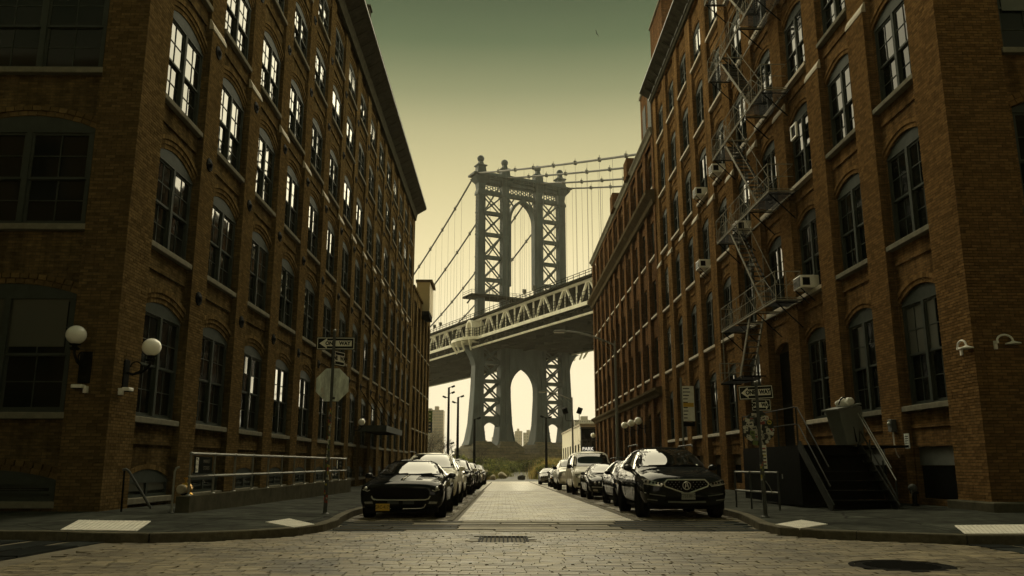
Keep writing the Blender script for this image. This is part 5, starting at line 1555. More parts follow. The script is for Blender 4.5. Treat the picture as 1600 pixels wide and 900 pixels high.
def make_crossover(x, y):
    root = car_root('crossover_car', 'large black crossover with a five-sided chrome-edged grille, nearest at the right kerb', x, y, GRR)
    sk = suv_shell(root, M['p_black2'], 'a')
    P5 = [(-.50, .80), (-.42, .88), (.42, .88), (.50, .80), (.48, .74), (0, .575), (-.48, .74)]
    sk.patch(P5, 'y', 1, .010, .02, .05).build('grille', M['black_trim'], root)
    sk.line(P5 + P5[:1], .017, 'y', 1, .018).build('grille_surround', M['chrome'], root, smooth=True)
    b = MB()
    for r_ in range(4):
        for c in range(11):
            a, z = -.40 + c * .08 + (.04 if r_ % 2 else 0), .83 - r_ * .05
            if inside(P5, a, z - .02) and inside(P5, a, z + .02) and abs(a) + abs(z - .755) * .6 > .14:
                h, nn = sk.hit(a, z, 'y', 1); b.ball((a, h.y - .012, z), .012, 6, 4)
    b.build('grille_studs', M['galv'], root)
    h, nn = sk.hit(0, .755, 'y', 1)
    b = MB(); b.tube([(.088 * math.cos(t), 0, .084 * math.sin(t)) for t in [2 * math.pi * k / 22 for k in range(23)]], .010, 6, False)
    b.bar((-.042, 0, -.06), (-.010, 0, .068), .015); b.bar((.042, 0, -.06), (.010, 0, .068), .015); b.bar((-.03, 0, -.008), (.03, 0, -.008), .010)
    b.build('grille_badge', M['chrome'], root, loc=(0, h.y - .045, .755))
    for sg in (-1, 1):
        o = sk.patch([(sg * .53, .80), (sg * .56, .745), (sg * .90, .80), (sg * .925, .90), (sg * .84, .885)], 'y', 1, .010, .012, .04).build('headlamp', M['lamp_glass'], root, smooth=True)
        b = MB()
        for k in range(5):
            a = sg * (.60 + k * .068); h, nn = sk.hit(a, .80 + k * .010, 'y', 1)
            if h is not None: b.box(a - .024, a + .024, h.y - .022, h.y, .775 + k * .011, .822 + k * .011)
        b.build('lamp_cells', M['black_trim'], o)
        sk.line([(sg * .52, .79), (sg * .57, .735), (sg * .91, .79)], .008, 'y', 1, .014).build('lamp_strip', M['chrome'], o)
        sk.patch([(sg * .58, .50), (sg * .88, .52), (sg * .90, .60), (sg * .60, .555)], 'y', 1, .004, .01, .06).build('side_intake', M['black_trim'], root)
        sk.line([(sg * .48, .53), (sg * .80, .57), (sg * .91, .60)], .012, 'y', 1, .010).build('bumper_trim', M['galv'], root)
        sk.line([(sg * .66, .435), (sg * .86, .46)], .012, 'y', 1, .010).build('bumper_trim', M['galv'], root)
    sk.line([(-.42, .405), (0, .395), (.42, .405)], .020, 'y', 1, .012).build('skid_trim', M['galv'], root)
    sk.patch([(-.5, .43), (.5, .43), (.46, .50), (-.46, .50)], 'y', 1, .006, .012, .07).build('lower_intake', M['black_trim'], root)
    h, nn = sk.hit(.03, .53, 'y', 1); plate(root, .03, h.y - .035, .53, 'T733381C', M['plate_grey'], M['black_trim'])
    for sg in (-1, 1): sk.line([(sg * .30, .25), (sg * .52, .62), (sg * .62, 1.05)], .006, 'z', 1, .004).build('bonnet_crease', M['p_black2'], root)
    b = MB(); b.box(.38, .50, 0, .004, 0, .07); b.box(.54, .60, 0, .004, .0, .05); o = b.build('screen_sticker', M['sign_white'], root, rot=(R(-58), 0, 0), loc=(0, 1.375, 1.215))
    b = MB()
    for sg in (-.3, .3): sk.line([(sg - .3, 1.20), (sg + .25, 1.215)], .010, 'y', 1, .012, 5, .1, b)
    b.build('wiper', M['black_trim'], root)
    return root

def suv_front(sk, root):
    P4 = [(-.42, .86), (.42, .86), (.46, .72), (.30, .62), (-.30, .62), (-.46, .72)]
    sk.patch(P4, 'y', 1, .01, .02, .06).build('grille', M['black_trim'], root); sk.line(P4 + P4[:1], .014, 'y', 1, .016).build('grille_surround', M['chrome'], root)
    for sg in (-1, 1):
        o = sk.patch([(sg * .54, .82), (sg * .62, .77), (sg * .90, .84), (sg * .93, .93), (sg * .84, .905)], 'y', 1, .010, .012, .05).build('headlamp', M['black_trim'], root, smooth=True)
        h, nn = sk.hit(sg * .78, .845, 'y', 1); b = MB(); b.ball((0, 0, 0), .045, 10, 6); b.build('lamp_bulb', M['lamp_glass'], o, smooth=True, loc=h)
        sk.patch([(sg * .62, .46), (sg * .90, .48), (sg * .90, .56), (sg * .66, .54)], 'y', 1, .006, .01, .06).build('side_intake', M['black_trim'], root)
        sk.line([(sg * .62, .46), (sg * .90, .475)], .010, 'y', 1, .010).build('bumper_trim', M['chrome'], root)
    sk.patch([(-.55, .38), (.55, .38), (.5, .48), (-.5, .48)], 'y', 1, .006, .012, .08).build('lower_intake', M['black_trim'], root)
    h, nn = sk.hit(0, .55, 'y', 1); plate(root, 0, h.y - .03, .55, 'HDR 2816', M['yellow'], M['black_trim'])

# ---- saloon body
SED_ST = [S(0, .30, .55, .74, .38, .54, .70, .62, .52, .69, .71), S(.05, .24, .64, .84, .34, .58, .79, .68, .57, .75, .77), S(.22, .20, .74, .89, .34, .62, .85, .75, .62, .82, .84), S(.6, .19, .82, .905, .36, .66, .87, .82, .66, .90, .92),
          S(1.2, .19, .83, .91, .36, .70, .875, .88, .68, .96, .985), S(1.42, .19, .83, .91, .36, .70, .875, .90, .67, .985, 1.01), S(1.85, .19, .83, .91, .36, .72, .87, .92, .61, 1.20, 1.25), S(2.2, .19, .83, .905, .36, .72, .865, .93, .56, 1.33, 1.395), S(2.7, .19, .83, .905, .36, .73, .865, .94, .555, 1.37, 1.435),
          S(3.2, .19, .83, .905, .36, .74, .87, .95, .55, 1.33, 1.40), S(3.7, .20, .83, .905, .38, .75, .875, .97, .56, 1.14, 1.20), S(3.95, .21, .82, .90, .39, .75, .87, .98, .60, 1.05, 1.08), S(4.35, .25, .78, .87, .42, .74, .84, .95, .60, 1.01, 1.03), S(4.48, .31, .72, .82, .46, .7, .78, .88, .56, .95, .96), S(4.52, .36, .66, .76, .5, .68, .72, .83, .5, .9, .91)]
SEDC = {}
def sedan_shell(root, paintm):
    if 'b' not in SEDC:
        SEDC['b'] = loft_body(SED_ST, (.84, 3.56), 'car_body', .365); SEDC['b'][0].materials.clear(); SEDC['b'][0].materials.append(M['p_black'])
    body, bv = SEDC['b']; sk = Skin(bv)
    o = inst('body', body, root); o.material_slots[0].link = 'OBJECT'; o.material_slots[0].material = paintm
    underside(root, 4.52, .78)
    for sx in (-1, 1):
        for ya in (.84, 3.56): wheel(root, sx * .79, ya, .33, sx, 7, .22)
    glasshouse(sk, root, [(-.70, 1.02), (.70, 1.02), (.56, 1.37), (-.56, 1.37)], [[(1.75, .975), (2.3, 1.28), (2.66, 1.32), (2.66, .985)], [(2.73, .985), (2.73, 1.32), (3.15, 1.29), (3.55, 1.10), (3.6, 1.01)]])
    mirrors(root, .88, 1.68, 1.0, paintm); door_lines(sk, root, [1.55, 2.7, 3.45], .34, .93, paintm)
    return sk
def sedan_front(sk, root, txt='FKD 7093', chrome=False):
    for sg in (-1, 1):
        sk.patch([(sg * .04, .575), (sg * .30, .575), (sg * .33, .64), (sg * .28, .68), (sg * .06, .68)], 'y', 1, .010, .015, .05).build('grille', M['black_trim'], root)
        sk.line([(sg * .04, .575), (sg * .30, .575), (sg * .33, .64), (sg * .28, .68), (sg * .06, .68), (sg * .04, .575)], .009, 'y', 1, .014).build('grille_trim', M['chrome'], root)
        o = sk.patch([(sg * .42, .585), (sg * .78, .60), (sg * .84, .70), (sg * .70, .715), (sg * .44, .675)], 'y', 1, .008, .012, .05).build('headlamp', M['black_trim'], root, smooth=True)
        for a in (.52, .68):
            h, nn = sk.hit(sg * a, .64, 'y', 1); b = MB(); b.ball((0, 0, 0), .055, 12, 8); b.build('lamp_bulb', M['lamp_glass'], o, smooth=True, loc=h + Vector((0, .01, 0)))
        sk.patch([(sg * .58, .34), (sg * .76, .35), (sg * .76, .42), (sg * .60, .41)], 'y', 1, .006, .01, .06).build('fog_lamp', M['lamp_glass'], root)
    sk.line([(-.80, .50), (0, .475), (.80, .50)], .012, 'y', 1, .008).build('bumper_trim', M['chrome'] if chrome else M['black_trim'], root)
    sk.patch([(-.5, .29), (.5, .29), (.46, .40), (-.46, .40)], 'y', 1, .006, .012, .08).build('lower_intake', M['black_trim'], root)
    h, nn = sk.hit(0, .46, 'y', 1); plate(root, 0, h.y - .03, .455, txt, M['yellow'], M['black_trim'], .30, .15)

# ---- estate car
WAG_ST = [dict(s) for s in SED_ST[:9]]
for s in WAG_ST: s['zc'] += .05 * (s['y'] > 1.5); s['zr'] += .05 * (s['y'] > 1.5); s['zs'] += .02; s['zb'] += .04
WAG_ST += [S(3.4, .23, .83, .905, .38, .76, .87, .98, .565, 1.41, 1.475), S(4.0, .24, .83, .90, .40, .77, .87, 1.0, .56, 1.36, 1.43), S(4.3, .27, .80, .88, .42, .77, .85, 1.0, .55, 1.22, 1.28), S(4.55, .31, .75, .84, .45, .75, .80, .97, .53, 1.05, 1.09), S(4.62, .38, .7, .78, .5, .72, .74, .93, .5, 1.0, 1.02)]
WAGC = {}
def wagon_shell(root, paintm):
    if 'b' not in WAGC:
        WAGC['b'] = loft_body(WAG_ST, (.84, 3.56), 'car_body', .375); WAGC['b'][0].materials.clear(); WAGC['b'][0].materials.append(M['p_black'])
    body, bv = WAGC['b']; sk = Skin(bv)
    o = inst('body', body, root); o.material_slots[0].link = 'OBJECT'; o.material_slots[0].material = paintm
    underside(root, 4.6, .78)
    for sx in (-1, 1):
        for ya in (.84, 3.56): wheel(root, sx * .79, ya, .34, sx, 5, .22)
    glasshouse(sk, root, [(-.70, 1.06), (.70, 1.06), (.57, 1.42), (-.57, 1.42)], [[(1.75, 1.01), (2.3, 1.32), (2.66, 1.37), (2.66, 1.02)], [(2.73, 1.02), (2.73, 1.37), (3.4, 1.37), (3.4, 1.03)], [(3.47, 1.03), (3.47, 1.37), (3.95, 1.32), (4.15, 1.07)]])
    mirrors(root, .88, 1.68, 1.04, paintm); door_lines(sk, root, [1.55, 2.7, 3.45], .36, .96, paintm)
    b = MB()
    for sg in (-1, 1): b.tube([(sg * .60, 2.2, 1.45), (sg * .60, 2.28, 1.515), (sg * .60, 3.7, 1.515), (sg * .59, 3.8, 1.45)], .016, 6)
    for y in (2.6, 3.4): b.tube([(-.6, y, 1.53), (.6, y, 1.53)], .016, 6)
    b.build('roof_rack', M['galv_dull'], root)
    return sk

# ---- van and pickup
VAN_ST = [S(0, .38, .62, .86, .48, .70, .82, .84, .62, .95, .98), S(.05, .32, .74, .95, .44, .75, .90, .92, .68, 1.04, 1.07), S(.25, .28, .84, .99, .44, .80, .95, 1.02, .74, 1.14, 1.17), S(.62, .27, .90, 1.0, .46, .86, .97, 1.08, .78, 1.22, 1.25), S(.85, .27, .90, 1.0, .46, .88, .97, 1.10, .78, 1.28, 1.31),
          S(1.3, .27, .90, 1.0, .46, .9, .97, 1.14, .80, 1.66, 1.72), S(1.62, .27, .90, 1.0, .46, .9, .97, 1.15, .80, 1.93, 1.99), S(2.1, .27, .9, 1.0, .46, .9, .97, 1.16, .80, 1.99, 2.06), S(4.6, .28, .9, 1.0, .46, .9, .97, 1.16, .80, 1.99, 2.06), S(5.2, .32, .9, .99, .48, .9, .96, 1.16, .79, 1.95, 2.02), S(5.32, .38, .88, .97, .5, .9, .94, 1.14, .76, 1.85, 1.9), S(5.35, .44, .84, .93, .55, .88, .9, 1.1, .7, 1.75, 1.8)]
def make_van(x, y, label):
    root = car_root('panel_van', label, x, y, GRR, 'van')
    body, bv = loft_body(VAN_ST, (.98, 4.3), 'van_body', .40); body.materials.clear(); body.materials.append(M['p_white']); sk = Skin(bv)
    inst('body', body, root); underside(root, 5.3, .86, .34)
    for sx in (-1, 1):
        for ya in (.98, 4.3): wheel(root, sx * .86, ya, .36, sx, 8, .24)
    glasshouse(sk, root, [(-.86, 1.33), (.86, 1.33), (.80, 1.93), (-.80, 1.93)], [[(1.05, 1.22), (1.5, 1.75), (1.75, 1.84), (2.15, 1.84), (2.15, 1.22)], [(2.25, 1.22), (2.25, 1.84), (3.4, 1.84), (3.4, 1.22)], [(3.5, 1.22), (3.5, 1.84), (4.7, 1.84), (4.7, 1.22)]])
    mirrors(root, .98, 1.15, 1.32, M['black_trim'], 1.4); door_lines(sk, root, [1.0, 2.2, 3.45], .5, 1.15, M['black_trim'])
    P4 = [(-.5, .98), (.5, .98), (.46, .74), (-.46, .74)]
    sk.patch(P4, 'y', 1, .01, .02, .07).build('grille', M['black_trim'], root)
    for z in (.80, .86, .92): sk.line([(-.46, z), (.46, z)], .012, 'y', 1, .016).build('grille_bar', M['chrome'], root)
    for sg in (-1, 1): sk.patch([(sg * .56, .78), (sg * .86, .80), (sg * .92, .98), (sg * .60, .96)], 'y', 1, .01, .012, .06).build('headlamp', M['lamp_glass'], root, smooth=True)
    sk.patch([(-.8, .44), (.8, .44), (.78, .58), (-.78, .58)], 'y', 1, .012, .02, .08).build('bumper', M['black_trim'], root)
    h, nn = sk.hit(0, .56, 'y', 1); plate(root, 0, h.y - .03, .52, 'JLM 4406', M['yellow'], M['black_trim'])
    return root
PICK_ST = [S(0, .42, .66, .86, .5, .74, .84, .92, .66, 1.06, 1.10), S(.05, .36, .76, .95, .48, .8, .91, .98, .72, 1.12, 1.15), S(.25, .33, .86, .99, .48, .84, .95, 1.06, .76, 1.18, 1.21), S(.9, .32, .9, 1.0, .5, .9, .96, 1.12, .8, 1.23, 1.26), S(1.35, .32, .9, 1.0, .5, .9, .96, 1.14, .8, 1.25, 1.28), S(1.5, .32, .9, 1.0, .5, .9, .96, 1.14, .78, 1.30, 1.34), S(1.95, .32, .9, 1.0, .5, .9, .95, 1.16, .70, 1.66, 1.72), S(2.3, .32, .9, 1.0, .5, .9, .95, 1.17, .68, 1.80, 1.86), S(3.4, .32, .9, 1.0, .5, .9, .95, 1.17, .68, 1.80, 1.86), S(3.6, .32, .9, 1.0, .5, .9, .95, 1.17, .72, 1.66, 1.70), S(3.68, .32, .9, 1.0, .5, .9, .95, 1.16, .80, 1.24, 1.26), S(3.8, .34, .9, 1.0, .5, .9, .95, 1.16, .84, 1.21, 1.22), S(5.5, .38, .9, 1.0, .52, .9, .95, 1.16, .84, 1.21, 1.22), S(5.6, .44, .86, .96, .56, .88, .92, 1.12, .8, 1.18, 1.19)]
def make_pickup(x, y, label):
    root = car_root('pickup_truck', label, x, y, GRR, 'truck')
    body, bv = loft_body(PICK_ST, (1.0, 4.6), 'truck_body', .43); body.materials.clear(); body.materials.append(M['p_silver']); sk = Skin(bv)
    inst('body', body, root); underside(root, 5.5, .86, .4)
    for sx in (-1, 1):
        for ya in (1.0, 4.6): wheel(root, sx * .86, ya, .39, sx, 6, .26)
    glasshouse(sk, root, [(-.72, 1.36), (.72, 1.36), (.66, 1.78), (-.66, 1.78)], [[(1.85, 1.22), (2.2, 1.6), (2.45, 1.72), (2.75, 1.72), (2.75, 1.22)], [(2.82, 1.22), (2.82, 1.72), (3.4, 1.70), (3.45, 1.22)]])
    mirrors(root, .98, 1.75, 1.3, M['black_trim'], 1.5); door_lines(sk, root, [1.6, 2.8, 3.55], .55, 1.12, M['black_trim'])
    P4 = [(-.52, 1.06), (.52, 1.06), (.5, .80), (-.5, .80)]
    sk.patch(P4, 'y', 1, .01, .02, .07).build('grille', M['black_trim'], root); sk.line(P4 + P4[:1], .02, 'y', 1, .016).build('grille_surround', M['chrome'], root)
    for sg in (-1, 1): sk.patch([(sg * .58, .82), (sg * .88, .84), (sg * .90, 1.02), (sg * .60, 1.04)], 'y', 1, .01, .012, .06).build('headlamp', M['lamp_glass'], root)
    sk.patch([(-.88, .52), (.88, .52), (.88, .70), (-.88, .70)], 'y', 1, .03, .04, .08).build('bumper', M['chrome'], root, smooth=True)
    return root

make_coupe(-2.28, 19.1)
make_crossover(4.13, 18.95)
r = car_root('crossover_car', 'white crossover with dark headlamps, directly behind the striped black coupe', -2.36, 25.6, GL)
suv_front(suv_shell(r, M['p_white'], 'b'), r); SUVW = r
r = car_root('estate_car', 'dark estate car with a roof rack, right behind the crossover with the five-sided grille', 4.36, 25.4, GRR)
sk = wagon_shell(r, M['p_navy']); sedan_front(sk, r, 'CAV 5120'); WAG = r
for sg in (-1, 1): sk.patch([(sg * .80, .62), (sg * .87, .62), (sg * .88, .72), (sg * .80, .72)], 'y', 1, .012, .01, .04).build('indicator', M['amber'], r)
b = MB()
for sg in (1, -1): sk.line([(.9, .58), (3.9, .62)], .012, 'x', sg, .006, 5, .2, b)
b.build('side_moulding', M['galv'], r)
r = car_root('saloon_car', 'dark saloon with twin round headlamps, between the estate car and the white van', 4.22, 32.2, GRR)
sk = sedan_shell(r, M['p_black2']); sedan_front(sk, r, 'FKD 7093', True); SED = r
VAN = make_van(4.25, 38.6, 'white panel van with a broad windscreen, tallest vehicle at the right kerb')
PICK = make_pickup(4.2, 48.5, 'silver pickup truck with a chrome bumper, right behind the white van')
def recolour(root, mat):
    for ch in root.children:
        if ch.name.split('.')[0] == 'body':
            ch.material_slots[0].link = 'OBJECT'; ch.material_slots[0].material = mat
        if ch.name.startswith('door_mirror') and False: pass
def clone(src, x, y, mat, label, group, yaw=0.0, name=None):
    c = copy_tree(src); c.location = (x, y, G(y + 2.3)); c.rotation_euler = (-.0095 if y < 108 else 0, 0, yaw); c['label'] = label
    if group: c['group'] = group
    recolour(c, mat); return c
clone(WAG, 4.25, 58.5, M['p_black'], 'black estate car parked just beyond the silver pickup truck', GRR)
clone(SED, 4.05, 70.5, M['p_grey'], 'grey saloon at the far end of the cars along the right kerb', GRR)
clone(WAG, -2.42, 32.3, M['p_white2'], 'off-white estate car right behind the white crossover', GL)
clone(SUVW, -2.36, 38.6, M['p_black'], 'black crossover between the off-white estate and a navy saloon', GL)
clone(SED, -2.42, 45.0, M['p_navy'], 'navy saloon behind the black crossover on the left', GL)
clone(SUVW, -2.40, 51.2, M['p_black2'], 'charcoal crossover halfway down the left row of cars', GL)
clone(SED, -2.40, 57.6, M['p_silver'], 'silver saloon between a charcoal crossover and a beige estate', GL)
clone(WAG, -2.44, 63.6, M['p_beige'], 'beige estate car low down the left row', GL)
clone(SUVW, -2.40, 70.0, M['p_grey'], 'grey crossover second from the end of the left row', GL)
clone(SED, -2.40, 76.5, M['p_black'], 'black saloon last in the left row before the park', GL)
# ------------------------------------------------------------------ street furniture
def zc(z): return z + Z0
# ---- one-way plate: black plate, white border line, white arrow bearing the words
def arrow_plate(parent, w, h, loc, rot, left=True, words=True):
    b = MB(); b.box(-w / 2, w / 2, -.004, .004, -h / 2, h / 2); me = b.mesh('one_way_sign', M['sign_black'])
    o = inst('one_way_sign', me, parent, loc, rot)
    f = MB(); t = h * .045; i = h * .05
    x0, x1, z0, z1 = -w / 2 + i, w / 2 - i, -h / 2 + i, h / 2 - i
    f.box(x0, x1, -.008, -.0045, z1 - t, z1); f.box(x0, x1, -.008, -.0045, z0, z0 + t); f.box(x0, x0 + t, -.008, -.0045, z0 + t, z1 - t); f.box(x1 - t, x1, -.008, -.0045, z0 + t, z1 - t)
    f.build('border', M['sign_white'], o)
    s = 1 if left else -1; a = MB(); hh = h * .225
    tip = -w * .43; hb = -w * .23
    P = [(tip, 0), (hb, h * .40), (hb, hh), (w * .42, hh), (w * .42, -hh), (hb, -hh), (hb, -h * .40)]
    P = [(s * x, z) for x, z in P]
    n = len(P)
    for tri in ((0, 1, 6), (2, 3, 4, 5)): a.poly([(P[k][0], -.0085, P[k][1]) for k in tri])
    a.build('arrow', M['sign_white'], o)
    me = text_mesh('words', 'ONE   WAY', h * .40, M['sign_black'], .001, sx=.92, bold=.006)
    inst('lettering', me, o, (s * w * .055, -.0102, 0), (R(90), 0, 0))
    return o
STK = [pbr('sticker_%s' % n, c, .5, var=.35, scale=30) for n, c in (('white', (.55, .53, .46)), ('pale', (.40, .38, .31)), ('black', (.02, .02, .02)), ('yellow', (.42, .36, .05)), ('red', (.30, .05, .03)), ('grey', (.16, .17, .15)), ('green', (.13, .18, .05)))]
def stickers_on_pole(parent, r_, z0, z1, n, lean):
    for k in range(n):
        z = random.uniform(z0, z1); a = R(random.uniform(-150, -30)); h = random.uniform(.03, .09); w = random.uniform(.5, 1.1)
        b = MB()
        P = [((r_ + .003) * math.cos(a + w * (q / 4 - .5)), (r_ + .003) * math.sin(a + w * (q / 4 - .5))) for q in range(5)]
        for (xa, ya), (xb, yb) in zip(P[:-1], P[1:]): b.quad((xa, ya, -h / 2), (xb, yb, -h / 2), (xb, yb, h / 2), (xa, ya, h / 2))
        b.build('sticker', random.choice(STK), parent, loc=(lean * z, 0, z), recalc=False)
def octagon(parent, r_, loc, rot, n_stick, back=None):
    b = MB(); P = [(r_ * math.cos(R(22.5 + 45 * k)), r_ * math.sin(R(22.5 + 45 * k))) for k in range(8)]
    b.prism(P, (0, -.004, 0), (0, .004, 0), (1, 0, 0), (0, 0, 1)); o = b.build('octagon_plate', back or M['sign_back'], parent, loc=loc, rot=rot)
    for k in range(n_stick):
        for _ in range(20):
            x, z = random.uniform(-r_, r_), random.uniform(-r_, r_)
            if max(abs(x), abs(z), (abs(x) + abs(z)) * .7071) < r_ * .86: break
        w, h = random.uniform(.04, .13), random.uniform(.035, .11)
        s = MB(); y = -.005 - k * .00012
        if random.random() < .35:
            P2 = [(w * .5 * math.cos(R(30 * q)), y, w * .5 * math.sin(R(30 * q))) for q in range(12)]; s.poly(P2)
        else: s.quad((-w / 2, y, -h / 2), (w / 2, y, -h / 2), (w / 2, y, h / 2), (-w / 2, y, h / 2))
        if random.random() < .5: 
            s.mi = 1; s.quad((-w * .3, y - .0004, -h * .15), (w * .3, y - .0004, -h * .15), (w * .3, y - .0004, h * .15), (-w * .3, y - .0004, h * .15))
        m1 = random.choice(STK[:2] * 4 + STK)
        s.build('sticker', [m1, STK[2]], o, loc=(x, 0, z), rot=(0, R(random.uniform(-25, 25)), 0), recalc=False)
    return o
# left post
lean = .008
r = empty('sign_post', (-3.86, 18.6, swz(-3.86, 18.6))); GP = 'sign posts at the two street corners'
tag(r, 'sticker-covered post carrying a one-way arrow above the blank grey back of an octagon sign', 'sign post', GP)
b = MB(); b.tube([(0, 0, 0), (lean * 4.02, 0, 4.02)], .032, 10); b.tube([(0, 0, 0), (lean * 1.3, 0, 1.3)], .043, 10); b.lathe([(.09, 0), (.09, .015), (.05, .03), (.045, .06)], (0, 0, 0), 12); b.build('post', M['galv_dull'], r, smooth=True)
b = MB(); b.lathe([(.038, 0), (.038, .03), (.02, .045)], (lean * 4.02, 0, 4.02), 10); b.build('post_cap', M['galv'], r)
arrow_plate(r, .86, .29, (lean * 3.75 + .03, .045, 3.75), (0, 0, R(2)))
arrow_plate(r, .55, .34, (lean * 3.46 + .05, .30, 3.44), (0, 0, R(68)))
octagon(r, .40, (lean * 2.8, .05, 2.81), (0, 0, R(-3)), 0)
for q, (x, z, w, h, k) in enumerate([(-.22, -.12, .07, .12, 0), (-.20, -.24, .07, .05, 0), (.10, -.02, .09, .05, 0), (.17, -.16, .20, .04, 1), (.06, -.30, .10, .05, 2)]):
    b = MB(); b.quad((-w / 2, 0, -h / 2), (w / 2, 0, -h / 2), (w / 2, 0, h / 2), (-w / 2, 0, h / 2)); b.build('sticker', STK[k], r, loc=(lean * 2.8 + x, .042, 2.81 + z), recalc=False)
stickers_on_pole(r, .034, 1.3, 2.3, 34, lean); stickers_on_pole(r, .044, .25, 1.3, 26, lean)
# right post, leaning towards the street
lean = -.012
r = empty('sign_post', (5.36, 17.3, swz(5.36, 17.3)))
tag(r, 'leaning post with two opposed one-way arrows over an octagon plastered with stickers', 'sign post', GP)
b = MB(); b.tube([(0, 0, 0), (lean * 2.72, 0, 2.72)], .032, 10); b.tube([(0, 0, 0), (lean * 1.1, 0, 1.1)], .042, 10); b.lathe([(.10, 0), (.10, .015), (.05, .03), (.045, .06)], (0, 0, 0), 12); b.build('post', M['galv_dull'], r, smooth=True)
b = MB(); b.lathe([(.038, 0), (.038, .03), (.02, .045)], (lean * 2.72, 0, 2.72), 10); b.build('post_cap', M['galv'], r)
arrow_plate(r, .78, .29, (lean * 2.5 + .0, .045, 2.53), (0, R(-3.5), R(10)))
arrow_plate(r, .50, .25, (lean * 2.26 + .10, .07, 2.27), (0, R(-2), R(22)), left=False)
octagon(r, .36, (lean * 1.8, .055, 1.78), (0, 0, R(6)), 70, M['sign_dark'])
b = MB(); b.box(-.06, .06, -.003, .003, -.24, .24); o = b.build('parking_sign', M['sign_white'], r, loc=(lean * 1.2 + .07, .05, 1.20))
for k in range(6):
    s = MB(); s.quad((-.045, -.0045, -.015), (.045, -.0045, -.015), (.045, -.0045, .015), (-.045, -.0045, .015)); s.build('sign_band', STK[3] if k == 2 else STK[2] if k % 2 else STK[4], o, loc=(0, 0, .17 - k * .068))
stickers_on_pole(r, .043, .7, 1.4, 18, lean)
b = MB(); b.tube([(.04, 0, .72), (.10, -.03, .62), (.16, -.05, .46)], .008, 6); b.build('cable_lock', M['galv'], r)

# ---- globe lamps
def globe_lamp(x, y, z, nx, ny, label, rad=.20, s=1.0, group='globe lamps on the brick walls'):
    r = empty('globe_lamp', (x, y, z)); tag(r, label, 'globe lamp', group); r.rotation_euler = (0, 0, math.atan2(ny, nx) + math.pi / 2)
    d = .52 * s
    b = MB(); b.ball((0, -d, 0), rad, 22, 14, .97); b.build('globe', M['globe'], r, smooth=True)
    b = MB(); b.lathe([(.085, -.26 * s), (.10, -.22 * s), (.05, -.20 * s), (.06, -.17), (.11, -.155), (.115, -.14)], (0, -d, -rad * .25), 14); b.build('fitter', M['iron'], r, smooth=True)
    b = MB(); b.tube([(0, 0, -.55 * s), (0, -.16 * s, -.60 * s), (0, -.38 * s, -.54 * s), (0, -d, -.38 * s), (0, -d, -.22 * s)], .026, 8)
    P = [(0, -.22 * s + .12 * s * math.cos(R(t)), -.44 * s + .12 * s * math.sin(R(t))) for t in range(0, 300, 25)]; b.tube(P, .014, 6)
    b.build('bracket', M['iron'], r, smooth=True)
    b = MB(); b.box(-.13 * s, .13 * s, -.035, .01, -.95 * s, -.28 * s); me = bevelled(b.mesh('wall_plate', M['iron']), .012); inst('wall_plate', me, r)
    return r
globe_lamp(-8.78, YC - .0, zc(2.60), 0, -1, 'white globe lamp on an iron bracket, on the dark side-street face of the left corner')
globe_lamp(XL, 17.98, zc(2.50), 1, 0, 'white globe lamp on an iron bracket, round the corner beside the first tall window')
globe_lamp(XL, 46.2, zc(2.27), 1, 0, 'small white globe lamp at the near end of the flat entrance canopy', .19, .8)
for i, y in enumerate((59.0, 62.2, 65.6)):
    globe_lamp(XR, y, zc(2.98), -1, 0, ['white globe lamp over the dark doorway, nearest of three in a row', 'white globe lamp over the dark doorway, middle one of three', 'white globe lamp over the dark doorway, farthest of three in a row'][i], .27, .9)
globe_lamp(XR, 88.6, zc(2.95), -1, 0, 'white globe lamp alone at the park end of the dark corniced building', .27, .9)

# ---- small white floodlights under the corner globes, gooseneck lamps on the right corner
def small_flood(x, y, z, rz, sx, label):
    r = empty('wall_floodlight', (x, y, z), rz); tag(r, label, 'wall light', 'white floodlights under the corner globes')
    b = MB(); b.box(-.035, .035, -.10, 0, -.09, .05); b.build('bracket', M['white'], r)
    b = MB(); b.box(min(0, sx * .24), max(0, sx * .24), -.22, -.06, .0, .075); me = bevelled(b.mesh('head', M['white']), .015); inst('head', me, r)
    b = MB(); b.box(min(sx * .03, sx * .22), max(sx * .03, sx * .22), -.20, -.08, -.012, -.001); b.build('lens', M['iron'], r)
small_flood(-8.70, YC, zc(1.54), 0, -1, 'small white bent floodlight on the dark side-street wall under the globe lamp')
small_flood(XL, 17.74, zc(1.53), R(90), 1, 'small white bent floodlight round the corner, close to the first tall window')
def gooseneck(x, y, z, rz, sx, label):
    r = empty('gooseneck_lamp', (x, y, z), rz); tag(r, label, 'wall lamp', 'white gooseneck lamps on the right corner')
    b = MB(); b.box(-.03, .03, -.05, 0, -.12, .06); b.box(-.025, .025, -.12, -.05, .0, .05); b.build('wall_plate', M['white'], r)
    b = MB(); b.tube([(sx * (.17 - .17 * math.cos(R(t))), -.10, .05 + .13 * math.sin(R(t))) for t in range(0, 185, 18)], .022, 8); b.build('arm', M['white'], r, smooth=True)
    b = MB(); b.lathe([(.03, .02), (.06, .0), (.15, -.025), (.155, -.05), (.13, -.05)], (sx * .34, -.10, .03), 18); me = b.mesh('shade', M['white'], True); inst('shade', me, r)
gooseneck(XR, 17.86, zc(2.45), R(-90), 1, 'white gooseneck lamp on the street side of the right corner pier')
gooseneck(10.55, YC, zc(2.52), 0, 1, 'white gooseneck lamp on the dark side-street face of the right corner')

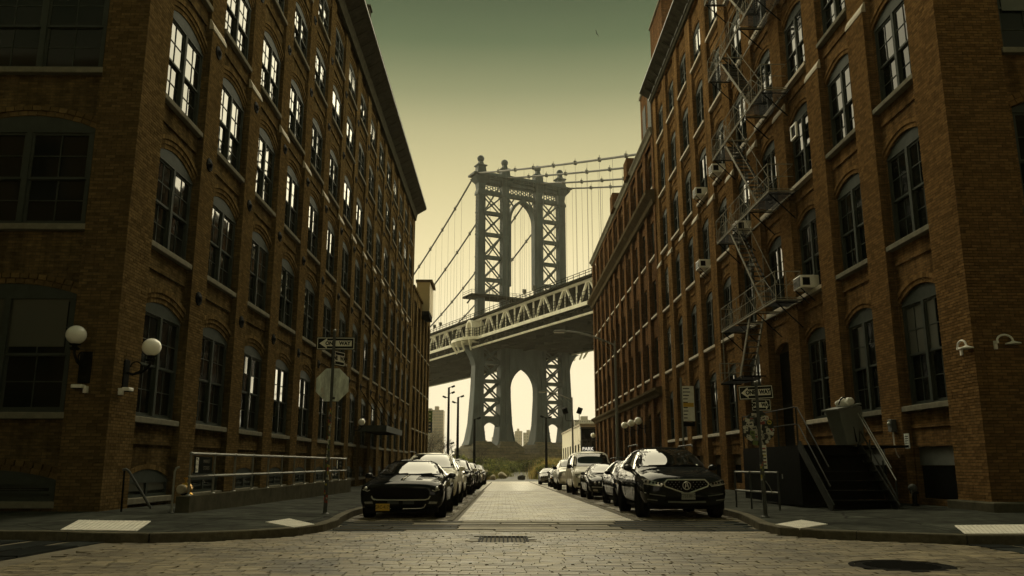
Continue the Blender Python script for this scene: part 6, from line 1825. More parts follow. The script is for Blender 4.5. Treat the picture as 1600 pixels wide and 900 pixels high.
# ---- railing on a concrete plinth along the left wall, with its two boards
r = empty('area_railing', (-6.5, 17.5, swz(-6.5, 17.5))); tag(r, 'two-rail steel pipe railing on a concrete plinth along the left wall', 'railing')
rz = r.location.z; yA, yB = 17.35, 35.6
b = MB()
for a, c in ((yA, 23), (23, 29), (29, yB)):
    b.add([(-.14, a - 17.5, G(a) + .05 - rz), (.14, a - 17.5, G(a) + .05 - rz), (.14, a - 17.5, zc(-.645) - rz), (-.14, a - 17.5, zc(-.645) - rz), (-.14, c - 17.5, G(c) + .05 - rz), (.14, c - 17.5, G(c) + .05 - rz), (.14, c - 17.5, zc(-.645) - rz), (-.14, c - 17.5, zc(-.645) - rz)],
          [(0, 1, 2, 3), (4, 7, 6, 5), (1, 5, 6, 2), (0, 3, 7, 4), (3, 2, 6, 7)])
b.build('plinth', M['concrete_old'], r)
zt, zm = zc(.21) - rz, zc(-.26) - rz
for z in (zt, zm):
    b = MB(); b.tube([(0, .13, z), (0, 17.6, z)], .030, 8); b.build('rail', M['galv'], r, smooth=True)
for k in range(13):
    y = .13 + k * 1.4558; b = MB(); b.tube([(0, 0, zc(-.645) - rz), (0, 0, zt)], .026, 8); b.ball((0, 0, zt), .042, 8, 6); b.ball((0, 0, zm), .042, 8, 6); b.lathe([(.06, 0), (.06, .012), (.03, .03)], (0, 0, zc(-.645) - rz), 10); b.build('rail_post', M['galv'], r, loc=(0, y, 0), smooth=True)
def board(y, w):
    b = MB(); b.box(-.01, .01, -w / 2, w / 2, -.18, .18); o = b.build('board', M['sign_black'], r, loc=(.045, y, zm + .24))
    for zz in (-.08, .08):
        s = MB(); s.box(.0105, .013, -.075, .075, -.075, .075); q = s.build('white_square', M['sign_white'], o, loc=(0, -w / 2 + .13, zz))
        for k in range(4):
            a = MB(); cx, cz = random.uniform(-.05, .05), random.uniform(-.05, .05); a.box(.0135, .0145, cx - random.uniform(.008, .03), cx + .012, cz - random.uniform(.006, .02), cz + .012); a.build('ink_mark', M['sign_black'], q)
    for zz, tx in ((.07, 'MARKET'), (-.07, 'STORES')):
        me = text_mesh('words', tx, .11, M['stone'], .001); inst('lettering', me, o, (.0125, .17, zz), (R(90), 0, R(90)))
board(.75, 1.05); board(15.9, 1.2)

# brass siamese inlet, handrail by the basement window
r = empty('hose_inlet', (-6.82, 18.3, swz(-6.8, 18.3))); tag(r, 'brass fire hose inlet beside the start of the pipe railing', 'hose inlet')
M['brass'] = pbr('old_brass', (.62, .36, .06), .32, metal=.9, var=.3, scale=12)
b = MB(); b.lathe([(.05, 0), (.05, .30), (.09, .32), (.09, .36), (.05, .38)], (0, 0, 0), 14); b.build('riser', M['iron'], r, smooth=True)
b = MB(); b.lathe([(.07, -.16), (.09, -.14), (.09, -.04), (.13, -.02), (.13, .10), (.115, .13)], (0, .0, .44), 18, 'y'); b.build('coupling', M['brass'], r, smooth=True)
b = MB(); b.lathe([(.085, -.26), (.10, -.24), (.10, -.165), (.06, -.16)], (.0, 0, .44), 16, 'y'); b.build('inlet_cap', M['stone_pale'], r, smooth=True)
b = MB(); b.lathe([(.11, -.02), (.12, .0), (.12, .05), (.06, .08)], (.07, -.02, .26), 16, 'y'); b.build('second_inlet', M['brass'], r, smooth=True)
b = MB(); b.lathe([(.02, 0), (.02, .08), (.05, .09), (.05, .12)], (0, 0, .56), 10); b.build('top_valve', M['brass'], r)
r = empty('handrail', (-7.66, 17.25, swz(-7.6, 17.3))); tag(r, 'single sloping iron handrail in front of the first basement window', 'handrail')
b = MB(); b.tube([(-.06, -.02, .82), (.0, 0, .84), (.05, .02, .80), (.46, .28, .05)], .026, 8); b.build('rail', M['galv_dull'], r, smooth=True)
b = MB(); b.tube([(-.03, .0, .82), (-.04, .05, .0)], .02, 8); b.build('support', M['iron'], r)
r = empty('bent_pipe', (-6.62, 17.12, swz(-6.6, 17.2))); tag(r, 'thin upright steel pipe with a bent top at the near end of the plinth', 'pipe')
b = MB(); b.tube([(0, 0, 0), (0, 0, .80), (.02, .02, .88), (.07, .05, .90)], .022, 8); b.build('pipe', M['galv'], r, smooth=True)
b = MB(); b.lathe([(.06, 0), (.06, .012), (.025, .03)], n=10); b.build('base_flange', M['galv_dull'], r)

# ---- flat steel canopy over the left entrance
r = empty('entrance_canopy', (XL, 47.6, zc(1.85))); tag(r, 'flat black steel canopy over an entrance halfway down the left warehouse', 'canopy')
b = MB(); b.box(0, 1.55, 0, 7.4, 0, .26); b.build('roof', M['iron'], r)
b = MB(); b.box(1.552, 1.60, -.05, 7.45, -.05, .30); b.box(0, 1.55, -.05, -.002, -.05, .30); b.build('fascia', M['frame'], r)
for y in (.4, 3.7, 7.0):
    b = MB(); b.tube([(1.4, y, .25), (0, y, 2.3)], .025, 6); b.build('tie_rod', M['iron'], r)

# ---- railing stub, bus stop, street lamps on the right pavement
r = empty('pipe_railing', (6.1, 20.6, swz(6.1, 20.6))); tag(r, 'short low two-rail pipe railing behind the leaning sign post', 'railing')
b = MB()
for k, (x, y) in enumerate(((.0, 1.6), (.02, 0), (.5, -1.0))): pass
for z in (.42, .88):
    b = MB(); b.tube([(-.05, 1.3, z), (.02, .2, z), (.35, -.9, z)], .022, 8); b.build('rail', M['galv'], r, smooth=True)
for x, y in ((-.05, 1.3), (.02, .2), (.35, -.9)):
    b = MB(); b.tube([(x, y, -.02), (x, y, .92)], .024, 8); b.build('rail_post', M['galv_dull'], r, smooth=True)
r = empty('bus_stop_pole', (6.02, 27.8, swz(6.02, 27.8))); tag(r, 'thin steel pole with a tall pale timetable sign halfway down the right pavement', 'sign post')
b = MB(); b.tube([(0, 0, 0), (0, 0, 4.0)], .036, 8); b.build('post', M['galv'], r, smooth=True)
b = MB(); b.box(.02, .42, -.02, .02, 2.55, 3.72); o = b.build('timetable', M['sign_white'], r)
b = MB(); b.box(.04, .40, -.026, -.0205, 3.02, 3.16); b.build('yellow_band', M['yellow'], o)
b = MB()
for k in range(9): b.box(.05, .05 + random.uniform(.12, .3), -.0245, -.0205, 2.64 + k * .115 + (.06 if k > 3 else 0), 2.67 + k * .115 + (.06 if k > 3 else 0))
b.build('print_lines', M['sign_black'], o)
b = MB(); b.box(.02, .40, -.04, .04, 2.38, 2.53); b.build('bracket', M['iron'], r)
stickers_on_pole(r, .038, .5, 1.2, 10, 0)
def street_lamp(x, y, h, reach, rise, label, flood=False):
    r = empty('street_lamp', (x, y, swz(x, y) if y < 94 else G(y))); tag(r, label, 'street lamp', 'street lamps on the right pavement')
    g = r.location.z; top = zc(h) - g
    b = MB(); b.tube([(0, 0, 0), (0, 0, 1.6), (0, 0, 1.65), (0, 0, top)], [.13, .12, .09, .055], 12); b.lathe([(.2, 0), (.2, .04), (.14, .1)], n=12); b.build('pole', M['galv'], r, smooth=True)
    b = MB(); P = [(-reach * t, 0, top - .25 + rise * math.sin(t * math.pi / 2)) for t in [k / 10 for k in range(11)]]; b.tube(P, .05, 8); b.tube([(0, 0, top - .7), (-reach * .35, 0, top - .25 + rise * .50)], .014, 6); b.build('arm', M['galv'], r, smooth=True)
    x2 = -reach; z2 = top - .25 + rise
    b = MB(); b.prism([(-.32, -.05), (.40, -.06), (.45, .0), (.30, .07), (-.25, .04)], (x2 - .25, -.13, z2), (x2 - .25, .13, z2), (1, 0, 0), (0, 0, 1)); me = bevelled(b.mesh('lamp_head', M['galv']), .02); inst('lamp_head', me, r)
    b = MB(); b.box(x2 - .5, x2 + .05, -.10, .10, z2 - .085, z2 - .062); b.build('lens', M['white'], r)
    if flood:
        for sx in (-1, 1):
            b = MB(); b.tube([(0, 0, top - 2.1), (sx * .55, 0, top - 2.1), (sx * .62, 0, top - 1.95), (sx * .62, 0, top - 1.5)], .03, 6); a = b.build('flood_arm', M['iron'], r)
            b = MB(); b.box(-.22, .22, -.15, .15, -.26, .26); b.build('floodlight', M['iron'], a, loc=(sx * .66, 0, top - 1.2), rot=(R(25), R(sx * 20), 0))
    return r
street_lamp(6.0, 43.6, 6.45, 2.75, .75, 'tall steel street lamp whose long arm reaches over the road in front of the bridge')
street_lamp(6.3, 75, 5.9, 2.5, .75, 'smaller street lamp with two black floodlights, further down the right side', True)

# ---- iron steps, landing and bin at the right entrance
r = empty('iron_steps', (7.3, 18.75, swz(8, 18.8))); tag(r, 'dark iron steps with pipe handrails up to a landing against the right warehouse', 'steps')
g = r.location.z; zl = zc(.45) - g; ns = 7
for k in range(ns):
    b = MB(); b.box(.03, 1.42, k * .25, k * .25 + .28, (k + 1) * zl / ns - .03, (k + 1) * zl / ns); b.box(.03, 1.42, k * .25 + .26, k * .25 + .275, k * zl / ns, (k + 1) * zl / ns - .03); b.build('tread', M['iron_lit'] if k < 0 else M['iron'], r)
for x in (0, 1.45):
    b = MB(); b.bar((x, -.05, .02), (x, 1.8, zl + .02), .035, .24); b.build('stringer', M['iron_rail'], r)
b = MB(); b.box(.0, 2.7, 1.76, 6.6, zl - .06, zl); b.build('landing', M['iron'], r)
b = MB(); b.box(-.01, .03, 1.80, 6.6, .0, zl - .061); b.box(.03, 1.4, 1.9, 1.93, 0, zl - .061); o = b.build('side_panel', M['iron'], r)
b = MB(); b.box(-.03, -.011, 3.1, 3.14, .62, .74); b.build('panel_handle', M['galv'], o)
for (dz) in (.50, .92):
    b = MB(); b.tube([(0, 0, dz), (0, 1.75, zl + dz), (0, 1.95, zl + dz + .02), (0, 6.5, zl + dz + .02)], .017, 8); b.build('handrail', M['iron_rail'], r, smooth=True)
for y in (1.85, 3.3, 4.9, 6.5):
    b = MB(); b.tube([(0, y, zl), (0, y, zl + .94)], .02, 6); b.build('rail_post', M['iron_rail'], r)
for k, (dx, dz) in enumerate(((1.46, .94), (1.54, .90))):
    b = MB(); b.tube([(dx, -.05 + k * .35, dz * (1 if k == 0 else 1) - .30 + k * .30), (dx, 1.75, zl + dz - .08)], .016, 8); b.build('handrail', M['brass'] if False else M['galv'], r, smooth=True)
b = MB(); b.tube([(1.47, -.02, .25), (1.47, 1.6, zl + .32)], .02, 8); b.build('handrail', M['iron_rail'], r, smooth=True)
for y in (0.0, .55, 1.15, 1.7):
    b = MB(); b.tube([(1.47, y, .0), (1.47, y, .62 + y / 1.75 * zl)], .02, 6); b.lathe([(.05, 0), (.05, .012), (.02, .02)], (1.47, y, 0), 8); b.build('rail_post', M['iron_rail'], r)
r = empty('waste_bin', (8.62, 20.66, zc(.45))); tag(r, 'grey wedge-shaped waste bin with a crumpled pale bag on top of the iron steps', 'waste bin'); r.rotation_euler = (0, R(-8), R(14)); r.scale = (.84, .9, 1.02)
M['bin'] = pbr('bin_plastic', (.13, .14, .12), .6, var=.2, scale=5)
b = MB(); taper_box(b, [(0.02, -.30, .30, -.26, .26), (.90, -.40, .40, -.33, .33)]); me = bevelled(b.mesh('body', M['bin']), .03); inst('body', me, r)
b = MB(); b.box(-.012, .012, -.345, -.30, .05, .90); b.build('seam', M['iron'], r, rot=(R(-4.2), 0, 0), loc=(0, .02, 0))
b = MB(); b.box(-.43, .43, -.36, .36, .905, .945); b.build('lid', M['bin'], r, rot=(0, R(-4), 0))
bm = bmesh.new(); bmesh.ops.create_icosphere(bm, subdivisions=3, radius=.25)
for v in bm.verts:
    n = math.sin(v.co.x * 31 + v.co.z * 11) * .5 + math.sin(v.co.y * 27 - v.co.x * 17) * .5; v.co *= 1 + .16 * n; v.co.z *= .55
me = bpy.data.meshes.new('bag'); bm.to_mesh(me); bm.free(); me.materials.append(M['white']); inst('bag', me, r, (.1, -.02, 1.02)); 
b = MB(); b.tube([(-.2, -.1, 1.0), (-.12, -.12, 1.12), (.0, -.12, 1.16), (.1, -.15, 1.10)], .018, 6); b.build('handle', M['iron'], r)

# meters, conduits, standpipe, ledge
r = empty('meter_box', (XR, 21.35, zc(.96))); tag(r, 'grey meter box on the brick pier with a pale conduit hanging from it', 'meter box')
b = MB(); b.box(-.14, 0, -.11, .11, -.16, .16); me = bevelled(b.mesh('case', M['galv_dull']), .015); inst('case', me, r)
b = MB(); b.ball((-.14, 0, .05), .06, 10, 6); b.build('dial', M['sign_back'], r)
b = MB(); b.tube([(-.07, 0, -.16), (-.07, -.03, -.55), (-.08, -.12, -.72), (-.09, -.25, -.80)], .017, 6); b.build('conduit', M['white'], r, smooth=True)
r = empty('notice_plate', (XR - .02, 20.72, zc(.56))); tag(r, 'small grey notice plate next to the basement opening nearest the right corner', 'notice')
b = MB(); b.box(-.02, 0, -.12, .12, -.18, .18); b.build('plate', M['sign_back'], r)
b = MB()
for k in range(5): b.box(-.024, -.0205, -.08, .08, -.12 + k * .055, -.10 + k * .055)
b.build('print_lines', M['sign_black'], r)
r = empty('standpipe', (9.62, 19.7, swz(9.6, 19.7))); tag(r, 'short black standpipe with a round cap on the pavement by the right wall', 'standpipe')
b = MB(); b.lathe([(.09, 0), (.09, .03), (.05, .05), (.05, .26), (.09, .28), (.09, .33)], n=14); b.build('pipe', M['iron'], r, smooth=True)
b = MB(); b.ball((-.04, -.03, .40), .10, 14, 10); b.build('cap', M['galv_dull'], r, smooth=True)
b = MB(); b.tube([(-.1, -.1, .36), (-.12, -.12, .22)], .006, 5); b.build('chain', M['galv'], r)
r = empty('concrete_ledge', (9.75, 16.75, swz(10, 16.8))); tag(r, 'long low concrete ledge at the foot of the right corner', 'ledge')
x = 0.0
for k, L in enumerate((1.15, 2.2, 2.2, 2.2)):
    b = MB(); b.box(x, x + L - .015, 0, .62, -.06, .17); me = bevelled(b.mesh('ledge_block', M['concrete_old']), .02, 1); inst('ledge_block', me, r); x += L
b = MB(); b.box(.06, .62, .635, 1.9, -.06, .165); me = bevelled(b.mesh('ledge_block', M['concrete_old']), .02, 1); inst('ledge_block', me, r)

# ---- air conditioners on the right windows
def aircon(bay, z, label, w=.66):
    y = YC + P0R + bay * BWR + RWR / 2
    r = empty('air_conditioner', (XR, y, zc(z)), R(-90)); tag(r, label, 'air conditioner', 'window air conditioners')
    b = MB(); b.box(-w / 2, w / 2, -.36, .25, .0, .42); me = bevelled(b.mesh('case', M['white']), .018); inst('case', me, r)
    b = MB(); b.box(-w / 2 + .06, w / 2 - .06, -.372, -.361, .05, .37); o = b.build('grille', M['iron'], r)
    for k in range(9): s = MB(); s.box(-w / 2 + .06, w / 2 - .06, -.378, -.3725, .065 + k * .034, .075 + k * .034); s.build('louvre', M['galv'], o)
    for sx in (-1, 1):
        s = MB(); s.box(sx * (w / 2 + .003) - .003, sx * (w / 2 + .003) + .003, -.30, -.06, .08, .34); s.build('side_grille', M['iron'], r)
        s = MB(); s.bar((sx * w * .35, -.33, -.01), (sx * w * .35, .10, -.42), .03); s.build('support', M['iron'], r)
aircon(2, 5.64, 'white air conditioner under the window left of the tall corner bays, lowest of all', .70)
aircon(6, 9.52, 'white air conditioner hanging out of a fourth-floor window, lower left of the fire escape', .80)
aircon(5, 13.30, 'white air conditioner tucked beside the fire escape under its second landing')
aircon(6, 13.30, 'small white air conditioner one window further down the street than the fire escape')
aircon(4, 9.52, 'white air conditioner partly behind the fire escape landing')
r = empty('window_vent', (XR + .17, 27.85, zc(10.62)), R(-90)); tag(r, 'white square framed vent in the head of a dark window right of the fire escape', 'vent')
r.location = (XR + .12, YC + P0R + 2 * BWR + RWR / 2 + .35, zc(11.35))
b = MB()
for x0, x1, z0, z1 in ((-.27, .27, .21, .26), (-.27, .27, -.26, -.21), (-.27, -.22, -.21, .21), (.22, .27, -.21, .21)): b.box(x0, x1, -.10, -.03, z0, z1)
b.build('rim', M['white'], r); b = MB(); b.box(-.22, .22, -.06, -.04, -.21, .21); b.build('panel', M['iron'], r)

# ---- fire escape
r = empty('fire_escape', (XR, 27.0, zc(3.2))); tag(r, 'black iron fire escape zigzagging up the right warehouse past six floors', 'fire escape')
gz = r.location.z; YA, YB, DX = 0.0, 7.0, .92
LV = [5.42, 9.25, 13.02, 16.72, 20.5]
for li, lv in enumerate(LV):
    z = zc(lv) - gz
    p = empty('landing', (0, 0, z), 0, r)
    b = MB(); b.bar((-DX, YA, -.03), (-DX, YB, -.03), .035, .055); b.bar((-.05, YA, -.03), (-.05, YB, -.03), .035, .055)
    for y in (YA, 2.3, 4.7, YB): b.bar((-DX, y, -.03), (-.05, y, -.03), .03, .05)
    b.build('landing_frame', M['iron_lit'], p)
    b = MB(); hole = (1.5, 5.3)
    for k in range(21):
        x = -DX + .04 + k * .048
        if x < -.85: b.bar((x, YA, 0), (x, YB, 0), .008, .03)
        else:
            b.bar((x, YA, 0), (x, 1.4, 0), .008, .03) if li == 0 else b.bar((x, YA, 0), (x, 2.2, 0), .008, .03)
            b.bar((x, 5.6, 0), (x, YB, 0), .008, .03)
    for k in range(15): b.bar((-DX, YA + k * .5, -.01), (-.85, YA + k * .5, -.01), .012)
    b.build('grating', M['iron'], p)
    for zz in (.05, .50, .95):
        b = MB(); b.tube([(-.03, YA, zz), (-DX, YA, zz), (-DX, YB, zz), (-.03, YB, zz)], .013 if zz < .9 else .017, 6); b.build('rail', M['iron_lit'], p)
    for k in range(7):
        y = YA + k * YB / 6; b = MB(); b.bar((-DX, y, -.05), (-DX, y, .95), .022); b.build('rail_post', M['iron_lit'], p)
    b = MB()
    for k in range(6):
        y0, y1 = YA + k * YB / 6, YA + (k + 1) * YB / 6
        b.bar((-DX, y0, .06), (-DX, y1, .94), .014) if k % 2 == 0 else b.bar((-DX, y0, .94), (-DX, y1, .06), .014)
        for q in range(1, 5): b.bar((-DX, y0 + (y1 - y0) * q / 5, .05), (-DX, y0 + (y1 - y0) * q / 5, .5), .010)
    for y in (YA, YB): b.bar((-DX, y, .06), (-.03, y, .94), .014); b.bar((-.55, y, -.03), (-.55, y, .95), .02)
    b.build('rail_lattice', M['iron_lit'], p)
    for y in (.15, 2.3, 4.7, 6.85):
        b = MB(); b.bar((-DX + .05, y, -.09), (-.02, y, -.95), .035); b.bar((-DX, y, -.09), (-.02, y, -.09), .03); b.tube([(-.35, y, -.25), (-.25, y, -.36), (-.16, y, -.28), (-.22, y, -.18)], .012, 5); b.build('bracket', M['iron'], p)
    if li < len(LV) - 1:
        h = LV[li + 1] - lv
        f = empty('flight', (0, 0, z), 0, r); ya, yb = 1.5, 5.2
        for x in (-.86, -.36):
            b = MB(); b.bar((x, ya, .0), (x, yb, h), .022, .10); b.build('stringer', M['iron_lit'] if x < -.6 else M['iron'], f)
            b = MB(); b.tube([(x, ya - .05, .85), (x, yb - .1, h + .80)], .016, 6)
            for t in (.05, .36, .68, .98): b.bar((x, ya + (yb - ya) * t, h * t), (x, ya + (yb - ya) * t, h * t + .85), .02)
            b.build('handrail', M['iron_lit'], f)
        for k in range(1, 16):
            t = k / 16; b = MB(); b.box(-.845, -.375, ya + (yb - ya) * t - .09, ya + (yb - ya) * t + .09, h * t - .012, h * t + .012); b.build('tread', M['galv_dull'], f)
# lower landing and its steep flight
z0_, z1_ = zc(3.3) - gz, zc(5.42) - gz
p = empty('lower_landing', (0, 0, z0_), 0, r)
b = MB()
for k in range(16): b.bar((-DX + .03 + k * .064, 4.3, 0), (-DX + .03 + k * .064, 7.6, 0), .010, .03)
for y in (4.3, 5.9, 7.6): b.bar((-DX, y, -.03), (-.05, y, -.03), .03, .05)
b.build('grating', M['iron'], p)
b = MB()
for zz in (.45, .85): b.tube([(-DX, 7.6, zz), (-.05, 7.6, zz)], .022, 6)
for x in (-DX, -.55, -.05): b.bar((x, 7.6, 0), (x, 7.6, .85), .03)
b.bar((-DX, 7.6, 0), (-.05, 7.6, .85), .02); b.tube([(-DX, 6.9, z1_ - z0_ - .1), (-DX, 6.9, .1)], .025, 6); b.build('rail', M['iron_lit'], p)
f = empty('steep_flight', (0, 0, z0_), 0, r)
for x in (-.86, -.36):
    b = MB(); b.bar((x, 4.9, 0), (x, 3.2, z1_ - z0_), .035, .16); b.build('stringer', M['iron_lit'], f)
for k in range(1, 10):
    t = k / 10; b = MB(); b.box(-.845, -.375, 4.9 - 1.7 * t - .08, 4.9 - 1.7 * t + .08, (z1_ - z0_) * t - .012, (z1_ - z0_) * t + .012); b.build('tread', M['galv_dull'], f)

# hand rail posts, bollard lights and poles towards the park
def park_pole(x, y, h, label, heads):
    r = empty('floodlight_pole', (x, y, G(y))); tag(r, label, 'lamp pole', 'black poles at the park end'); t = zc(h) - r.location.z
    b = MB(); b.tube([(0, 0, 0), (0, 0, t)], [.20, .13], 10); b.lathe([(.35, 0), (.35, .1), (.22, .5)], n=10); b.build('pole', M['iron'], r, smooth=True)
    for k, (sx, dz) in enumerate(heads):
        b = MB(); b.bar((0, 0, t - dz), (sx * .5, 0, t - dz + .1), .09); b.obox((sx * .55, -.1, t - dz + .12), (.20, 0, .08 * sx), (0, .15, 0), (-.04 * sx, 0, .10)); b.build('floodlight', M['iron'], r)
park_pole(-6.75, 104, 9.4, 'tall black floodlight pole with a cluster of heads, left of the bridge tower', [(1, 0), (1, .75), (-1, 1.3), (1, 7.0)])
park_pole(-5.65, 105.5, 8.3, 'shorter black floodlight pole next to the tall one', [(1, 0), (-1, .75)])
park_pole(-3.45, 103, 5.4, 'thick black pole standing before the left foot of the bridge tower', [(1, 0)])
park_pole(5.75, 110, 6.0, 'pale thin lamp pole before the right foot of the bridge tower', [(-1, 0), (1, .1)])
# hanging two-colour banner at the park corner
r = empty('banner', (-8.75, 99, zc(3.6))); tag(r, 'tall hanging banner, green above and dark blue below, past the last left building', 'banner')
M['ban_g'] = pbr('banner_green', (.09, .16, .05), .7, var=.15, scale=2); M['ban_b'] = pbr('banner_blue', (.02, .035, .06), .7, var=.15, scale=2)
b = MB(); b.box(-.2, .42, -.02, .02, 1.25, 2.6); b.build('upper_panel', M['ban_g'], r); b = MB(); b.box(-.2, .42, -.02, .02, 0, 1.246); b.build('lower_panel', M['ban_b'], r)
for k in range(6):
    me = text_mesh('glyph', 'PARKED'[k], .26, M['sign_white'], .001) if False else None
    b = MB(); b.box(.02, .20, -.026, -.0205, .15 + k * .40, .28 + k * .40); b.build('print_mark', M['sign_white'], r)
b = MB(); b.tube([(-.25, 0, G(99) - r.location.z), (-.25, 0, 2.8)], .05, 8); b.build('pole', M['iron'], r)
# parking sign
r = empty('parking_sign', (9.15, 94.2, G(94))); tag(r, 'white sign reading PARK above the van at the end of the street', 'sign')
t = zc(1.64) - r.location.z
b = MB(); b.tube([(0, .1, 0), (0, .1, t - .3)], .05, 8); b.tube([(.9, .1, 0), (.9, .1, t - .3)], .05, 8); b.build('post', M['iron'], r)
b = MB(); b.box(-.3, 1.2, -.05, .05, t - .3, t + .3); b.build('board', M['sign_black'], r)
M['added_glow_letters'] = pbr('added_glow_letters', (.8, .78, .7), .5, var=.05); _e = M['added_glow_letters'].node_tree.nodes['Principled BSDF']; _e.inputs['Emission Color'].default_value = (1, .93, .74, 1); _e.inputs['Emission Strength'].default_value = .38  # glow added to brighten letters that face away from the sun
me = text_mesh('words', 'PARK', .52, M['added_glow_letters'], .01, bold=.01); inst('lettering', me, r, (.45, -.065, t), (R(90), 0, 0))
# bird
r = empty('bird', (9.91, 80, zc(44.86))); tag(r, 'tiny dark bird gliding high in the green part of the sky', 'bird')
b = MB(); b.lathe([(.001, -.28), (.07, -.18), (.09, 0), (.06, .16), (.02, .30)], n=10, axis='y'); b.build('body', M['iron'], r, smooth=True)
for sx in (-1, 1):
    b = MB(); P = [(0, -.10, .0), (sx * .35, -.14, .16), (sx * .75, .02, .10), (sx * .35, .06, .14), (0, .12, 0)]
    b.poly(P); b.poly([(x, y, z - .03) for x, y, z in reversed(P)]); b.build('wing', M['iron'], r, recalc=False)
r.rotation_euler = (R(30), R(55), R(40)); r.scale = (.55, .55, .55)
# ------------------------------------------------------------------ park planting and the far shore
LEAF = {}
for n, c in (('olive', (.17, .17, .055)), ('dark', (.065, .080, .030)), ('straw', (.30, .235, .085)), ('green', (.10, .125, .042))):
    m_ = pbr('leaf_' + n, c, .75, var=.45, scale=1.1, objrand=.35, spec=.1); LEAF[n] = m_
    nt = m_.node_tree; pb = nt.nodes['Principled BSDF']; ou = [q for q in nt.nodes if q.type == 'OUTPUT_MATERIAL'][0]
    tb = nt.nodes.new('ShaderNodeBsdfTranslucent'); mxs = nt.nodes.new('ShaderNodeMixShader'); mxs.inputs[0].default_value = .5
    nt.links.new(pb.inputs['Base Color'].links[0].from_socket, tb.inputs[0]); nt.links.new(pb.outputs[0], mxs.inputs[1]); nt.links.new(tb.outputs[0], mxs.inputs[2]); nt.links.new(mxs.outputs[0], ou.inputs[0])
def leaf_mesh(name, n, blobs, size, mat, up=.3):
    b = MB()
    for k in range(n):
        cx, cy, cz, rx, ry, rz = random.choice(blobs)
        th, ph = random.uniform(0, 2 * math.pi), math.acos(random.uniform(-1, 1)); rr = random.random() ** .45
        p = Vector((cx + rx * rr * math.sin(ph) * math.cos(th), cy + ry * rr * math.sin(ph) * math.sin(th), cz + rz * rr * math.cos(ph)))
        if p.z < .03: continue
        s = size * random.uniform(.5, 1.4)
        d = Vector((random.gauss(0, 1), random.gauss(0, 1), random.gauss(up, 1))).normalized(); e = d.orthogonal().normalized(); e = (Matrix.Rotation(random.uniform(0, 6.28), 3, d) @ e)
        f = d.cross(e)
        b.add([p - e * s, p + f * s * .45, p + e * s, p - f * s * .45], [(0, 1, 2, 3)])
    return b.mesh(name, mat, recalc=False)
def reed_mesh(name, n, w, d, h, mat):
    b = MB()
    for k in range(n):
        x, y = random.gauss(0, w / 3), random.gauss(0, d / 3); hh = h * random.uniform(.5, 1.05) * (1 - .35 * min(1, (x / (w * .6)) ** 2)); lx, ly = random.gauss(0, .18) * hh, random.gauss(0, .18) * hh; t = .035
        b.add([(x - t, y, 0), (x + t, y, 0), (x + lx * .5 + t, y + ly * .5, hh * .6), (x + lx * .5 - t, y + ly * .5, hh * .6), (x + lx, y + ly, hh)], [(0, 1, 2, 3), (3, 2, 4)])
    return b.mesh(name, mat, recalc=False)
stem = MB()
for k in range(7):
    a = k * .9; stem.tube([(0.1 * math.cos(a), .1 * math.sin(a), 0), (.35 * math.cos(a), .35 * math.sin(a), .6), (.6 * math.cos(a + .3), .6 * math.sin(a + .3), 1.2)], [.03, .02, .008], 5)
STEM = stem.mesh('stems', M['bark'])
BUSH = []
for k in range(4):
    bl = [(random.uniform(-.7, .7), random.uniform(-.6, .6), random.uniform(.5, 1.0), random.uniform(.4, .8), random.uniform(.4, .8), random.uniform(.35, .7)) for q in range(7)]
    BUSH.append((leaf_mesh('foliage', 2200, bl, .085, LEAF['green' if k % 2 else 'dark']), leaf_mesh('foliage', 700, [(x, y, z + .1, a * 1.05, c * 1.05, e * 1.05) for x, y, z, a, c, e in bl], .08, LEAF['olive'])))
REED = [reed_mesh('blades', 1300, 3.0, 2.2, 2.2, LEAF['straw']), reed_mesh('blades', 1100, 3.0, 2.2, 2.0, LEAF['olive'])]
def bush(x, y, sx, sz, label, k=0, dz=0.0):
    r = empty('shrub', (x, y, G(y) - .02 + dz), random.uniform(0, 6)); r.scale = (sx, sx, sz); tag(r, label, 'shrub', 'shrubs below the bridge')
    inst('foliage', BUSH[k % 4][0], r); inst('sunny_foliage', BUSH[k % 4][1], r); inst('stems', STEM, r)
def reeds(x, y, s, sz, label, k):
    r = empty('reed_clump', (x, y, G(y) - .02)); r.scale = (s, s, sz); tag(r, label, 'tall grass', 'straw-coloured reeds below the bridge'); r.rotation_euler = (0, 0, random.uniform(0, 6))
    inst('blades', REED[k % 2], r); inst('green_blades', REED[1], r, rot=(0, 0, 1.3), scale=(1, 1, .7))
lab = 'rounded green shrub in the mass of planting below the bridge tower'
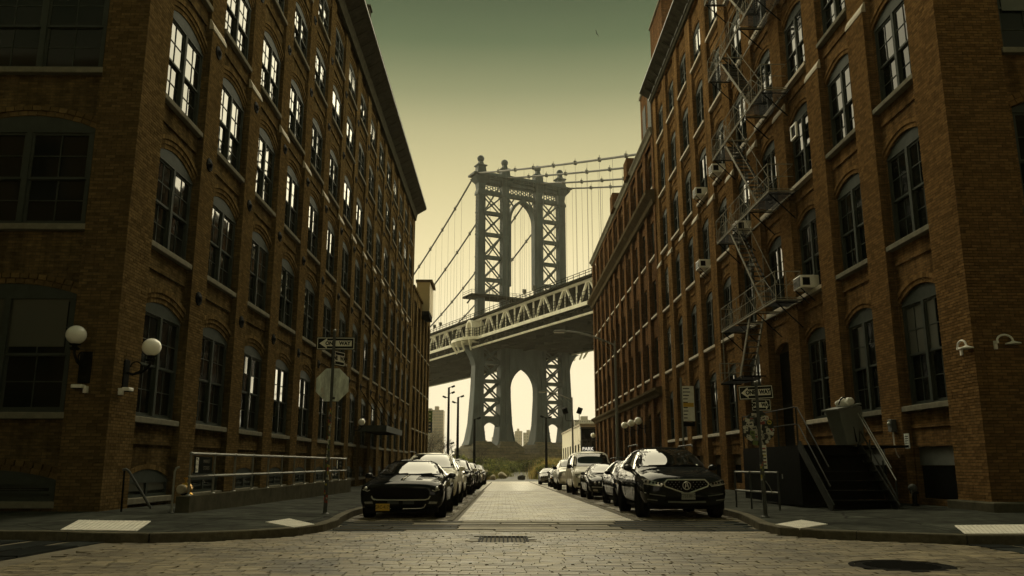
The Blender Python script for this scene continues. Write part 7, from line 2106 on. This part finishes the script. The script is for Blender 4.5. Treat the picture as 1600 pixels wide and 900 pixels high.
for i, (x, y, s, h) in enumerate([(-9.5, 112, 2.0, 1.7), (-7.2, 116, 2.0, 1.5), (-5.0, 111, 1.7, 1.5), (-3.6, 120, 2.2, 1.7), (-6.0, 128, 2.4, 2.0), (-2.8, 112, 1.4, 1.0), (-2.0, 132, 2.0, 1.5), (-1.2, 146, 2.2, 1.7), (-4.0, 142, 2.6, 2.2), (.2, 165, 2.4, 1.8), (-2.6, 170, 3, 2.2), (2.0, 195, 3, 2.1), (-10.5, 125, 2.6, 2.1), (-8, 140, 2.8, 2.4),
                                  (8.0, 112, 1.4, 1.1), (9.8, 118, 2.2, 1.7), (11.5, 128, 2.6, 2.0), (12.5, 145, 2.8, 2.0), (6.8, 213, 3, 2.0), (13, 165, 3, 2.2), (5.8, 240, 3.4, 2.4), (10, 250, 3.6, 2.6), (-1, 235, 3.6, 2.8), (-6, 215, 3.4, 2.8), (7.2, 106.5, 1.2, .9), (8.6, 107.5, 1.2, 1.0)]):
    if x > 8 and y < 132: x = 7.6 - .04 * (y - 105)
    bush(x, y, s, h, 'rounded green shrub in the planting left of the park drive below the bridge' if x < 1.5 and y < 180 else 'rounded green shrub right of the park drive, beside the cream building and the reeds' if y < 180 else 'distant green shrub at the end of the park drive, against the masonry pier', i)
lab2 = 'clump of tall straw-coloured reeds below the right foot of the bridge tower'
for i, (x, y, s, h) in enumerate([(7.9, 110, .8, 1.15), (7.0, 114, .9, 1.2), (6.6, 121, .8, 1.25), (8.0, 126, 1.0, 1.3), (5.4, 118, .7, .95), (8.6, 134, 1.4, 1.5), (7.4, 140, 1.2, 1.5), (8.0, 118, .9, 1.2), (9.6, 146, 1.6, 1.5)]): reeds(x, y, s, h, lab2, i)
lab3 = 'low straw tuft at the left edge of the drive below the bridge'
for i, (x, y, s, h) in enumerate([(-2.4, 118, .7, .6), (-1.4, 126, .8, .6), (-3.2, 115, .7, .7), (-.6, 140, .9, .8)]): reeds(x, y, s, h, lab3, i)

def bare_tree(x, y, h, seed, label, spread=.55, levels=5, leaf=False):
    rnd = random.Random(seed); b = MB(); t = MB()
    def grow(mb, p, d, L, r_, lv):
        q = p + d * L; mid = (p + q) / 2 + Vector((rnd.gauss(0, .04), rnd.gauss(0, .04), 0)) * L
        mb.tube([p, mid, q], [r_, r_ * .85, r_ * .7], 6 if lv > 2 else 4, False)
        if lv == 0: return
        n = 2 if rnd.random() < .5 else 3
        for k in range(n):
            nd = (d + Vector((rnd.gauss(0, spread), rnd.gauss(0, spread), rnd.gauss(.12, spread * .6)))).normalized()
            grow(b, q if k else mid.lerp(q, rnd.uniform(.5, 1)), nd, L * rnd.uniform(.62, .85), r_ * .62, lv - 1)
    r = empty('bare_tree', (x, y, G(y))); tag(r, label, 'tree', 'bare trees at the park end')
    t.tube([(0, 0, -.1), (.02, 0, h * .14), (.05, .03, h * .28)], [h * .022, h * .017, h * .014], 8)
    for k in range(4):
        nd = Vector((rnd.gauss(0, .4), rnd.gauss(0, .4), 1)).normalized(); grow(b, Vector((.05, .03, h * (.22 + .02 * k))), nd, h * .22, h * .010, levels)
    t.build('trunk', M['bark'], r, smooth=True); b.build('branches', M['bark'], r)
bare_tree(-9.6, 112, 7.5, 3, 'bare tree in front of the hanging banner, past the last left building')
bare_tree(-7.6, 118, 6.0, 5, 'bare sapling between the banner and the floodlight poles')
bare_tree(-3.0, 124, 5.6, 8, 'bare tree spreading below the left foot of the bridge tower')
bare_tree(-9.0, 135, 7.5, 21, 'taller bare tree behind the sapling, left of the floodlight poles')
bare_tree(10.6, 94.6, 5.8, 12, 'dark bare tree in front of the glass building by the PARK sign')
# clipped evergreen by the left wall end
r = empty('evergreen', (-7.75, 101, G(101))); tag(r, 'narrow dark pointed evergreen just past the last left building', 'tree')
inst('foliage', leaf_mesh('foliage', 2600, [(0, 0, .5 + .22 * k, .62 - .045 * k, .62 - .045 * k, .25) for k in range(11)], .09, LEAF['dark'], 1.0), r); b = MB(); b.tube([(0, 0, 0), (0, 0, 2.6)], [.08, .02], 6); b.build('trunk', M['bark'], r)

# boulders that close the drive
def boulder(x, y, s, mat, label, seed):
    rnd = random.Random(seed); bm = bmesh.new(); bmesh.ops.create_icosphere(bm, subdivisions=3, radius=1)
    ax = [(Vector((rnd.gauss(0, 1), rnd.gauss(0, 1), rnd.gauss(0, 1))).normalized(), rnd.uniform(.6, .85)) for _ in range(9)]
    for v in bm.verts:
        for d, k in ax:
            t = v.co.dot(d)
            if t > k: v.co -= d * (t - k) * .9
    me = bpy.data.meshes.new('boulder'); bm.to_mesh(me); bm.free(); me.materials.append(mat)
    o = inst('boulder', me, None, (x, y, G(y) + .28 * s), (0, 0, rnd.uniform(0, 6)), (s * .5, s * .45, s * .42)); tag(o, label, 'boulder', 'boulders at the foot of the street')
M['rock_d'] = pbr('dark_rock', (.035, .036, .030), .8, var=.4, scale=3, bump=.5); M['rock_p'] = pbr('pale_rock', (.36, .31, .21), .8, var=.3, scale=3, bump=.5)
boulder(2.5, 111, 1.05, M['rock_d'], 'single dark boulder in the middle of the drive below the bridge', 1)
boulder(-1.2, 110, 1.0, M['rock_p'], 'pale boulder at the left edge of the drive, nearer of two', 2)
boulder(.0, 122, 1.4, M['rock_p'], 'larger pale boulder at the left edge of the drive, farther of two', 4)
# cream building and its glazed neighbour at the foot of the street
r = empty('cream_building', (9.14, 98.0, G(98))); tag(r, 'plain cream rendered building with narrow dark windows at the foot of the street', 'building')
g = r.location.z; zt = zc(4.4) - g
b = MB(); b.box(0, 6, 0, 30, -.4, zt); b.build('wall', M['cream_wall'], r)
b = MB(); b.box(-.10, 6, -.06, 30.1, zt, zt + .22); b.build('roof_edge', M['stone_pale'], r)
for k in range(7):
    y = 1.6 + k * 4.1
    b = MB(); b.box(-.03, .04, y, y + 1.5, .9, zc(2.3) - g); o = b.build('window', M['frame'], r); b = MB(); b.box(-.045, -.031, y + .1, y + 1.4, 1.0, zc(2.2) - g); b.build('pane', M['glass_right'], o)
r = empty('glazed_building', (9.2, 97.2, G(97))); tag(r, 'low glazed building with dark panes behind the PARK sign', 'building')
g = r.location.z; b = MB(); b.box(0, 9, 0, .7, -.3, zc(4.0) - g); b.build('wall', M['iron'], r)
for i in range(5):
    for j in range(3):
        b = MB(); b.box(i * 1.05 + .06, i * 1.05 + 1.0, -.05, .0, .3 + j * 1.5, .3 + j * 1.5 + 1.4); o = b.build('window', M['galv_dull'], r); b = MB(); b.box(i * 1.05 + .12, i * 1.05 + .94, -.065, -.051, .36 + j * 1.5, .3 + j * 1.5 + 1.34); b.build('pane', M['glass'], o)
b = MB(); b.box(-.15, 9.1, -.5, .75, zc(4.0) - g, zc(4.2) - g); b.build('roof', M['galv_dull'], r)

# far shore: apartment slabs and a hazy skyline
M['far_a'] = pbr('far_brick', (.22, .17, .11), .9, var=.15, scale=.05); M['far_b'] = pbr('far_concrete', (.26, .24, .19), .9, var=.15, scale=.05); M['far_win'] = pbr('far_window', (.05, .055, .05), .3, var=.2, scale=.3)
def far_block(name, x0, x1, y, h, mat, label, nx, ny, depth=20, balcony=False, group='buildings on the far shore'):
    r = empty(name, (x0, y, -4)); tag(r, label, 'building', group)
    w = x1 - x0; H = h + 4 + Z0
    b = MB(); b.box(0, w, 0, depth, 0, H); b.build('wall', mat, r)
    sx, sz = w / nx, H / ny
    cnt = 0
    for i in range(nx):
        for j in range(1, ny):
            if cnt >= 300: continue
            b = MB(); b.box(i * sx + sx * .25, i * sx + sx * .75, -.3, .2, j * sz + sz * .25, j * sz + sz * .75); b.build('window', M['far_win'], r); cnt += 1
            if balcony and i % 2 == 0: b = MB(); b.box(i * sx + sx * .1, i * sx + sx * .9, -1.5, -.31, j * sz + sz * .05, j * sz + sz * .22); b.build('balcony', M['far_b'], r)
    b = MB(); b.box(w * .3, w * .6, 4, depth - 4, H, H + 4); b.build('roof_plant', mat, r)
far_block('apartment_tower', -73.5, -60.5, 850, 54, M['far_a'], 'tan apartment tower with a grid of small windows, left of the bridge', 8, 20)
far_block('apartment_tower', -86, -74, 870, 57, M['far_b'], 'pale apartment tower at the far left, half behind the brick building', 4, 18)
far_block('apartment_slab', 73.5, 97, 850, 44, M['far_b'], 'pale apartment slab with rows of balconies right of the bridge', 10, 15, balcony=True)
sky_l = [(-20, 4, 1150, 30), (2, 14, 1250, 26), (10, 22, 1180, 37), (20, 32, 1350, 52), (30, 46, 1200, 44), (44, 58, 1300, 36), (-36, -22, 1200, 33), (-60, -40, 1250, 28), (-18, -6, 1400, 44), (58, 70, 1200, 30), (-48, -38, 1180, 40), (66, 80, 1380, 40)]
SL = ['hazy block left of the big lower arch', 'low hazy block at the left inside the lower arch', 'hazy block left of centre inside the lower arch', 'tallest hazy tower behind the lower arch', 'hazy block right of centre inside the lower arch', 'hazy block seen through the small right foot arch', 'hazy block seen through the small left foot arch', 'hazy low block between the floodlight poles and the bridge', 'hazy tower behind the left bridge foot', 'hazy low block between the bridge and the cream building', 'hazy tower just left of the bridge foot', 'hazy tower above the cream building']
for i, (x0, x1, y, h) in enumerate(sky_l): far_block('skyline_block', x0, x1, y, h, M['far_b'] if i % 3 else M['far_a'], SL[i], 4, 12, 16, group='hazy skyline blocks')

# ------------------------------------------------------------------ haze over the street, the river and the far shore
b = MB(); b.box(-1400, 1400, -250, 1600, -8.5, 110)
hz = b.mesh('haze', [])
hm = bpy.data.materials.new('haze'); hm.use_nodes = True; hn = hm.node_tree.nodes; hn.clear()
ho = hn.new('ShaderNodeOutputMaterial'); hv = hn.new('ShaderNodeVolumePrincipled')
hv.inputs['Color'].default_value = (.98, .92, .74, 1); hv.inputs['Density'].default_value = 0.00019; hv.inputs['Anisotropy'].default_value = 0.0
hm.node_tree.links.new(hv.outputs[0], ho.inputs['Volume'])
hz.materials.append(hm)
o = inst('haze', hz); o['kind'] = 'stuff'
